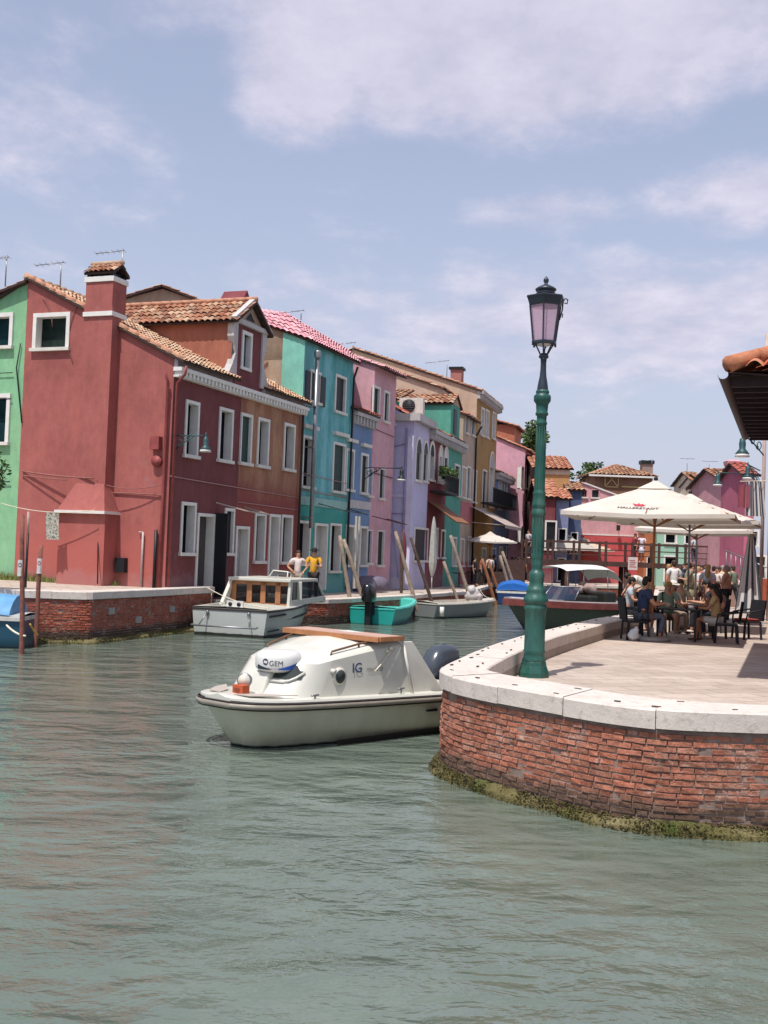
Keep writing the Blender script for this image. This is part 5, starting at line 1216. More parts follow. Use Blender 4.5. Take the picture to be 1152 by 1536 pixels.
# ---------------------------------------------------------------- launch with white bimini
LBm=FR(10.0,49.0,-.8,-.6)
lb_=Boat(LBm,4.6,1.9,.75,.9,(hullpaint('#9a9c9a','#2c302c',.05),flat('#b8b4ac',.4)),'launch','launch with an arched white canopy moored below the bridge',p=2.2,q=.6,flare=.85,cock=(.06,.75),floor=.25,rim=.14,rubmat=flat('#cfccc4',.5))
b=MB(LBm,flat('#d4d0cc',.6,var=.05));rows=[]
for i in range(9):
    x=.1+3.5*i/8;h=2.42-.0*i-.55*max(0,(2-i)/2)**2-.1*max(0,(i-5)/3);rows.append([(x,1.0*math.sin(-1.2+2.4*j/8)/.93,h-.28*(1-math.cos(-1.2+2.4*j/8))) for j in range(9)])
b.grid(rows);b.build('canopy',lb_.root,smooth=True)
b=MB(LBm,M_METAL);b.sm=True
for x in (.9,2.4,3.4):
    for y_ in (-.95,.95): b.tube([(x,y_,.8),(x+.1,y_*.98,2.2)],.02,6)
b.build('canopy_frame',lb_.root)
# ---------------------------------------------------------------- blue boat at the left edge
EBm=FR(-8.75,27.6,-.995,-.02)
eb=Boat(EBm,4.8,1.6,.78,1.0,(hullpaint('#28556e','#16303c',.05,mid='#2c5566'),flat('#a9adae',.5)),'open_boat','blue boat under a light blue tarp at the left edge by the mooring poles',p=2.2,q=.6,flare=.85,cock=(.06,.7),floor=.25,rim=.12,rubmat=flat('#c2bfba',.5),rub=.1)
b=MB(EBm,flat('#5d94bd',.6,var=.2,scale=3,bump=.5));rows=[]
for i in range(9):
    u=.06+.7*i/8;w=eb.w(u)*1.02;hh=.36*math.exp(-((i-1)/3.2)**2)+.12;rows.append([(u*4.8,w*math.cos(math.pi*j/10),eb.zg(u)+.03+hh*max(0,math.sin(math.pi*j/10))**1.4+ru(-.03,.03)) for j in range(11)])
b.grid(rows);b.add(rows[0],[tuple(range(11))]);b.build('tarpaulin',label='crumpled light blue tarp heaped over the boat at the left edge',cat='tarpaulin',smooth=True)
# ================================================================ mooring poles
def pole(top,bot,Y,r,mat,label,group='mooring poles',cap=None,zb=-1.2):
    a=ony(*top,Y[0] if isinstance(Y,tuple) else Y);b_=ony(*bot,Y[1] if isinstance(Y,tuple) else Y);d=(b_-a).normalized();
    c=a+d*((zb-a.z)/d.z);n_=7
    mb=MB(mat=mat);mb.sm=True;L_=(c-a).length;s1=Vector((1,0,0))*ru(-.02,.02)
    mb.tube([a.lerp(c,i/n_)+s1*math.sin(i*1.3) for i in range(n_+1)],[r*(.8+.25*i/n_+ru(-.04,.04)) for i in range(n_+1)],10)
    if cap: mb.use(cap);mb.tube([a-d*.01,a+d*.12],[r*.86,r*.9],10)
    return mb.build('mooring_pole',origin=(c.x,c.y,0),label=label,cat='mooring pole',group=group),a,b_
MP=M_POLE;MD_=flat('#4f4038',.85,var=.3,scale=8,bump=.5)
PL1,_,_=pole((34,772),(32.5,980),25.8,.062,M_POLER,'reddish pole with a square white sign, nearest to the left edge boat','mooring poles with signs')
PL2,_,_=pole((62,818),(52,975),27.6,.062,M_POLER,'shorter reddish pole with a white sign, right of the other signed pole','mooring poles with signs')
for (px,py,Y,o,k) in ((31,852,25.8,PL1,0),(60,849,27.6,PL2,1)):
    p=ony(px+ (0 if not k else -.3),py,Y);sg=MB(mat=flat('#cfc9c6',.5));h=.19;rr=.07
    rows=[[(p.x+rr*math.sin(a),p.y-rr*math.cos(a),p.z+z) for a in [-1.1+2.2*i/8 for i in range(9)]] for z in (-h,h)]
    sg.grid(rows);RM[o.name]=Matrix.Translation(-o.location);s_=sg.build('sign_plate',o)
    sg=MB(mat=flat('#a03038' if k else '#3c4048',.5))
    P=lambda a,z,r_=rr+.004:(p.x+r_*math.sin(a),p.y-r_*math.cos(a),p.z+z)
    for i in range(16):
        t0=2*math.pi*i/16;t1=2*math.pi*(i+1)/16
        sg.add([P(.6*math.cos(t0),.07+.05*math.sin(t0)),P(.6*math.cos(t1),.07+.05*math.sin(t1)),P(.4*math.cos(t1),.07+.033*math.sin(t1)),P(.4*math.cos(t0),.07+.033*math.sin(t0))],[(0,1,2,3)])
    sg.add([P(-.45,.04),P(-.3,.03),P(.45,.1),P(.3,.115)],[(0,1,2,3)]);sg.use(flat('#55575c',.5))
    for z in (-.06,-.1,-.14): sg.add([P(-.6,z),P(.6,z),P(.6,z+.018),P(-.6,z+.018)],[(0,1,2,3)])
    sg.build('sign_symbol',o)
q=MB(mat=M_IRON);q.sm=True;a=ony(42,800,30.6);q.tube([(a.x,a.y,1.3),(a.x,a.y,a.z)],.035,8);q.use(flat('#a89a90',.8));q.tube([(a.x,a.y,a.z),(a.x-.02,a.y,a.z+.6)],.03,8);q.build('clothes_pole',label='thin dark clothes pole with a pale top standing on the terrace',cat='pole')
r_=MB(mat=M_ROPE);r_.sm=True;r_.tube(bez(ony(10,938,26.6),ony(38,954,25.7),.05),.025,6);r_.build('mooring_rope',label='pale rope from the blue boat to the nearer signed pole',cat='rope')
r_=MB(mat=flat('#c9a04a',.8));r_.sm=True;r_.tube(bez(ony(45,936,27),ony(57,953,27.4),.03),.022,6);r_.build('mooring_rope',label='yellow rope looped round the right signed pole',cat='rope')
for i,(t,b_,Y,r,m,l) in enumerate([
 ((509.5,803),(526,906),(41.5,41.5),.09,MP,'pale leaning pole left of a pair behind the turquoise boat'),
 ((515,809),(545,898),(42.6,42.6),.09,MP,'pale leaning pole right of the pair behind the turquoise boat'),
 ((593,797),(622,899),(46,46),.09,MP,'pale leaning pole in front of the lilac house wall'),
 ((604,798),(602,878),(48,48),.075,MD_,'dark upright pole at the lilac corner'),
 ((616,806),(646,898),(47,47),.085,MD_,'dark leaning pole in front of the lilac house window'),
 ((665.5,842),(680,883),(50,50),.085,MP,'short pale pole leaning beside the grey boat cover'),
 ((675.6,803),(699,878),(51.5,51.5),.09,MP,'long pale pole leaning behind the grey boat cover'),
 ((723,838),(741,898),(59,59),.1,M_WOOD,'brown leaning pole, leftmost by the dark blue boat'),
 ((733,840),(744,876),(61,61),.09,M_WOOD,'short brown leaning pole, second by the dark blue boat'),
 ((750,833),(760,869),(63,63),.1,MP,'pale leaning pole, third by the dark blue boat'),
 ((753.5,827),(767,867),(64,64),.1,MP,'pale leaning pole, rightmost by the dark blue boat')]):
    pole(t,b_,Y,r,m,l,'leaning mooring poles along the left bank')
# ================================================================ LAMP POST
LX,LY=2.37,16.85
lp=thing('street_lamp',Matrix.Translation((LX,LY,.9)),'tall green cast iron lamp post with a glass lantern on the curved quay','street lamp')
GP=NT('green_cast_iron');cc=GP.ramp(GP.noise(3,6,.6),[(.3,'#15423c'),(.7,'#1e574b')]);cc=GP.mix(GP.ramp(GP.noise(7,9,.75),[(.6,0.),(.68,.75)]),cc,'#3a3a30');cc=GP.mix(GP.ramp(GP.noise(2.5,6,.7,GP.P((2,2,.4))),[(.5,0.),(.75,.5)]),cc,'#5c7a6c');GPM=GP.fin(cc,GP.ramp(GP.noise(9,5),[(.3,.3),(.7,.6)]),GP.bump(GP.noise(25,4),.15,.004),spec=.5)
BLM=flat('#262e38',.4,var=.12,spec=.5,name='dark_blue_grey_iron')
def zy(y): return ony(800+(1015-y)*.037,y,LY).z
def pf(rows): return [(w/2/98.,zy(y)) for y,w in rows]
b=MB(Matrix.Translation((LX,LY,0)),GPM)
b.lathe([(.24,.88),(.24,.97),(.2,1.08),(.19,1.14)],n=8,rot=math.pi/8);b.lathe(pf([(996,37.5),(992,33)]),n=8,rot=math.pi/8)
b.build('plinth',lp,bevel=.012)
b=MB(Matrix.Translation((LX,LY,0)),GPM);b.sm=True
b.lathe(pf([(993,34),(990,36),(986,32),(980,31),(976,33.5),(974,31),(930,30.5),(917,31.5),(913,35),(910,35),(907,31),(905,31),(903,36.5),(900,38),(897,36),(893,32),(890,29),(888,29),(885,30),(882,26),(878,22),(874,21),(870,22.5),(862,24),(858,21),(856,17.5),(853,16),(850,17),(846,18),(843,16),(838,16.5),(833,19),(830,18),(827,18.5),(800,18.5),(775,18),(773,21),(769,22),(765,20),(762,18),(760,21),(756,21.5),(752,18.5),(745,18.5),(742,19),(740,20),(737,17),(735,16.5),(700,15.8),(665,15),(638,14.5),(637,16.5),(634,17),(632,14.5),(624,15),(623,19),(620,19.5),(618,17),(612,18),(607,18.5),(604,22),(602,25.5),(595,26),(593,24),(591,18),(589,20.5),(587,20),(585,17)]),n=20)
b.build('post',lp)
# flutes and acanthus ribs
b=MB(Matrix.Translation((LX,LY,0)),GPM);b.sm=True
for i in range(12):
    a=2*math.pi*i/12
    for (y0,y1,w0,w1) in ((735,640,16.2,14.8),(830,776,18.9,18.3)):
        b.tube([(w0/196*math.cos(a),w0/196*math.sin(a),zy(y0)),(w1/196*math.cos(a),w1/196*math.sin(a),zy(y1))],.003,5)
b.build('fluting',lp)
b=MB(Matrix.Translation((LX,LY,0)),BLM);b.sm=True
b.lathe(pf([(588,16),(585,17),(582,16.5),(574,14),(565,10.5),(556,9),(545,8.6),(538,9.5),(537,14.5),(534,15),(532,11),(530,8)]),n=16);b.build('neck',lp)
LM=Matrix.Translation((LX,LY,0))@Matrix.Rotation(.28,4,'Z')
zb0,zt0=zy(513),zy(459);rb0,rt0=.185,.255
b=MB(LM,BLM)
for i in range(6):
    a=math.pi/3*i;c0_,s0=math.cos(a),math.sin(a)
    b.bar((rb0*c0_,rb0*s0,zb0),(rt0*c0_,rt0*s0,zt0),.022,.022)
    b.ball((rb0*1.02*c0_,rb0*1.02*s0,zb0-.05),.02,6,5)
    b.tube([(rb0*.9*c0_,rb0*.9*s0,zb0-.02),(rb0*.6*c0_,rb0*.6*s0,zb0-.1),(.06*c0_,.06*s0,zy(532))],.011,6)
b.lathe([(rb0*.98,zb0-.04),(rb0*1.12,zb0-.03),(rb0*1.12,zb0),(rb0,zb0+.01),(rb0*.9,zb0)],n=6)
b.lathe([(rt0,zt0-.01),(rt0*1.05,zt0+.0),(rt0*1.15,zy(452)),(rt0*1.24,zy(447)),(rt0*1.2,zy(445.5)),(.2,zy(443)),(.14,zy(442)),(.13,zy(440))],n=6)
b.sm=True
b.lathe([(.14,zy(442)),(.15,zy(440)),(.125,zy(438)),(.155,zy(436.5)),(.165,zy(434)),(.12,zy(431)),(.06,zy(428)),(.03,zy(426.5)),(.025,zy(425)),(.042,zy(422)),(.04,zy(419)),(.02,zy(416.5)),(.005,zy(414.5))],n=18)
b.sm=False
b.build('lantern_frame',lp)
gl=NT('lilac_lantern_glass');gl.b.inputs['Alpha'].default_value=.62;GLM=gl.fin('#c8a2b8',.12,spec=.5)
b=MB(LM,GLM)
for i in range(6):
    a0,a1=math.pi/3*i,math.pi/3*(i+1);b.add([(rb0*.97*math.cos(a0),rb0*.97*math.sin(a0),zb0),(rb0*.97*math.cos(a1),rb0*.97*math.sin(a1),zb0),(rt0*.97*math.cos(a1),rt0*.97*math.sin(a1),zt0),(rt0*.97*math.cos(a0),rt0*.97*math.sin(a0),zt0)],[(0,1,2,3)])
b.build('lantern_glass',lp)
b=MB(LM,flat('#c9c2c4',.3));b.sm=True;b.lathe([(.02,zb0-.07),(.09,zb0-.06),(.14,zb0-.02),(.15,zb0+.01)],n=16);b.build('diffuser_bowl',lp)
b=MB(Matrix.Translation((LX,LY,0)),BLM);b.sm=True
b.tube([(.22,-.02,zy(480)),(.26,-.02,zy(465)),(.27,-.02,zy(452)),(.3,-.02,zy(447)),(.34,-.02,zy(449)),(.33,-.02,zy(455)),(.29,-.02,zy(454))],.012,6);b.tube([(.24,-.02,zy(472)),(.27,-.02,zy(470)),(.26,-.02,zy(476))],.01,6);b.build('scroll_bracket',lp)
# ================================================================ PEOPLE
def skin(nodes,edges,sub=1):
    me=bpy.data.meshes.new('skin');me.from_pydata([n[0] for n in nodes],edges,[])
    o=bpy.data.objects.new('skin',me);COL.objects.link(o)
    m=o.modifiers.new('s','SKIN');m.use_smooth_shade=True
    sv=me.skin_vertices[0].data if me.skin_vertices else None
    if sv is None:
        bpy.context.view_layer.objects.active=o
        sv=me.skin_vertices[0].data
    for i,n in enumerate(nodes): sv[i].radius=n[1] if hasattr(n[1],'__len__') else (n[1],n[1]);sv[i].use_root=(i==0)
    s2=o.modifiers.new('u','SUBSURF');s2.levels=sub;s2.render_levels=sub
    bpy.context.view_layer.update()
    r=bpy.data.meshes.new_from_object(o.evaluated_get(bpy.context.evaluated_depsgraph_get()))
    bpy.data.objects.remove(o);return r
SKIN=flat('#b98a70',.55,var=.08,scale=12,name='skin');SKIN2=flat('#a5745a',.55,var=.08,scale=12,name='skin')
HAIRC=dict(black='#17130f',brown='#3a261a',blond='#a5834e',grey='#8b8680')
def person(x,y,z,face,pose,shirt,legs,hair,label,h=1.72,long=False,shorts=False,hat=None,arms='down',skinm=None,group=None,detail=True,dress=False,bag=None):
    k=h/1.75;M=Matrix.Translation((x,y,z))@Matrix.Rotation(math.radians(face),4,'Z')@Matrix.Scale(k,4)
    root=thing('person',Matrix.Translation((x,y,z))@Matrix.Rotation(math.radians(face),4,'Z'),label,'person',group)
    V=Vector;skinm=skinm or SKIN
    lean=0
    if pose=='sit':
        pel=V((0,0,.52));ch=V((.03,0,.86));nk=V((.05,0,1.07));hd=V((.09,0,1.23))
        kn=[V((.44,s*.13,.52)) for s in (1,-1)];an=[V((.40+.05*s,s*.13,.09)) for s in (1,-1)]
    elif pose=='bend':
        pel=V((-.28,0,.62));ch=V((.08,0,.86));nk=V((.27,0,.92));hd=V((.42,0,.93))
        kn=[V((.17,s*.14,.5)) for s in (1,-1)];an=[V((-.05,s*.13,.09)) for s in (1,-1)]
    else:
        pel=V((0,0,.94));ch=V((.0,0,1.27));nk=V((.0,0,1.48));hd=V((.02,0,1.63));w_=.16 if pose=='walk' else .02
        kn=[V((.03+w_*s,s*.1,.5)) for s in (1,-1)];an=[V((-.03+w_*1.2*s-(.04 if s<0 and pose=='walk' else 0),s*.11,.09)) for s in (1,-1)]
    ax=(nk-ch).normalized();sh=[nk-ax*.06+V((0,s*.19,0)) for s in (1,-1)]
    hip=[pel+V((0,s*.1,-.03)) for s in (1,-1)]
    if pose=='sit':
        if arms=='table': el=[sh[i]+V((.12,s*.08,-.25)) for i,s in ((0,1),(1,-1))];wr=[el[i]+V((.24,-s*.08,.03)) for i,s in ((0,1),(1,-1))]
        elif arms=='face': el=[sh[0]+V((.14,.06,-.24)),sh[1]+V((.16,-.02,-.2))];wr=[el[0]+V((.22,-.08,.02)),el[1]+V((.1,.08,.24))]
        else: el=[sh[i]+V((.03,s*.07,-.28)) for i,s in ((0,1),(1,-1))];wr=[el[i]+V((.22,-s*.02,-.05)) for i,s in ((0,1),(1,-1))]
    elif pose=='bend': el=[sh[i]+V((.12,s*.05,-.26)) for i,s in ((0,1),(1,-1))];wr=[el[i]+V((.16,-s*.06,-.2)) for i,s in ((0,1),(1,-1))]
    elif arms=='hips': el=[sh[i]+V((-.06,s*.16,-.22)) for i,s in ((0,1),(1,-1))];wr=[el[i]+V((.14,-s*.14,-.14)) for i,s in ((0,1),(1,-1))]
    elif arms=='up': el=[sh[0]+V((.1,.06,-.24)),sh[1]+V((.16,-.08,-.12))];wr=[el[0]+V((.2,-.05,.05)),el[1]+V((.1,.08,.22))]
    elif arms=='front': el=[sh[i]+V((.08,s*.06,-.26)) for i,s in ((0,1),(1,-1))];wr=[el[i]+V((.2,-s*.12,.04)) for i,s in ((0,1),(1,-1))]
    else: el=[sh[i]+V((-.02,s*.06,-.29)) for i,s in ((0,1),(1,-1))];wr=[el[i]+V((.06,s*.0,-.25)) for i,s in ((0,1),(1,-1))]
    N=[(pel,(.14,.11)),(ch,(.15,.11)),(nk-ax*.03,(.075,.07)),(nk+(hd-nk)*.35,.055)]
    E=[(0,1),(1,2),(2,3)]
    up=(hd-nk).normalized();fwd=(V((1,0,0))-up*up.x).normalized() if pose!='bend' else V((.35,0,-.94))
    N+=[(hd-up*.05+fwd*.015,(.072,.078)),(hd+up*.035,(.078,.092)),(hd+up*.085-fwd*.01,(.05,.06))];E+=[(3,4),(4,5),(5,6)]
    for i,s in ((0,1),(1,-1)):
        b=len(N);hand=wr[i]+(wr[i]-el[i]).normalized()*.07
        N+=[(sh[i],.062),(el[i],.042),(wr[i],.028),(hand,(.032,.018))];E+=[(2,b),(b,b+1),(b+1,b+2),(b+2,b+3)]
        b=len(N);toe=an[i]+V((.14,.02*s,-.05))
        N+=[(hip[i],.085),(kn[i],.056),(an[i],.038),(an[i]+V((.02,0,-.05)),.036),(toe,(.034,.025))];E+=[(0,b),(b,b+1),(b+1,b+2),(b+2,b+3),(b+3,b+4)]
    mb=MB(M,skinm);mb.sm=True;me=skin(N,E,1);mb.mesh(me)
    # fingers, nose, ears, eyes, mouth belong to the body surface
    for i,s in ((0,1),(1,-1)):
        d=(wr[i]-el[i]).normalized();c=wr[i]+d*.1;sd=d.cross(up if pose!='bend' else V((1,0,0))).normalized();dn=d.cross(sd)
        for f,L in zip((-1.5,-.5,.5,1.5),(.062,.074,.07,.055)):
            p=c+sd*f*.014;mb.tube([p-d*.02,p+d*L*.5,p+d*L*.9+dn*.018],[.0085,.0075,.006],5)
        p=wr[i]+d*.04+sd*.02*s;mb.tube([p,p+sd*.03*s+d*.03,p+sd*.035*s+d*.06],[.011,.009,.007],5)
    side=V((0,1,0));f0=hd+fwd*.088
    mb.ball(f0+up*-.005+fwd*.01,(.012,.012,.02),6,5);
    for s in (1,-1): mb.ball(hd+side*s*.083-up*.005,(.015,.01,.026),6,5)
    mb.use(M_DARK)
    for s in (1,-1): mb.ball(f0+side*s*.03+up*.018-fwd*.004,(.006,.01,.006),5,4)
    mb.use(flat('#8a4a44',.6));mb.ball(f0-up*.045-fwd*.006,(.006,.022,.006),6,4)
    sm_=flat(random.choice(['#c9c4bc','#2a2624','#6b4a36']),.7)
    mb.use(sm_)
    for i in (0,1): mb.ball(an[i]+V((.07,.01,-.055)),(.13,.045,.035),8,5)
    mb.build('body',root)
    # shirt
    m_sh=flat(shirt,.85,var=.12,scale=9,bump=.3,name='cloth');q=MB(M,m_sh);q.sm=True
    b0=pel+(ch-pel)*(-.05 if not dress else -.1)
    NN=[(b0,(.165,.13)),(ch,(.175,.132)),(nk-ax*.045,(.098,.085))];EE=[(0,1),(1,2)]
    for i in (0,1):
        b=len(NN);NN+=[(sh[i],.08),(sh[i].lerp(el[i],.62),.062)];EE+=[(2,b),(b,b+1)]
    q.mesh(skin(NN,EE,1))
    if dress:
        if pose!='sit': q.lathe([(.16,.95*1),(.2,.8),(.25,.6),(.24,.59)],(pel.x,0),14)
    q.build('shirt' if not dress else 'dress',root)
    # trousers / shorts
    m_l=flat(legs,.85,var=.12,scale=9,bump=.3,name='cloth');q=MB(M,m_l);q.sm=True
    NN=[(pel+V((0,0,.03)),(.16,.125))];EE=[]
    for i in (0,1):
        b=len(NN);NN+=[(hip[i],.105)]
        EE+=[(0,b)]
        if shorts or dress: NN+=[(hip[i].lerp(kn[i],.75),.088)];EE+=[(b,b+1)]
        else: NN+=[(kn[i],.075),(an[i]+(kn[i]-an[i])*.08,.06)];EE+=[(b,b+1),(b+1,b+2)]
    q.mesh(skin(NN,EE,1));q.build('shorts' if shorts or dress else 'trousers',root)
    # hair
    hm=flat(HAIRC[hair],.6,var=.25,scale=30,bump=.4,name='hair');q=MB(M,hm);q.sm=True
    q.ball(hd+up*.045-fwd*.022,(.098,.09,.092) if pose!='bend' else (.1,.09,.095),12,8,.03)
    q.ball(hd-fwd*.045-up*.01,(.07,.08,.09),10,7,.03)
    if long:
        q.tube([hd-fwd*.05+up*.03,hd-fwd*.085-up*.1,hd-fwd*.1-up*.25,hd-fwd*.09-up*.36],[.07,.085,.08,.03],8)
    q.build('hair',root)
    if hat:
        q=MB(M,flat(hat,.8));q.sm=True;q.tube([hd+up*.07,hd+up*.1,hd+up*.15],[.105,.1,.07],14);q.tube([hd+up*.07,hd+up*.078],[.17,.165],16);q.build('hat',root)
    if bag:
        q=MB(M,flat(bag,.8));q.sm=True;q.ball(ch+V((-.17,0,-.05)),(.09,.14,.2),10,7,.04);q.sm=False;q.bar(sh[1]+V((.05,.04,.05)),ch+V((.1,.1,-.25)),.04,.015);q.build('shoulder_bag',root)
    return root
def at(px,py,z): p=onz(px,py,z);return p.x,p.y
# the pair by the teal door
p=ony(446,870,36.8);person(p.x,p.y,.9,-75,'stand','#c9bcb8','#8f8278','brown','person in a pale long top standing beside the person in yellow',h=1.72,long=True,arms='hips')
p=ony(470,870,36.6);person(p.x,p.y,.9,-95,'stand','#cf9a2c','#2c2526','black','person in a yellow shirt with a dark shoulder strap and cap by the teal door',h=1.8,arms='front',hat='#22201f',bag='#1d1b1b')
# man bending at the landing
person(8.35,35.5,1.24,185,'bend','#cfcdc8','#a08a6c','black','person in a white shirt and tan shorts bending down on the stone landing',h=1.75,shorts=True)
# standing people behind the parasols
p=ony(1011,850,39);person(p.x,p.y,.9,100,'stand','#cfccc8','#26262c','brown','person in a white T-shirt and dark shorts standing with back to us',h=1.85,shorts=True,hat=None)
p=ony(1034,850,38);person(p.x,p.y,.9,170,'walk','#8f8a6c','#6c6a58','brown','person with brown hair in an olive sleeveless top reaching out an arm',h=1.8,arms='front',dress=True)
p=ony(1062,850,36);person(p.x,p.y,.9,70,'stand','#b4bccb','#5a5e6c','blond','blond person in a pale blue top right of the metal parasol poles',h=1.75,long=True)
p=ony(1090,850,35.5);person(p.x,p.y,.9,150,'stand','#b08474','#24232a','grey','person in a peach top with dark trousers, rightmost of the standing group',h=1.75,arms='front')
p=ony(1078,850,40);person(p.x,p.y,.9,200,'walk','#c4b6b0','#3a3c46','brown','person in a pale pink top standing behind the blond person',h=1.68)
p=ony(1052,850,46);person(p.x,p.y,.9,260,'walk','#9a4a4a','#33363c','black','person in a dull red top further back on the promenade',h=1.68)
p=ony(1100,850,44);person(p.x,p.y,.9,120,'walk','#5f6a58','#2c2d30','brown','person in a grey green top near the bridge ramp',h=1.72)
xs_=[(1020,43,'#3c4a5c','brown','in slate blue, partly hidden behind the white T-shirt',95),(1048,41,'#c7c2ba','blond','in an off white top between the olive one and the blond one',210),(1071,44,'#6a3038','black','in wine red behind the blond one',30),(1084,46,'#bcae8c','grey','in a sand shirt behind the peach top',280),(1060,50,'#8fa0b0','brown','in a grey blue shirt far back on the promenade',130),(1094,52,'#d0ccc6','black','in white far back by the ramp wall',60),(1038,54,'#4c3c34','brown','in dark brown far back under the third parasol',310),(1003,45,'#a85a44','blond','in a brick red top left of the white T-shirt',10),(1027,58,'#2f3440','black','in near black at the very back of the promenade',190)]
for i,(px,Y,c,hr,l,fc) in enumerate(xs_):
    p=ony(px,850,Y);person(p.x,p.y,.9,fc,'walk' if i%2 else 'stand',c,['#2c2d34','#6a665c','#8c8478'][i%3],hr,'person '+l,h=1.62+.03*(i%5),group='people standing on the right promenade',shorts=i%3==0,arms=['down','front','hips'][i%3])
# on the bridge
ZB=2.55
for (px,fc,sh_,lg,hr,lb_,kw) in ((952,200,'#7c3038','#4a2c34','black','person in dark red standing on the bridge over the canal',{}),
 (962,250,'#c9c3cc','#8a8794','brown','person in a pale patterned dress on the bridge beside the one in dark red',dict(arms='up',dress=True)),
 (1041,120,'#aeb9c6','#4a5264','black','person in a light blue shirt leaning on the bridge rail',{}),
 (1063,240,'#2f4a44','#20262a','black','person in dark green walking on the bridge, left of the one in teal',{}),
 (1079,160,'#3f6a5c','#2c3436','brown','person in a teal top at the right end of the bridge',{}),
 (792,220,'#a9a4a8','#3a3a44','black','person in grey standing at the left end of the bridge behind the lamp post',{})):
    p=ony(px,840,66.2);person(p.x,p.y,ZB,fc,'stand',sh_,lg,hr,lb_,**kw)
# crowd at the cafe on the left bank
cr_=[('#2c2a33','black'),('#8c4a3c','brown'),('#c9c4be','black'),('#3c4456','brown'),('#b9a79c','blond'),('#241f22','black'),('#c2bdb8','brown'),('#6c3a34','black'),('#4a5048','brown'),('#a0a4b0','black')]
cl_=['in a near black top at the left side of the cafe crowd','in a rust red top in the cafe crowd','in a white top standing under the small parasol','in a slate blue top in the cafe crowd','blond and in a beige top in the cafe crowd','in black beside the leaning brown poles','in a white top right of the cafe parasol','in dark brown at the far side of the cafe crowd','in an olive grey top at the far side of the cafe crowd','in a pale blue grey top near the bridge steps']
for i,((c,hr),l) in enumerate(zip(cr_,cl_)):
    Y=[61,63,65,67,66,68,70,72,74,76][i];px=[712,722,735,741,752,760,773,768,778,785][i]
    p=ony(px,850,Y);person(p.x,p.y,.9,ru(0,360),'walk' if i%2 else 'stand',c,random.choice(['#26262c','#5c5a58','#3a3f4c']),hr,'person '+l,h=ru(1.6,1.8),group='people around the left bank cafe')
# ================================================================ FURNITURE
RAT=NT('dark_rattan');cc=RAT.ramp(RAT.noise(60,2),[(.35,'#15161a'),(.65,'#2b2b30')]);RATM=RAT.fin(cc,.6,RAT.bump(RAT.noise(90,2),.8,.006))
def chair(x,y,face,label,seatc=None,z=.9):
    M=Matrix.Translation((x,y,z))@Matrix.Rotation(math.radians(face),4,'Z')
    r=thing('chair',M,label,'chair','dark rattan cafe chairs')
    b=MB(M,RATM);b.box(-.24,-.25,.40,.26,.25,.45);s=b.build('seat',r,bevel=.02)
    if seatc: MB(M,flat(seatc,.8)).box(-.2,-.21,.452,.24,.21,.50).build('cushion',r,bevel=.02)
    b=MB(M,RATM);rows=[]
    for zz_ in (.45,.62,.8,.96):
        o=-.24-.14*(zz_-.45)
        rows.append([(o-.03*math.cos(t*1.2),.27*math.sin(t)/math.sin(1),zz_) for t in [-1+2*i/8 for i in range(9)]])
    b.grid(rows);b.grid([[(p[0]-.035,p[1],p[2]) for p in rw] for rw in rows]);b.grid([rows[-1],[(p[0]-.035,p[1],p[2]) for p in rows[-1]]]);b.build('backrest',r)
    for (u,v) in ((-.22,-.22),(-.22,.22),(.23,-.22),(.23,.22)):
        b=MB(M,RATM);b.bar((u,v,.42),(u*1.12,v*1.05,0),.045,.045);b.build('leg',r)
    for sg in (1,-1):
        b=MB(M,RATM);b.sm=True;b.tube([(-.27,sg*.25,.72),(-.05,sg*.29,.69),(.2,sg*.27,.66),(.23,sg*.25,.45)],.022,6);b.build('armrest',r)
    return r
def table(x,y,label,s=.8,z=.9):
    M=Matrix.Translation((x,y,z))@Matrix.Rotation(-.36,4,'Z');r=thing('cafe_table',M,label,'table','dark cafe tables')
    b=MB(M,RATM);b.box(-s/2,-s/2,.71,s/2,s/2,.74);b.build('tabletop',r,bevel=.01)
    for u in (-1,1):
        for v in (-1,1):
            b=MB(M,RATM);b.box(u*(s/2-.06)-.025,v*(s/2-.06)-.025,0,u*(s/2-.06)+.025,v*(s/2-.06)+.025,.71);b.build('leg',r)
    return r
TX,TY=6.95,25.7
table(TX,TY,'dark square cafe table nearest to us beside the white parasol pole',.95);table(7.95,28.6,'dark square cafe table behind the nearest one',.9)
chair(5.85,25.3,5,'dark rattan chair facing right, left of the nearest cafe table')
chair(7.95,25.3,165,'dark rattan chair seen from behind, right of the nearest cafe table')
chair(8.95,26.9,200,'empty dark rattan chair with a red cushion at the right edge of the group','#a8463c')
chair(6.7,27.1,-80,'dark rattan chair behind the nearest table, facing us')
chair(8.6,28.9,190,'dark rattan chair at the second table, right side');chair(7.2,29.6,-70,'dark rattan chair at the far side of the second table')
person(6.02,25.35,.92,8,'sit','#2e3a58','#5a6274','black','seated person in a navy shirt at the left of the nearest table',h=1.85,arms='table')
person(7.0,26.9,.92,-95,'sit','#7a9480','#5c5348','blond','seated blond person in a green top facing us across the table',h=1.7,long=True,arms='table',shorts=True)
person(7.75,25.42,.92,160,'sit','#b39a70','#bdb9b4','black','seated person with black hair and white shorts turned away, right of the nearest table',h=1.7,long=True,arms='face',shorts=True,skinm=SKIN2)
person(7.35,28.0,.92,-60,'sit','#c4bfb8','#8b7a6a','grey','seated person in a white brimmed hat behind the nearest table',h=1.68,hat='#cfc9bd',arms='table')
person(8.45,28.3,.92,170,'sit','#23262e','#2b2f3a','black','seated person in black at the right of the second table',h=1.75,arms='table')
person(6.6,27.35,.92,-60,'sit','#b9826a','#6e7a52','brown','seated child in a salmon top beside the blond person',h=1.35,arms='face',shorts=True)
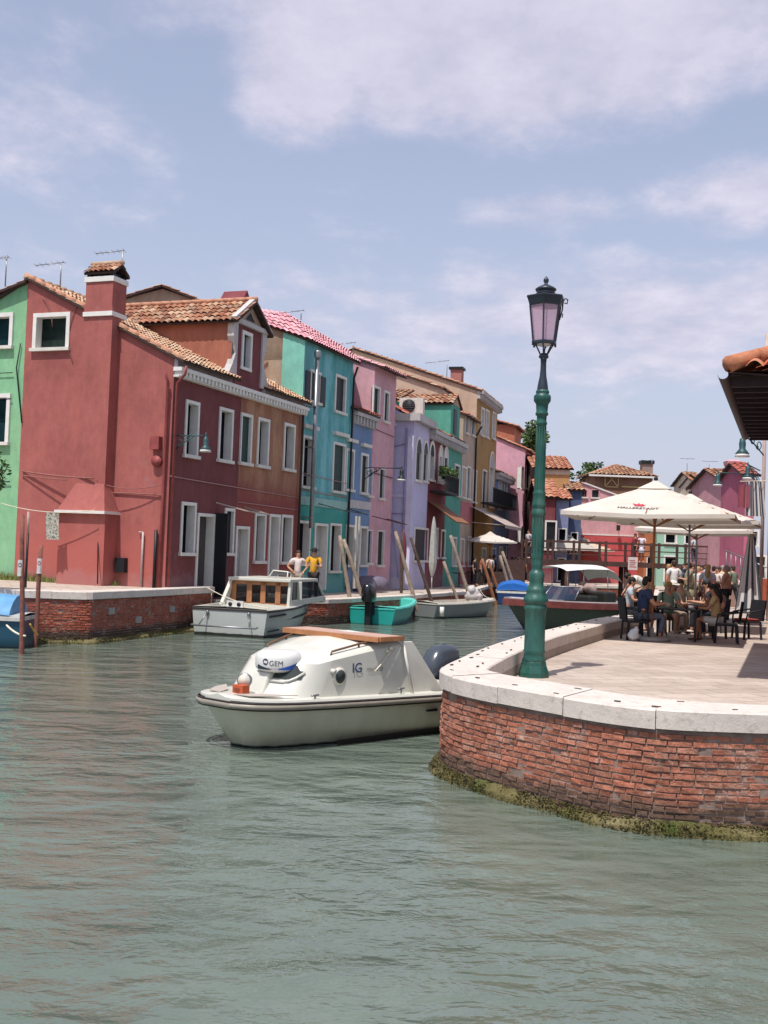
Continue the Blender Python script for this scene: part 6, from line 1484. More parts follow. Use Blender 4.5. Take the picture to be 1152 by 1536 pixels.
person(7.95,29.3,.92,-100,'sit','#9a8f78','#4b4a48','brown','seated person in a khaki top at the far side of the second table',h=1.72,arms='table')
b=MB(mat=flat('#c2c8cf',.4,var=.15,bump=.3));b.sm=True;b.ball((5.72,24.85,1.04),(.12,.1,.14),12,8,.2);b.ball((5.78,24.82,1.16),(.05,.05,.07),8,6,.25);b.build('plastic_bag',label='pale plastic bag on the paving by the left rattan chair',cat='bag')
for i,(dx,dy,c,l) in enumerate(((-.2,.1,'#b9c0c4','small clear glass on the nearest cafe table, left side'),(.15,-.1,'#8c3a30','red cup on the nearest cafe table'),(.25,.2,'#c9c6c0','white cup on the nearest cafe table, right side'),(0,.25,'#2f5a3c','green glass on the nearest cafe table, far side'),(-.3,-.15,'#c8b090','beige cup near the left edge of the nearest cafe table'),(.33,-.3,'#4a2a1c','brown drink glass at the right front of the nearest cafe table'))):
    b=MB(mat=flat(c,.2));b.sm=True;b.lathe([(.028,1.64),(.036,1.74),(.03,1.74),(.025,1.65)],(TX+dx,TY+dy),12);b.build('cup',label=l,cat='cup')
person(8.15,26.6,.92,215,'sit','#8a6a5c','#34363f','brown','seated person in a dusty brown top at the right end of the nearest table',h=1.7,arms='table')
person(6.45,28.7,.92,-20,'sit','#a3a9ac','#3b3d44','black','seated person in a light grey shirt at the left of the second table',h=1.75,arms='table')
person(8.75,29.6,.92,-140,'sit','#5c3034','#4c4a48','brown','seated person in maroon at the far right of the second table',h=1.68,arms='face')
chair(8.05,26.75,215,'dark rattan chair at the right end of the nearest table, partly hidden')
# ---- parasols
CAN=NT('parasol_canvas');cc=CAN.ramp(CAN.noise(2,5),[(.3,'#cfc6ba'),(.7,'#ded6cb')]);CAN.b.inputs['Transmission Weight'].default_value=0
tr=CAN.n('ShaderNodeBsdfTranslucent');tr.inputs[0].default_value=(.6,.52,.42,1);mx=CAN.n('ShaderNodeMixShader');mx.inputs[0].default_value=.22
CANM=CAN.fin(cc,.9,CAN.bump(CAN.noise(6,4),.25,.02));CAN.l(CAN.b.outputs[0],mx.inputs[1]);CAN.l(tr.outputs[0],mx.inputs[2]);CAN.l(mx.outputs[0],CAN.o.inputs[0])
def parasol(x,y,z,rot,s,he,hp,label,canm=None,polem=M_WOOD,txt=None,base=True,group='open cafe parasols'):
    M=Matrix.Translation((x,y,z))@Matrix.Rotation(math.radians(rot),4,'Z');r=thing('parasol',M,label,'parasol',group);h=s/2
    b=MB(M,canm or CANM);b.sm=False
    def S(u,v): # canopy height
        m=max(abs(u),abs(v));d=math.hypot(u,v);e=1-m
        return he+(hp-he)*(e+.12*math.sin(math.pi*e)*0) -.10*(1-m)*m*0-.09*math.sin(math.pi*m)*abs(1-abs(abs(u)-abs(v))/max(m,1e-6))*0+.05*(1-min(abs(u),abs(v))/max(m,1e-6))*-m*1.0
    n=12;rows=[[(h*(-1+2*i/n),h*(-1+2*j/n),S(-1+2*i/n,-1+2*j/n)) for i in range(n+1)] for j in range(n+1)]
    b.grid(rows)
    ed=[(i,0) for i in range(n)]+[(n,j) for j in range(n)]+[(n-i,n) for i in range(n)]+[(0,n-j) for j in range(n)]
    P=[rows[j][i] for i,j in ed];Q=[(a,b_,c-.09) for a,b_,c in P];b.grid([P,Q],closed=True);c=b.build('canopy',r)
    b=MB(M,canm or CANM);k=.2*s/2;
    b.add([(-k,-k,hp-.12),(k,-k,hp-.12),(k,k,hp-.12),(-k,k,hp-.12),(0,0,hp+.1)],[(0,1,4),(1,2,4),(2,3,4),(3,0,4)]);b.build('vent_cap',c)
    b=MB(M,polem);b.sm=True;b.tube([(0,0,.05),(0,0,hp+.02)],.03,10);b.build('pole',r)
    for i in range(8):
        a=math.pi/4*i;e=h*(1/max(abs(math.cos(a)),abs(math.sin(a))));b=MB(M,M_WOOD);b.bar((.04*math.cos(a),.04*math.sin(a),hp-.1),(e*.98*math.cos(a),e*.98*math.sin(a),he-.04),.03,.03)
        b.bar((.04*math.cos(a),.04*math.sin(a),he-.25),(e*.5*math.cos(a),e*.5*math.sin(a),he+(hp-he)*.45-.06),.025,.025);b.build('rib',r)
    b=MB(M,M_DARK);b.sm=True;b.lathe([(.03,hp+.08),(.05,hp+.1),(.04,hp+.16),(.01,hp+.19)],n=8);b.build('finial',r)
    if base:
        b=MB(M,flat('#8f8b88',.8));b.sm=True;b.lathe([(.42,0),(.43,.05),(.38,.08),(.06,.1),(.05,.3)],n=24);b.build('base',r)
    if txt:
        def onface(me,u0,v0,sc__=1): # on the face v=-1 side
            vs=[]
            for p in me.vertices:
                u=u0+p.co.x*sc__;d=v0+p.co.y*sc__;m=1-d/h;vs.append((u,-m*h,S(u/h,-m)+.012))
            return vs,[tuple(q.vertices) for q in me.polygons]
        tm=textmesh(txt,.135,.003);b=MB(M,flat('#6a5f62',.8));b.add(*onface(tm,-.2,.3));b.build('lettering',c)
        b=MB(M,flat('#b8384a',.8));pts=[(-.12,0),(.12,0),(.2,.12),(.1,.1),(.12,.2),(.03,.13),(-.02,.24),(-.06,.12),(-.2,.2),(-.14,.08)]
        vs=[]
        for (pu,pv) in pts: m=1-(.42+pv*.75)/h;vs.append((pu*.75-.2,-m*h,S((pu*.75-.2)/h,-m)+.014))
        b.add(vs,[tuple(range(10))]);b.build('emblem',c)
    return r
parasol(6.21,25.2,.9,-20,3.65,2.86,3.58,'large white parasol with a red emblem over the nearest cafe table',txt='HALLERSTADT')
parasol(8.35,30.0,.9,-20,3.65,2.92,3.6,'second white parasol with grey lettering, right behind the nearest one',polem=M_METAL,txt='HALLERSTADT')
parasol(9.75,34.2,.9,-20,3.4,2.8,3.4,'third parasol mostly hidden behind the first two',polem=M_METAL)
parasol(ony(735,810,66).x,66,.9,10,2.6,2.6,3.1,'small white parasol over the cafe on the left bank')
parasol(ony(850,815,76).x,76,.9,10,3.6,2.4,3.3,'pale parasol of the far cafe left of the low pink building',canm=flat('#a9a298',.9));parasol(ony(875,815,80).x,80,.9,30,3.2,2.4,3.2,'cream parasol at the foot of the low pink building',canm=flat('#bcae98',.9))
# folded parasol on the maroon house, folded striped one at the right
b=MB(mat=flat('#a9a9a2',.9,var=.15));b.sm=True;a=ony(651,775,53.5);rows=[]
for i in range(9):
    f=i/8;rr=[.03,.09,.12,.14,.15,.16,.18,.15,.05][i];rows.append([(a.x+rr*(1+.25*math.cos(5*t))*math.cos(t),a.y+rr*(1+.25*math.cos(5*t))*math.sin(t),a.z-2.9*f) for t in [2*math.pi*j/20 for j in range(20)]])
b.grid(rows,closed=True);b.tube([(a.x,a.y,a.z-2.8),(a.x,a.y,.9)],.03,8);b.build('folded_parasol',label='folded grey white parasol standing before the maroon house',cat='parasol')
b=MB(mat=flat('#7c3a48',.9,var=.15));b.sm=True;a=A.P(18.3,-1.2,3.6);rows=[]
for i in range(7):
    rr=[.04,.1,.13,.14,.13,.1,.05][i];rows.append([(a.x+rr*(1+.25*math.cos(5*t))*math.cos(t),a.y+rr*(1+.25*math.cos(5*t))*math.sin(t),a.z-1.8*i/6) for t in [2*math.pi*j/20 for j in range(20)]])
b.grid(rows,closed=True);b.tube([(a.x,a.y,3.7),(a.x,a.y,.9)],.03,8);b.build('folded_parasol',label='folded dark pink parasol before the pink house door',cat='parasol')
STR=NT('striped_canvas');w=STR.n('ShaderNodeUVMap');sx=STR.n('ShaderNodeSeparateXYZ');STR.l(w.outputs[0],sx.inputs[0]);f=STR.math('FRACT',STR.math('MULTIPLY',sx.outputs[0],9));f=STR.math('GREATER_THAN',f,.5);STRM=STR.fin(STR.mix(f,'#c9c4c0','#4a4f5a'),.9)
b=MB(mat=STRM);a=ony(1127,793,33);K=28
for i in range(8):
    f0,f1=i/8,(i+1)/8;R0_=.05+.32*f0;R1_=.05+.32*f1
    for j in range(K):
        t0,t1=2*math.pi*j/K,2*math.pi*(j+1)/K;g=lambda t,r_:r_*(1+.16*math.cos(7*t))
        P=[(a.x+g(t,r_)*math.cos(t)+.0,a.y+g(t,r_)*math.sin(t),a.z-(a.z-1.25)*ff) for (t,r_,ff) in ((t0,R0_,f0),(t1,R0_,f0),(t1,R1_,f1),(t0,R1_,f1))]
        b.add(P,[(0,1,2,3)],uv=[(j/K,0),((j+1)/K,0),((j+1)/K,0),(j/K,0)])
b.use(M_METAL);b.tube([(a.x,a.y,.9),(a.x,a.y,a.z+.2)],.03,8);b.build('folded_parasol',label='folded black and white striped parasol at the right edge',cat='parasol')
# cafe tables and clutter on the left bank
for i,(px,Y,l) in enumerate(((700,60,'left one'),(718,66,'one under the parasol'),(745,70,'far one'))):
    p=ony(px,860,Y);M=Matrix.Translation((p.x-.4,Y,.9));r=thing('cafe_table',M,'small brown table of the left bank cafe, the '+l,'table','left bank cafe tables');b=MB(M,M_DKWOOD);b.lathe([(.38,.7),(.4,.72),(.4,.75),(.38,.75)],n=14);b.build('tabletop',r);b=MB(M,M_DKWOOD);b.lathe([(.2,0),(.2,.03),(.03,.05),(.03,.7)],n=10);b.build('leg',r)
# ================================================================ BRIDGE
BW=flat('#4a342e',.85,var=.3,scale=6,bump=.4,name='bridge_timber')
bx0,bx1=ony(786,830,66).x,ony(1100,848,66).x
r=thing('footbridge',Matrix.Translation((bx0,66,0)),'dark wooden footbridge with open railings spanning the far end of the canal','bridge')
MBR=Matrix.Translation((0,66,0))
b=MB(MBR,BW);b.box(bx0,-.95,2.25,bx1,.95,2.54);b.build('deck',r)
for i,yy in enumerate((-.95,.95)):
    b=MB(MBR,BW);b.box(bx0,yy-.04,3.58,bx1,yy+.04,3.68);b.box(bx0,yy-.025,3.2,bx1,yy+.025,3.25);b.box(bx0,yy-.025,2.88,bx1,yy+.025,2.93);b.build('hand_rail',r)
    n_=9
    for k in range(n_):
        x=bx0+(bx1-bx0)*k/(n_-1);b=MB(MBR,BW);b.box(x-.07,yy-.06,2.2,x+.07,yy+.06,3.74);b.build('rail_post',r)
for k,x in enumerate((bx0+2.5,bx0+6.0)):
    for yy in (-.7,.7):
        b=MB(MBR,BW);b.sm=True;b.tube([(x,yy,-1),(x,yy,2.3)],.14,10);b.build('pile',r)
b=MB(MBR,flat('#c9bcb8',.6));x=ony(949,842,65).x;b.box(x-.28,-1.06,2.1,x+.28,-1.02,2.85);b.build('notice_board',r)
q=MB(MBR,flat('#a04a50',.6))
for i in range(4): q.box(x-.2,-1.064,2.25+i*.12,x+.2-.06*(i%2),-1.0605,2.31+i*.12)
q.build('notice_print',r)
b=MB(MBR,stucco('#8a6a58',name='ramp_brick'));
b.build if 0 else None
b.prism([(bx1-.05,.9),(bx1+5,.9),(bx1+.2,2.5),(bx1-.05,2.5)],lambda u,v,w:Vector((u,w,v)),-1,1);b.build('ramp',r)
b=MB(MBR,BW);b.box(bx0-2.2,-1,.9,bx0-.02,1,1.7);b.box(bx0-1.2,-1,1.7,bx0-.02,1,2.4);b.build('steps',r)
# ramp wall with metal railing by the promenade
RWx,RWy=ony(1097,870,46).x,46
r=thing('ramp_wall',Matrix.Translation((RWx,RWy,.9)),'sloping brown ramp wall with stone cap and metal railing right of the crowd','wall')
MR_=FR(RWx,RWy,.75,-.66)
b=MB(MR_,stucco('#8f6a58','#7a5a48',.5,name='ramp_plaster'));b.prism([(-.3,.85),(2.6,.85),(2.6,1.1),(-.3,2.1)],lambda u,v,w:Vector((u,w,v)),-.2,.2);b.build('wall',r)
b=MB(MR_,M_STONE);b.prism([(-.35,2.1),(2.65,1.1),(2.65,1.22),(-.35,2.22)],lambda u,v,w:Vector((u,w,v)),-.26,.26);b.build('cap',r)
b=MB(MR_,M_METAL);b.sm=True
for i in range(14): x=-.25+i*.21;z=2.2-(x+.3)*.345;b.tube([(x,0,z),(x,0,z+1.0)],.016,5)
b.tube([(-.3,0,3.25),(2.6,0,2.2)],.028,6);b.tube([(-.3,0,2.75),(2.6,0,1.7)],.018,6);b.build('railing',r)
# ================================================================ FAR BUILDINGS
def block(x0,x1,y,dep,ze,zr,mw,mt,name,label,axis='x',openings=(),z0=.9,base=None,ov=.25,cat='house',pitch=.35,side=None):
    """box house facing the camera; ridge along x ('x') or along depth ('y')"""
    M=Matrix.Translation((x0,y,0));w=x1-x0;root=thing(name,Matrix.Translation((x0,y,z0)),label,cat)
    wb=MB(M,mw);top=max(ze,zr);hs=[o[:4] for o in openings]
    clips=[] 
    if axis=='y': clips=[(0,ze,w/2,zr),(w/2,zr,w,ze)]
    if axis=='y':
        bm_l=MB(M,mw);wall(wb,0,w/2,z0-.2,zr+.1,hs,[(0,ze,w/2,zr)]);wall(wb,w/2,w,z0-.2,zr+.1,hs,[(w/2,zr,w,ze)])
        wb.add([(0,dep,z0),(w,dep,z0),(w,dep,ze),(w/2,dep,zr),(0,dep,ze)],[(0,1,2,3,4)])
        for x in (0,w): wb.add([(x,0,z0-.2),(x,dep,z0-.2),(x,dep,ze),(x,0,ze)],[(0,1,2,3)])
    else:
        wall(wb,0,w,z0-.2,ze,hs);wb.add([(0,dep,z0),(w,dep,z0),(w,dep,ze),(0,dep,ze)],[(0,1,2,3)])
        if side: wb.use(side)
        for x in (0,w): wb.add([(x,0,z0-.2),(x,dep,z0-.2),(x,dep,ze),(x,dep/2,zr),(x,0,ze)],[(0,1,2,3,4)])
    wb.build('wall',root)
    rb=MB(M,mt)
    if axis=='y':
        s=(zr-ze)/(w/2)
        tiles(rb,(-ov,-ov,ze-ov*s+.05),(0,dep+2*ov,0),(w/2+ov,0,(w/2+ov)*s),pitch,.45,.08,deck=M_DKWOOD);rb.use(mt);tiles(rb,(w+ov,-ov,ze-ov*s+.05),(0,dep+2*ov,0),(-w/2-ov,0,(w/2+ov)*s),pitch,.45,.08,deck=M_DKWOOD)
    else:
        s=(zr-ze)/(dep/2);tiles(rb,(-ov,-ov,ze-ov*s+.05),(w+2*ov,0,0),(0,dep/2+ov,(dep/2+ov)*s),pitch,.45,.08,deck=M_DKWOOD);rb.use(mt);tiles(rb,(-ov,dep+ov,ze-ov*s+.05),(w+2*ov,0,0),(0,-dep/2-ov,(dep/2+ov)*s),pitch*1.5,.6,.08,deck=M_DKWOOD)
    rb.build('roof',root)
    for o in openings: opening(M,root,o[:4],**(o[4] if len(o)>4 else {}))
    if base: MB(M,base[0]).box(.004,-.03,z0-.1,w-.004,-.002,base[1]).build('plinth',root)
    return root,M
def X(px,Y,py=800): return ony(px,py,Y).x
def Z(px,py,Y): return ony(px,py,Y).z
OR=stucco('#c2925a','#b4824a',.4,name='orange_ochre_plaster');PKL=stucco('#d39a9c','#cc8c90',.3,name='salmon_pink');REDB=stucco('#c24a4c',name='red_plinth');GRN=stucco('#8fbaa2','#9cc4ac',.3,name='mint_plaster')
CRM=stucco('#cfc2ac',name='pale_cream');MAG=stucco('#b8607a','#c07088',.4,name='magenta_plaster');PK3=stucco('#d29aa2','#c88c96',.4,name='rose_pink');TIM=stucco('#8a6650','#7a5440',.6,name='timber_brown');NAV=stucco('#4a5878','#5c6880',.4,name='slate_blue_plaster')
# orange house beyond the lamp
Y=78;x1=X(852,Y);r,M=block(X(800,Y),x1,Y,7,Z(840,703,Y),Z(840,690,Y)+.5,OR,M_TILEO,'house','orange house with a pale band under its eaves right of the lamp post',side=stucco('#7c6a60',name='shaded_grey_plaster'),openings=())  # side walls coloured grey, their shade painted into the plaster
MB(M,CRM).box(0,-.05,Z(840,712,Y),x1-X(800,Y),-.003,Z(840,704,Y)).build('pale_band',r)
MBs=Matrix.Translation((x1,Y,0))@Matrix.Rotation(math.radians(90),4,'Z')
for k_,(ya,za) in enumerate(((1.2,5.6),(3.4,5.6))): opening(MBs,r,(ya,za,ya+.8,za+1.7),pane=glass_mat('#2a5068','blue_pane'),shut=stucco('#3f7088',name='blue_shutter'))
# two dark fronted houses before it
Y=73;block(X(808,Y),X(832,Y),Y,5,Z(830,745,Y),Z(830,727,Y)+.4,ST_MAROON,M_TILEO,'house','low dark maroon house under orange tiles just right of the lamp post',openings=((.5,3.2,1.1,5.0,dict(pane=M_BLACK_SH)),))
Y=75;block(X(833,Y),X(852,Y),Y,4,Z(842,748,Y),Z(842,738,Y)+.3,stucco('#7d86a8',name='grey_blue_plaster'),M_TILEO,'house','narrow grey blue house below the orange one',openings=((.25,3.2,.7,4.6,dict(fw=.06)),(.25,1.1,.7,2.6,dict(fw=.06))))
Y=76.5;block(X(853,Y),X(871,Y),Y,4,Z(862,735,Y),Z(862,728,Y)+.3,NAV,M_TILE,'house','narrow dark slate house left of the low pink building',openings=((.2,3.0,.6,4.4,dict(fw=.06)),))
# low pink building with red base
Y=81;xa,xb=X(870,Y),X(966,Y);w=xb-xa
r=thing('house',Matrix.Translation((xa,Y,.9)),'low salmon pink building with a red base band behind the bridge','house');M=Matrix.Translation((xa,Y,0))
zA=Z(876,725,Y);zR=Z(965,760,Y);wx=X(886,Y)-xa;wz=Z(890,746,Y)
hs=[(wx,wz,wx+.5,wz+.55),(.02,wz,.4,wz+.5)]
b=MB(M,PKL);wall(b,0,w,.7,zA+.1,hs,[(.35,zA,w,zR)]);b.add([(0,0,.7),(0,5,.9),(w,5,.9),(w,5,zR),(.3,5,zA),(.3,0,zA),(w,0,.7),(w,0,zR)],[(1,2,3,4),(0,1,4,5),(6,2,3,7)]);b.build('wall',r)
for h_ in hs: opening(M,r,h_,pane=M_DARK,fw=.05,deep=.1,frame=PKL)
b=MB(M,M_WHITE);b.bar((.2,-.05,zA+.03),(w+.2,-.05,zR+.03),.1,.1);b.add([(0,-.1,zA+.03),(w+.2,-.1,zR+.03),(w+.2,5.1,zR+.03),(0,5.1,zA+.03)],[(0,1,2,3)]);b.build('roof_edge',r)
zb=Z(900,803,Y);MB(M,REDB).box(.002,-.04,.8,w-.002,-.003,zb).build('red_base',r);MB(M,M_WHITE).box(.0,-.06,zb,w,-.004,zb+.08).build('band',r)
b=MB(M,M_IRON);
for px in (925,): x=X(px,Y)-xa;z=Z(px,792,Y);b.bar((x,-.05,z+.3),(x,-.5,z+.35),.04,.04);b.box(x-.12,-.6,z-.2,x+.12,-.4,z+.2)
b.build('wall_lantern',r)
# timber tower with hipped roof behind
Y=92;xa,xb=X(884,Y),X(981,Y);zE=Z(932,713,Y);zP=Z(935,693,Y);xm=(xa+xb)/2;dd=6
r=thing('house',Matrix.Translation((xa,Y,.9)),'brown timber clad upper storey under a shallow hipped roof','house')
b=MB(mat=TIM);b.box(xa+.3,Y,.9,xb-.3,Y+dd,zE);b.build('wall',r)
rb=MB(mat=M_TILE);C_=(xm,Y+dd/2,zP)
for (p0,p1) in (((xa-.2,Y-.4),(xb+.2,Y-.4)),((xb+.2,Y-.4),(xb+.2,Y+dd+.4)),((xa-.2,Y+dd+.4),(xa-.2,Y-.4))):
    a_=Vector((*p0,zE));b_=Vector((*p1,zE));mid=(a_+b_)/2;tiles(rb,a_,b_-a_,Vector(C_)-mid,.35,.45,.08,taper=(.5,.5),deck=M_DKWOOD);rb.use(M_TILE)
rb.build('roof',r)
b=MB(mat=M_WHITE);b.box(xa-.25,Y-.45,zE-.18,xb+.25,Y-.35,zE-.03);b.build('eaves_board',r)
b=MB(mat=flat('#b8a070',.8))
x=X(905,Y);z=Z(905,730,Y)
for (u0,v0,u1,v1) in ((0,0,1.1,1.3),(0,1.3,1.1,0),(0,0,1.1,0),(0,0,0,1.3),(1.1,0,1.1,1.3)): b.bar((x+u0,Y-.06,z+v0),(x+u1,Y-.06,z+v1),.08,.08)
b.box(x+1.4,Y-.08,z,x+4.2,Y-.02,z+.12);b.build('cross_brace',r)
b=MB(mat=stucco('#9a8478',name='chimney_plaster'));x=X(973,Y);b.box(x-.45,Y+1,zE-.3,x+.45,Y+1.9,Z(973,689,Y)-.3);b.use(M_DARK);b.box(x-.55,Y+.9,Z(973,689,Y)-.3,x+.55,Y+2,Z(973,689,Y));b.build('chimney',r)
# orange door house, mint house
Y=79;block(X(967,Y),X(985,Y),Y,4,Z(976,770,Y),Z(976,765,Y)+.4,stucco('#b4683c',name='burnt_orange'),M_TILE,'house','narrow burnt orange house right of the low pink building',openings=((.25,1.1,.8,2.9,dict(kind='door',fw=.06)),))
Y=78;w0=X(986,Y)
r,M=block(w0,X(1086,Y),Y,6,Z(1030,764,Y),Z(1030,752,Y)+.5,GRN,M_TILE,'house','long mint green house seen under the parasols',openings=tuple((u,4.0,u+.7,5.0) for u in (.6,2.0,3.6,5.0,6.4))+((.6,1.1,1.4,3.0,dict(kind='door')),(3.4,1.1,4.2,3.0,dict(kind='door'))))
Y=84;block(X(1040,Y),X(1054,Y),Y,6,Z(1047,722,Y),Z(1047,713,Y)+.4,CRM,M_TILE,'house','narrow white gabled house above the second parasol',openings=((.15,7.6,.4,8.6,dict(fw=.04,pane=M_DARK)),))
Y=82;block(X(1054.5,Y),X(1067,Y),Y,6,Z(1060,724,Y),Z(1060,716,Y)+.4,GRN,M_TILE,'house','narrow pale green house between the white one and the cream one',openings=((.1,5.6,.5,6.6,dict(fw=.04,pane=M_DARK)),))
Y=80;block(X(1067.5,Y),X(1086,Y),Y,6,Z(1076,728,Y),Z(1076,718,Y)+.5,stucco('#c9b49c',name='sand_plaster'),M_TILE,'house','cream house with a brown roof left of the pink chimney house',openings=((.3,5.4,.7,6.4,dict(fw=.04,pane=M_DARK)),))
# pink house with big chimney
Y=62;xa,xb=X(1086,Y),X(1124,Y);ze=Z(1100,722,Y)
r,M=block(xa,xb,Y,7,ze,ze+.9,PK3,M_TILE,'house','pink house with a tall flared pink chimney at the right',openings=((.9,3.9,1.5,5.6,dict(pane=flat('#8d7c74'))),(.2,1.1,1.1,3.1,dict(kind='door',pane=flat('#a8683c')))))
b=MB(M,stucco('#a3907c',name='grey_wall'));b.box(X(1101,Y)-xa,-.03,Z(1101,775,Y),X(1113,Y)-xa,-.002,ze-.15);b.build('grey_panel',r)
b=MB(M,PK3);b.sm=False;q=X(1096,Y)-xa
b.box(q-.32,-.3,ze-1,q+.32,.4,Z(1096,706,Y));b.lathe([(.3,Z(1096,706,Y)),(.52,Z(1096,697,Y)),(.56,Z(1096,692,Y)),(.4,Z(1096,690,Y))],(q,.05),4,rot=math.pi/4);b.build('chimney',r)
Y=56;block(X(1116,Y),X(1130,Y),Y,4,Z(1122,712,Y),Z(1122,700,Y)+.3,MAG,M_TILER,'house','magenta house in front of the pink chimney house',openings=((.4,1.1,1.1,3.1,dict(kind='door',pane=M_DARK)),))
# ---- right bank row: facade plane just outside the frame, its near eaves overhang into view
Rp=Pl(6.2,16.55,.35,.94)   # wall line; houses stand to the right (negative inward)
def rblock(t0,t1,ze,mw,mt,label,depth=7,wins=()):
    Mx=Rp.M()@Matrix.Diagonal((1,-1,1,1));root=thing('row_house',FR(*Rp.P(t0).xy,Rp.dx,Rp.dy,.9),label,'house')
    hs=list(wins);b=MB(Mx,mw);wall(b,t0,t1,.8,ze,[h_[:4] for h_ in hs])
    b.add([(t0,0,.8),(t0,depth,.8),(t0,depth,ze),(t0,depth*.5,ze+1.6),(t0,0,ze)],[(0,1,2,3,4)]);b.add([(t1,0,.8),(t1,depth,.8),(t1,depth,ze),(t1,depth*.5,ze+1.6),(t1,0,ze)],[(0,1,2,3,4)]);b.add([(t0,depth,.8),(t1,depth,.8),(t1,depth,ze),(t0,depth,ze)],[(0,1,2,3)]);b.build('wall',root)
    for h_ in hs: opening(Mx,root,h_[:4],**(h_[4] if len(h_)>4 else {}))
    return root,Mx
r,Mx=rblock(0,7.3,5.5,stucco('#b07a74',name='near_right_plaster'),M_TILEN,'near house on the right with an overhanging tiled eaves corner against the sky',wins=((1.2,3.6,2.1,5.0),(4.2,3.6,5.1,5.0),(6.3,3.6,7.1,5.0),(2.6,1.0,3.5,3.1,dict(kind='door'))))
ov=.98
b=MB(Mx,M_TILEN)
tiles(b,(-.9,-ov,5.57),(8.3,0,0),(0,4.2,1.75),.24,.36,.085,taper=(.42,0),seg=8);b.build('roof',r)
b=MB(Mx,M_TILEN);tiles(b,(-.9,-ov,5.57),(0,7.5,0),(4.1,0,1.75),.24,.36,.085,taper=(.52,0),seg=8);b.build('hip_slope',r)
b=MB(Mx,M_TILEN);b.sm=True
for i in range(11): f=i/11;a_=Vector((-.9,-ov,5.65)).lerp(Vector((3.1,3.2,7.4)),f);c_=Vector((-.9,-ov,5.65)).lerp(Vector((3.1,3.2,7.4)),f+.1);b.tube([a_,c_+Vector((0,0,.03))],[.13,.10],9)
b.build('hip_ridge',r)
b=MB(Mx,flat('#2f2224',.9,var=.25,scale=5,name='dark_eaves_board'))
b.add([(-.9,-ov,5.55),(7.4,-ov,5.55),(7.4,-.0,5.45),(-.9,.0,5.45)],[(0,1,2,3)]);b.add([(-.9,-ov,5.55),(-.9,6.5,5.55),(0,6.5,5.45),(0,-.02,5.45)],[(0,1,2,3)])
b.add([(-.9,-ov,5.51),(7.4,-ov,5.51),(7.4,-ov,5.58),(-.9,-ov,5.58)],[(0,1,2,3)])
for i in range(14): x=-.7+i*.57;b.box(x,-ov+.04,5.35,x+.09,.0,5.51)
b.build('eaves',r)
b=MB(Mx,flat('#3a2a2a',.7,name='gutter_paint'));b.sm=True;rows=[]
for x in (-.95,7.45): rows.append([(x,-ov-.07+.08*math.cos(t),5.51+.08*math.sin(t)) for t in [math.pi+math.pi*j/8 for j in range(9)]])
b.grid(rows);b.build('gutter',r)
r2,_=rblock(7.4,14.0,5.0,ST_PINK,M_TILE,'pink house of the right row behind the near eaves',wins=((1.2+9,3.2,10.9,4.6),));b=MB(Mx,M_TILE);tiles(b,(7.45,-.3,4.95),(6.5,0,0),(0,3.8,1.6),.3,.4,.08,deck=M_DKWOOD);b.build('roof',r2)
r3,_=rblock(14.1,24.0,5.4,stucco('#a4606c',name='dusky_rose'),M_TILER,'dusky rose house of the right row with drainpipes at its corner',wins=((15.2,3.2,16.0,4.7),(18.2,3.2,19,4.7),(21.2,3.2,22,4.7)));b=MB(Mx,M_TILER);tiles(b,(14.1,-.3,5.35),(9.9,0,0),(0,3.8,1.7),.3,.4,.08,deck=M_DKWOOD);b.build('roof',r3)
# stern lines and quay lines
for (p0,p1,l) in ((CBm@Vector((.2,-1.2,.9)),Vector((-5.45,34.6,1.35)),'pale stern line from the white cruiser to the terrace wall'),(TBm@Vector((5.2,.1,.8)),Vector((.3,44.6,.95)),'bow line of the turquoise boat to the street edge'),(GBm@Vector((4.3,.1,.8)),Vector((5.0,56.0,.95)),'bow line of the grey open boat to the street edge')):
    b=MB(mat=M_ROPE);b.sm=True;b.tube(bez(p0,p1,.12,10),.014,5);b.build('mooring_rope',label=l,cat='rope')
# drainpipes and posts at the right edge
b=MB(mat=flat('#b09a90',.6));b.sm=True
p0=onz(1140,931,.9);z1=Z(1150,500,p0.y)
for (dx,r_) in ((0,.06),(.22,.035)): b.tube([(p0.x+dx,p0.y,.9),(p0.x+dx,p0.y,z1)],r_,8)
b.build('standing_pipe',label='tall pale pipes rising at the right edge of the picture',cat='pipe')
# laundry between the right houses
b=MB(mat=STRM);a=ony(1134,722,33);rows=[]
for i in range(6):
    f=i/5;rows.append([(a.x-.3+(.5+.12*f)*j/10,a.y+.06*math.sin(j*1.6),a.z-1.05*f) for j in range(11)])
for i in range(5):
    for j in range(10): b.add([rows[i][j],rows[i][j+1],rows[i+1][j+1],rows[i+1][j]],[(0,1,2,3)],uv=[(j/14,0),((j+1)/14,0),((j+1)/14,0),(j/14,0)])
b.build('laundry',label='striped white and blue towel hanging on the right bank',cat='laundry',smooth=True)
b=MB(mat=flat('#8a4650',.9));a=ony(1118,727,33);b.grid([[(a.x-.2+.35*j/6,a.y+.04*math.sin(j*2),a.z-.7*f) for j in range(7)] for f in (0,.33,.66,1)]);b.build('laundry',label='dull pink cloth hanging left of the striped towel',cat='laundry',smooth=True)
b=MB(mat=M_ROPE);b.tube([ony(1110,722,33),ony(1150,721,32.9)],.012,5);b.build('clothesline',label='clothesline with a striped towel on the right bank',cat='clothesline')
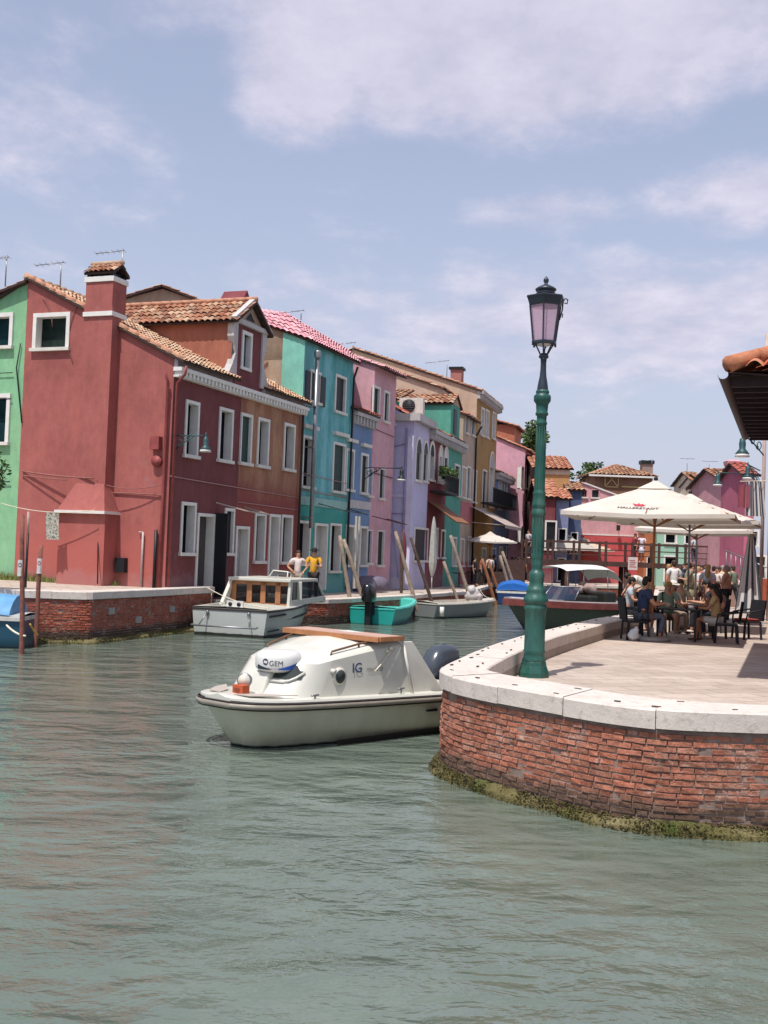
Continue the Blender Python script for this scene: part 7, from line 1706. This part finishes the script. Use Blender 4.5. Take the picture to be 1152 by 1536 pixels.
# orange sign post at the right edge
p0=onz(1145,921,.9);M=Matrix.Translation((p0.x,p0.y,0));r=thing('sign_stand',Matrix.Translation((p0.x,p0.y,.9)),'orange and white stand on a pale foot at the right edge','stand')
b=MB(M,flat('#b0583c',.6));b.box(-.12,-.12,1.1,.16,.12,2.2);b.build('panel',r,bevel=.01);b=MB(M,flat('#c4beb6',.7));b.box(-.35,-.3,.9,.35,.3,1.0);b.build('foot',r,bevel=.02)
# ================================================================ WALL LAMPS on brackets
def bracket_lamp(base,tip,label,s=1.,mat=M_LAMPG,down=.5):
    base=Vector(base);tip=Vector(tip);d=(tip-base);L_=d.length;d.normalize()
    r=thing('wall_lamp',Matrix.Translation(base),label,'wall lamp','street lamps on wall brackets')
    b=MB(mat=mat);b.sm=True;b.tube([base,tip],.022*s,6)
    q=Vector((0,0,-1));c=base+d*L_*.22+q*.16*s
    for k,(rr,cc_) in enumerate(((.13*s,base+d*.2*s+q*.2*s),(.08*s,base+d*.45*s+q*.1*s))):
        b.tube([cc_+d*rr*math.cos(t)*(1-.05*i)+q*rr*math.sin(t)*(1-.05*i) for i,t in enumerate([2*math.pi*i/10 for i in range(13)])],.014*s,5)
    b.tube([base+q*.45*s,base+d*.35*s+q*.2*s,base+d*.7*s],.018*s,6);b.build('bracket',r)
    t=tip
    b=MB(Matrix.Translation(t),mat);b.sm=True;b.lathe([(.01,.1*s),(.03*s,.02),(.02*s,-.03*s),(.07*s,-.06*s),(.075*s,-.14*s),(.085*s,-.16*s),(.075*s,-.3*s),(.1*s,-.33*s),(.17*s,-.42*s),(.165*s,-.43*s),(.09*s,-.34*s)],n=14);b.build('lamp_head',r)
    b=MB(Matrix.Translation(t),flat('#cfcbc4',.4));b.sm=True;b.lathe([(.16*s,-.43*s),(.18*s,-.5*s),(.1*s,-.5*s)],n=14);b.build('lamp_shade',r)
    return r
def perp(PL,t,z,L_): a=PL.P(t,-.03,z);return a,PL.P(t,-L_,z)
t_,z_=A.tz(268,655);a_,b_=perp(A,.15,z_,1.12);bracket_lamp(a_,b_,'green lamp on a scrolled bracket at the corner of the red house')
t_,z_=A.tz(542,702);a_,b_=perp(A,16.2,A.tz(548,702)[1],1.75);bracket_lamp(a_,b_,'dark lamp on a long bracket in front of the lilac house',1.1,M_IRON)
a_=ony(757,752,86);bracket_lamp(D.P(.4,-.02,D.tz(778,753)[1]),D.P(.4,-1.9,D.tz(778,753)[1]),'dark lamp on a bracket of the light pink house',1.2,M_IRON)
a_=ony(1146,656,27.5);b_=ony(1114,655,27);bracket_lamp(a_,b_,'green lamp hanging from a bracket below the tiled eaves at the right',1.0)
a_=ony(1142,712,38);b_=ony(1077,709,37);bracket_lamp(a_,b_,'small dark lamp on a long horizontal arm above the parasols',.9)
a_=ony(1140,706,45);b_=ony(1122,697,44.5);bracket_lamp(a_,b_,'small lamp with a white shade left of the striped towel',1.2)
a_=ony(1112,748,60);b_=ony(1104,747,59);bracket_lamp(a_,b_,'little lamp on the front of the pink chimney house',1.0,M_IRON)
# ================================================================ TV AERIALS
def aerial(px,py0,py1,Y,dx0,dx1,label,tilt=-.15,n=6):
    p=ony(px,py0,Y);q=ony(px,py1,Y)
    b=MB(mat=M_METAL);b.sm=True;b.tube([(p.x,Y,q.z),(p.x,Y,p.z)],.022,6)
    a_=Vector((p.x+dx0,Y,p.z-dx0*tilt));c_=Vector((p.x+dx1,Y,p.z-dx1*tilt));b.tube([a_,c_],.016,5)
    for i in range(n):
        m=a_.lerp(c_,i/(n-1));b.tube([m-Vector((0,.22,0)),m+Vector((0,.22,0))],.008,4)
    b.build('tv_aerial',origin=(p.x,Y,q.z),label=label,cat='aerial',group='television aerials on the roofs')
aerial(184,376,420,34.9,-.85,.05,'aerial clamped to the big red chimney')
aerial(92,394,436,36.5,-.85,.1,'aerial on the red roof left of the big chimney')
aerial(10,386,430,37,-.4,.08,'aerial above the green house at the left edge')
aerial(452,466,480,44,-1.1,.1,'aerial over the pink roof of the teal house')
aerial(530,514,528,52,-.9,.1,'aerial above the pink house');aerial(671,541,566,66,-1.3,.1,'aerial above the long cream gable')
aerial(1031,688,716,80,-.5,.5,'aerial left of a pair above the second parasol',0);aerial(1064,692,716,80,-.5,.6,'aerial right of a pair above the second parasol',0);aerial(978,690,700,90,-.6,.1,'aerial on the timber tower')
# ================================================================ VEGETATION
def tree(x,y,z,h,rad,n,leafm,label,name='tree',seed=1,ls=.09,trunk_h=.45,squash=.8):
    random.seed(seed);r=thing(name,Matrix.Translation((x,y,z)),label,'tree')
    b=MB(mat=flat('#4a3b2e',.9,var=.3,bump=.5));b.sm=True;top=Vector((x,y,z+h*.62));b.tube([(x,y,z),(x+.05*h*.2,y,z+h*.3),top],[.05*h*.5+.03,.035*h*.5+.02,.03],8)
    cl=[]
    for i in range(22):
        v=Vector((random.gauss(0,1),random.gauss(0,1),random.gauss(0,1))).normalized()*rad*ru(.35,1.0);c=Vector((x,y,z+h-rad*squash))+Vector((v.x,v.y,v.z*squash));cl.append((c,rad*ru(.22,.42)))
        s_=Vector((x,y,z+h*ru(.3,.6)));b.tube([s_,s_.lerp(c,.5)+Vector((0,0,-.05*h)),c],[.03+.01*h*.3,.02,.008],5)
    b.build('trunk',r)
    q=MB(mat=leafm)
    for i in range(n):
        c,rr=random.choice(cl);v=Vector((random.gauss(0,1),random.gauss(0,1),random.gauss(0,1)));v=v.normalized()*rr*random.random()**.4;p=c+v
        a_=Vector((ru(-1,1),ru(-1,1),ru(-.6,.6))).normalized();b_=a_.cross(Vector((ru(-1,1),ru(-1,1),ru(-1,1)))).normalized();s=ls*ru(.6,1.3)
        q.add([p-a_*s,p+b_*s*.45,p+a_*s,p-b_*s*.45],[(0,1,2,3)])
    q.build('crown',r);return r
LEAF=NT('leaves');cc=LEAF.ramp(LEAF.noise(1.8,4),[(.35,'#2e4426'),(.5,'#48602f'),(.68,'#6a7d45')]);LEAFM=LEAF.fin(cc,.55,spec=.35)
p=ony(-20,700,28.0);tree(p.x-.55,28.0,1.3,3.75,1.05,2600,LEAFM,'small leafy tree reaching in at the left edge before the green house',seed=4,ls=.085,squash=.8)
p=ony(797,660,100);tree(p.x,100,.9,p.z+.8,2.2,2600,LEAFM,'green tree crown between the light pink house and the lamp post',seed=9,ls=.2)
p=ony(880,712,98);tree(p.x,98,.9,p.z+.3,1.5,1500,LEAFM,'distant tree beside the timber tower',seed=12,ls=.16)
random.seed(33)
# balcony plants and window flowers
b=MB(mat=LEAFM)
for i in range(1400):
    t=ru(3.8,6.8);c=B.P(t,-.6+ru(-.2,.2),6.75+ru(-.15,.3)+.1*math.sin(t*5));a_=Vector((ru(-1,1),ru(-1,1),ru(-1,1))).normalized();d_=a_.cross(Vector((ru(-1,1),1,ru(-1,1)))).normalized();b.add([c-a_*.07,c+d_*.04,c+a_*.07,c-d_*.04],[(0,1,2,3)])
b.build('balcony_plants',label='mass of potted plants along the maroon house balcony',cat='plants')
# washing and canopies on the canal front
b=MB(mat=flat('#b9b4ac',.9));b.sm=True
for dt in (0,.35):
    a_=A.P(13.2+dt,-.9,4.1);rows=[]
    for i in range(6): rows.append([(a_.x+.05*math.cos(t)*(1+i*.1),a_.y+.05*math.sin(t)*(1+i*.1),a_.z-3.0*i/5) for t in [2*math.pi*j/8 for j in range(8)]])
    b.grid(rows,closed=True)
b.build('gathered_curtain',label='long gathered white curtain at the teal house door',cat='curtain')
for (t0,t1,z,l,c) in ((11.2,14.2,4.35,'thin awning arms over the teal house door','#3a4a4a'),(17.3,19.2,4.1,'dark folding awning arms over the pink house door','#4a2c34'),(2.9,4.9,3.95,'short clothes rack with hanging bits above the black door leaf','#a89a92')):
    b=MB(MA,flat(c,.6));b.bar((t0,-.03,z+.15),(t0+.2,-1.1,z-.1),.04,.04);b.bar((t1,-.03,z+.1),(t1-.2,-1.1,z-.15),.04,.04);b.bar((t0+.2,-1.1,z-.1),(t1-.2,-1.1,z-.15),.04,.04)
    b.build('awning_frame',label=l,cat='awning frame')
# sack and trolley by the pink house
b=MB(mat=flat('#6d6574',.8,var=.2,bump=.3));b.sm=True;p=ony(556,876,48);b.M=Matrix.Translation((p.x,p.y,0));b.lathe([(.75,.98),(.8,1.2),(.74,1.45),(.5,1.56),(.1,1.6)],n=9,sq=.6);b.build('covered_cart',label='grey covered cart parked before the pink house',cat='cart')

# ================================================================ every separate pipe, leaf and rail is a part of its own
def split(names):
    for o in [o for o in SC.objects if o.type=='MESH' and o.parent and o.name.split('.')[0] in names]:
        me=o.data;n=len(me.vertices);par=list(range(n))
        def find(a):
            while par[a]!=a: par[a]=par[par[a]];a=par[a]
            return a
        for e in me.edges:
            a,b_=find(e.vertices[0]),find(e.vertices[1])
            if a!=b_: par[a]=b_
        isl={}
        for p in me.polygons: isl.setdefault(find(p.vertices[0]),[]).append(p.index)
        if len(isl)<2 or len(isl)>40: continue
        base=o.name.split('.')[0]
        for fs in isl.values():
            idx={};vs=[];F_=[];mi=[];sm=[]
            for fi in fs:
                p=me.polygons[fi];f=[]
                for v in p.vertices:
                    if v not in idx: idx[v]=len(vs);vs.append(me.vertices[v].co.copy())
                    f.append(idx[v])
                F_.append(f);mi.append(p.material_index);sm.append(p.use_smooth)
            m2=bpy.data.meshes.new(base);m2.from_pydata(vs,[],F_)
            for m in me.materials: m2.materials.append(m)
            m2.polygons.foreach_set('material_index',mi);m2.polygons.foreach_set('use_smooth',sm);m2.update()
            q=bpy.data.objects.new(base,m2);COL.objects.link(q);q.parent=o.parent
        bpy.data.objects.remove(o)
split({'cable','white_band','shutter','cabin_wing','side_strake','grip_pad','hand_rail','rose_band','drain_pipe','cleat','frieze'})
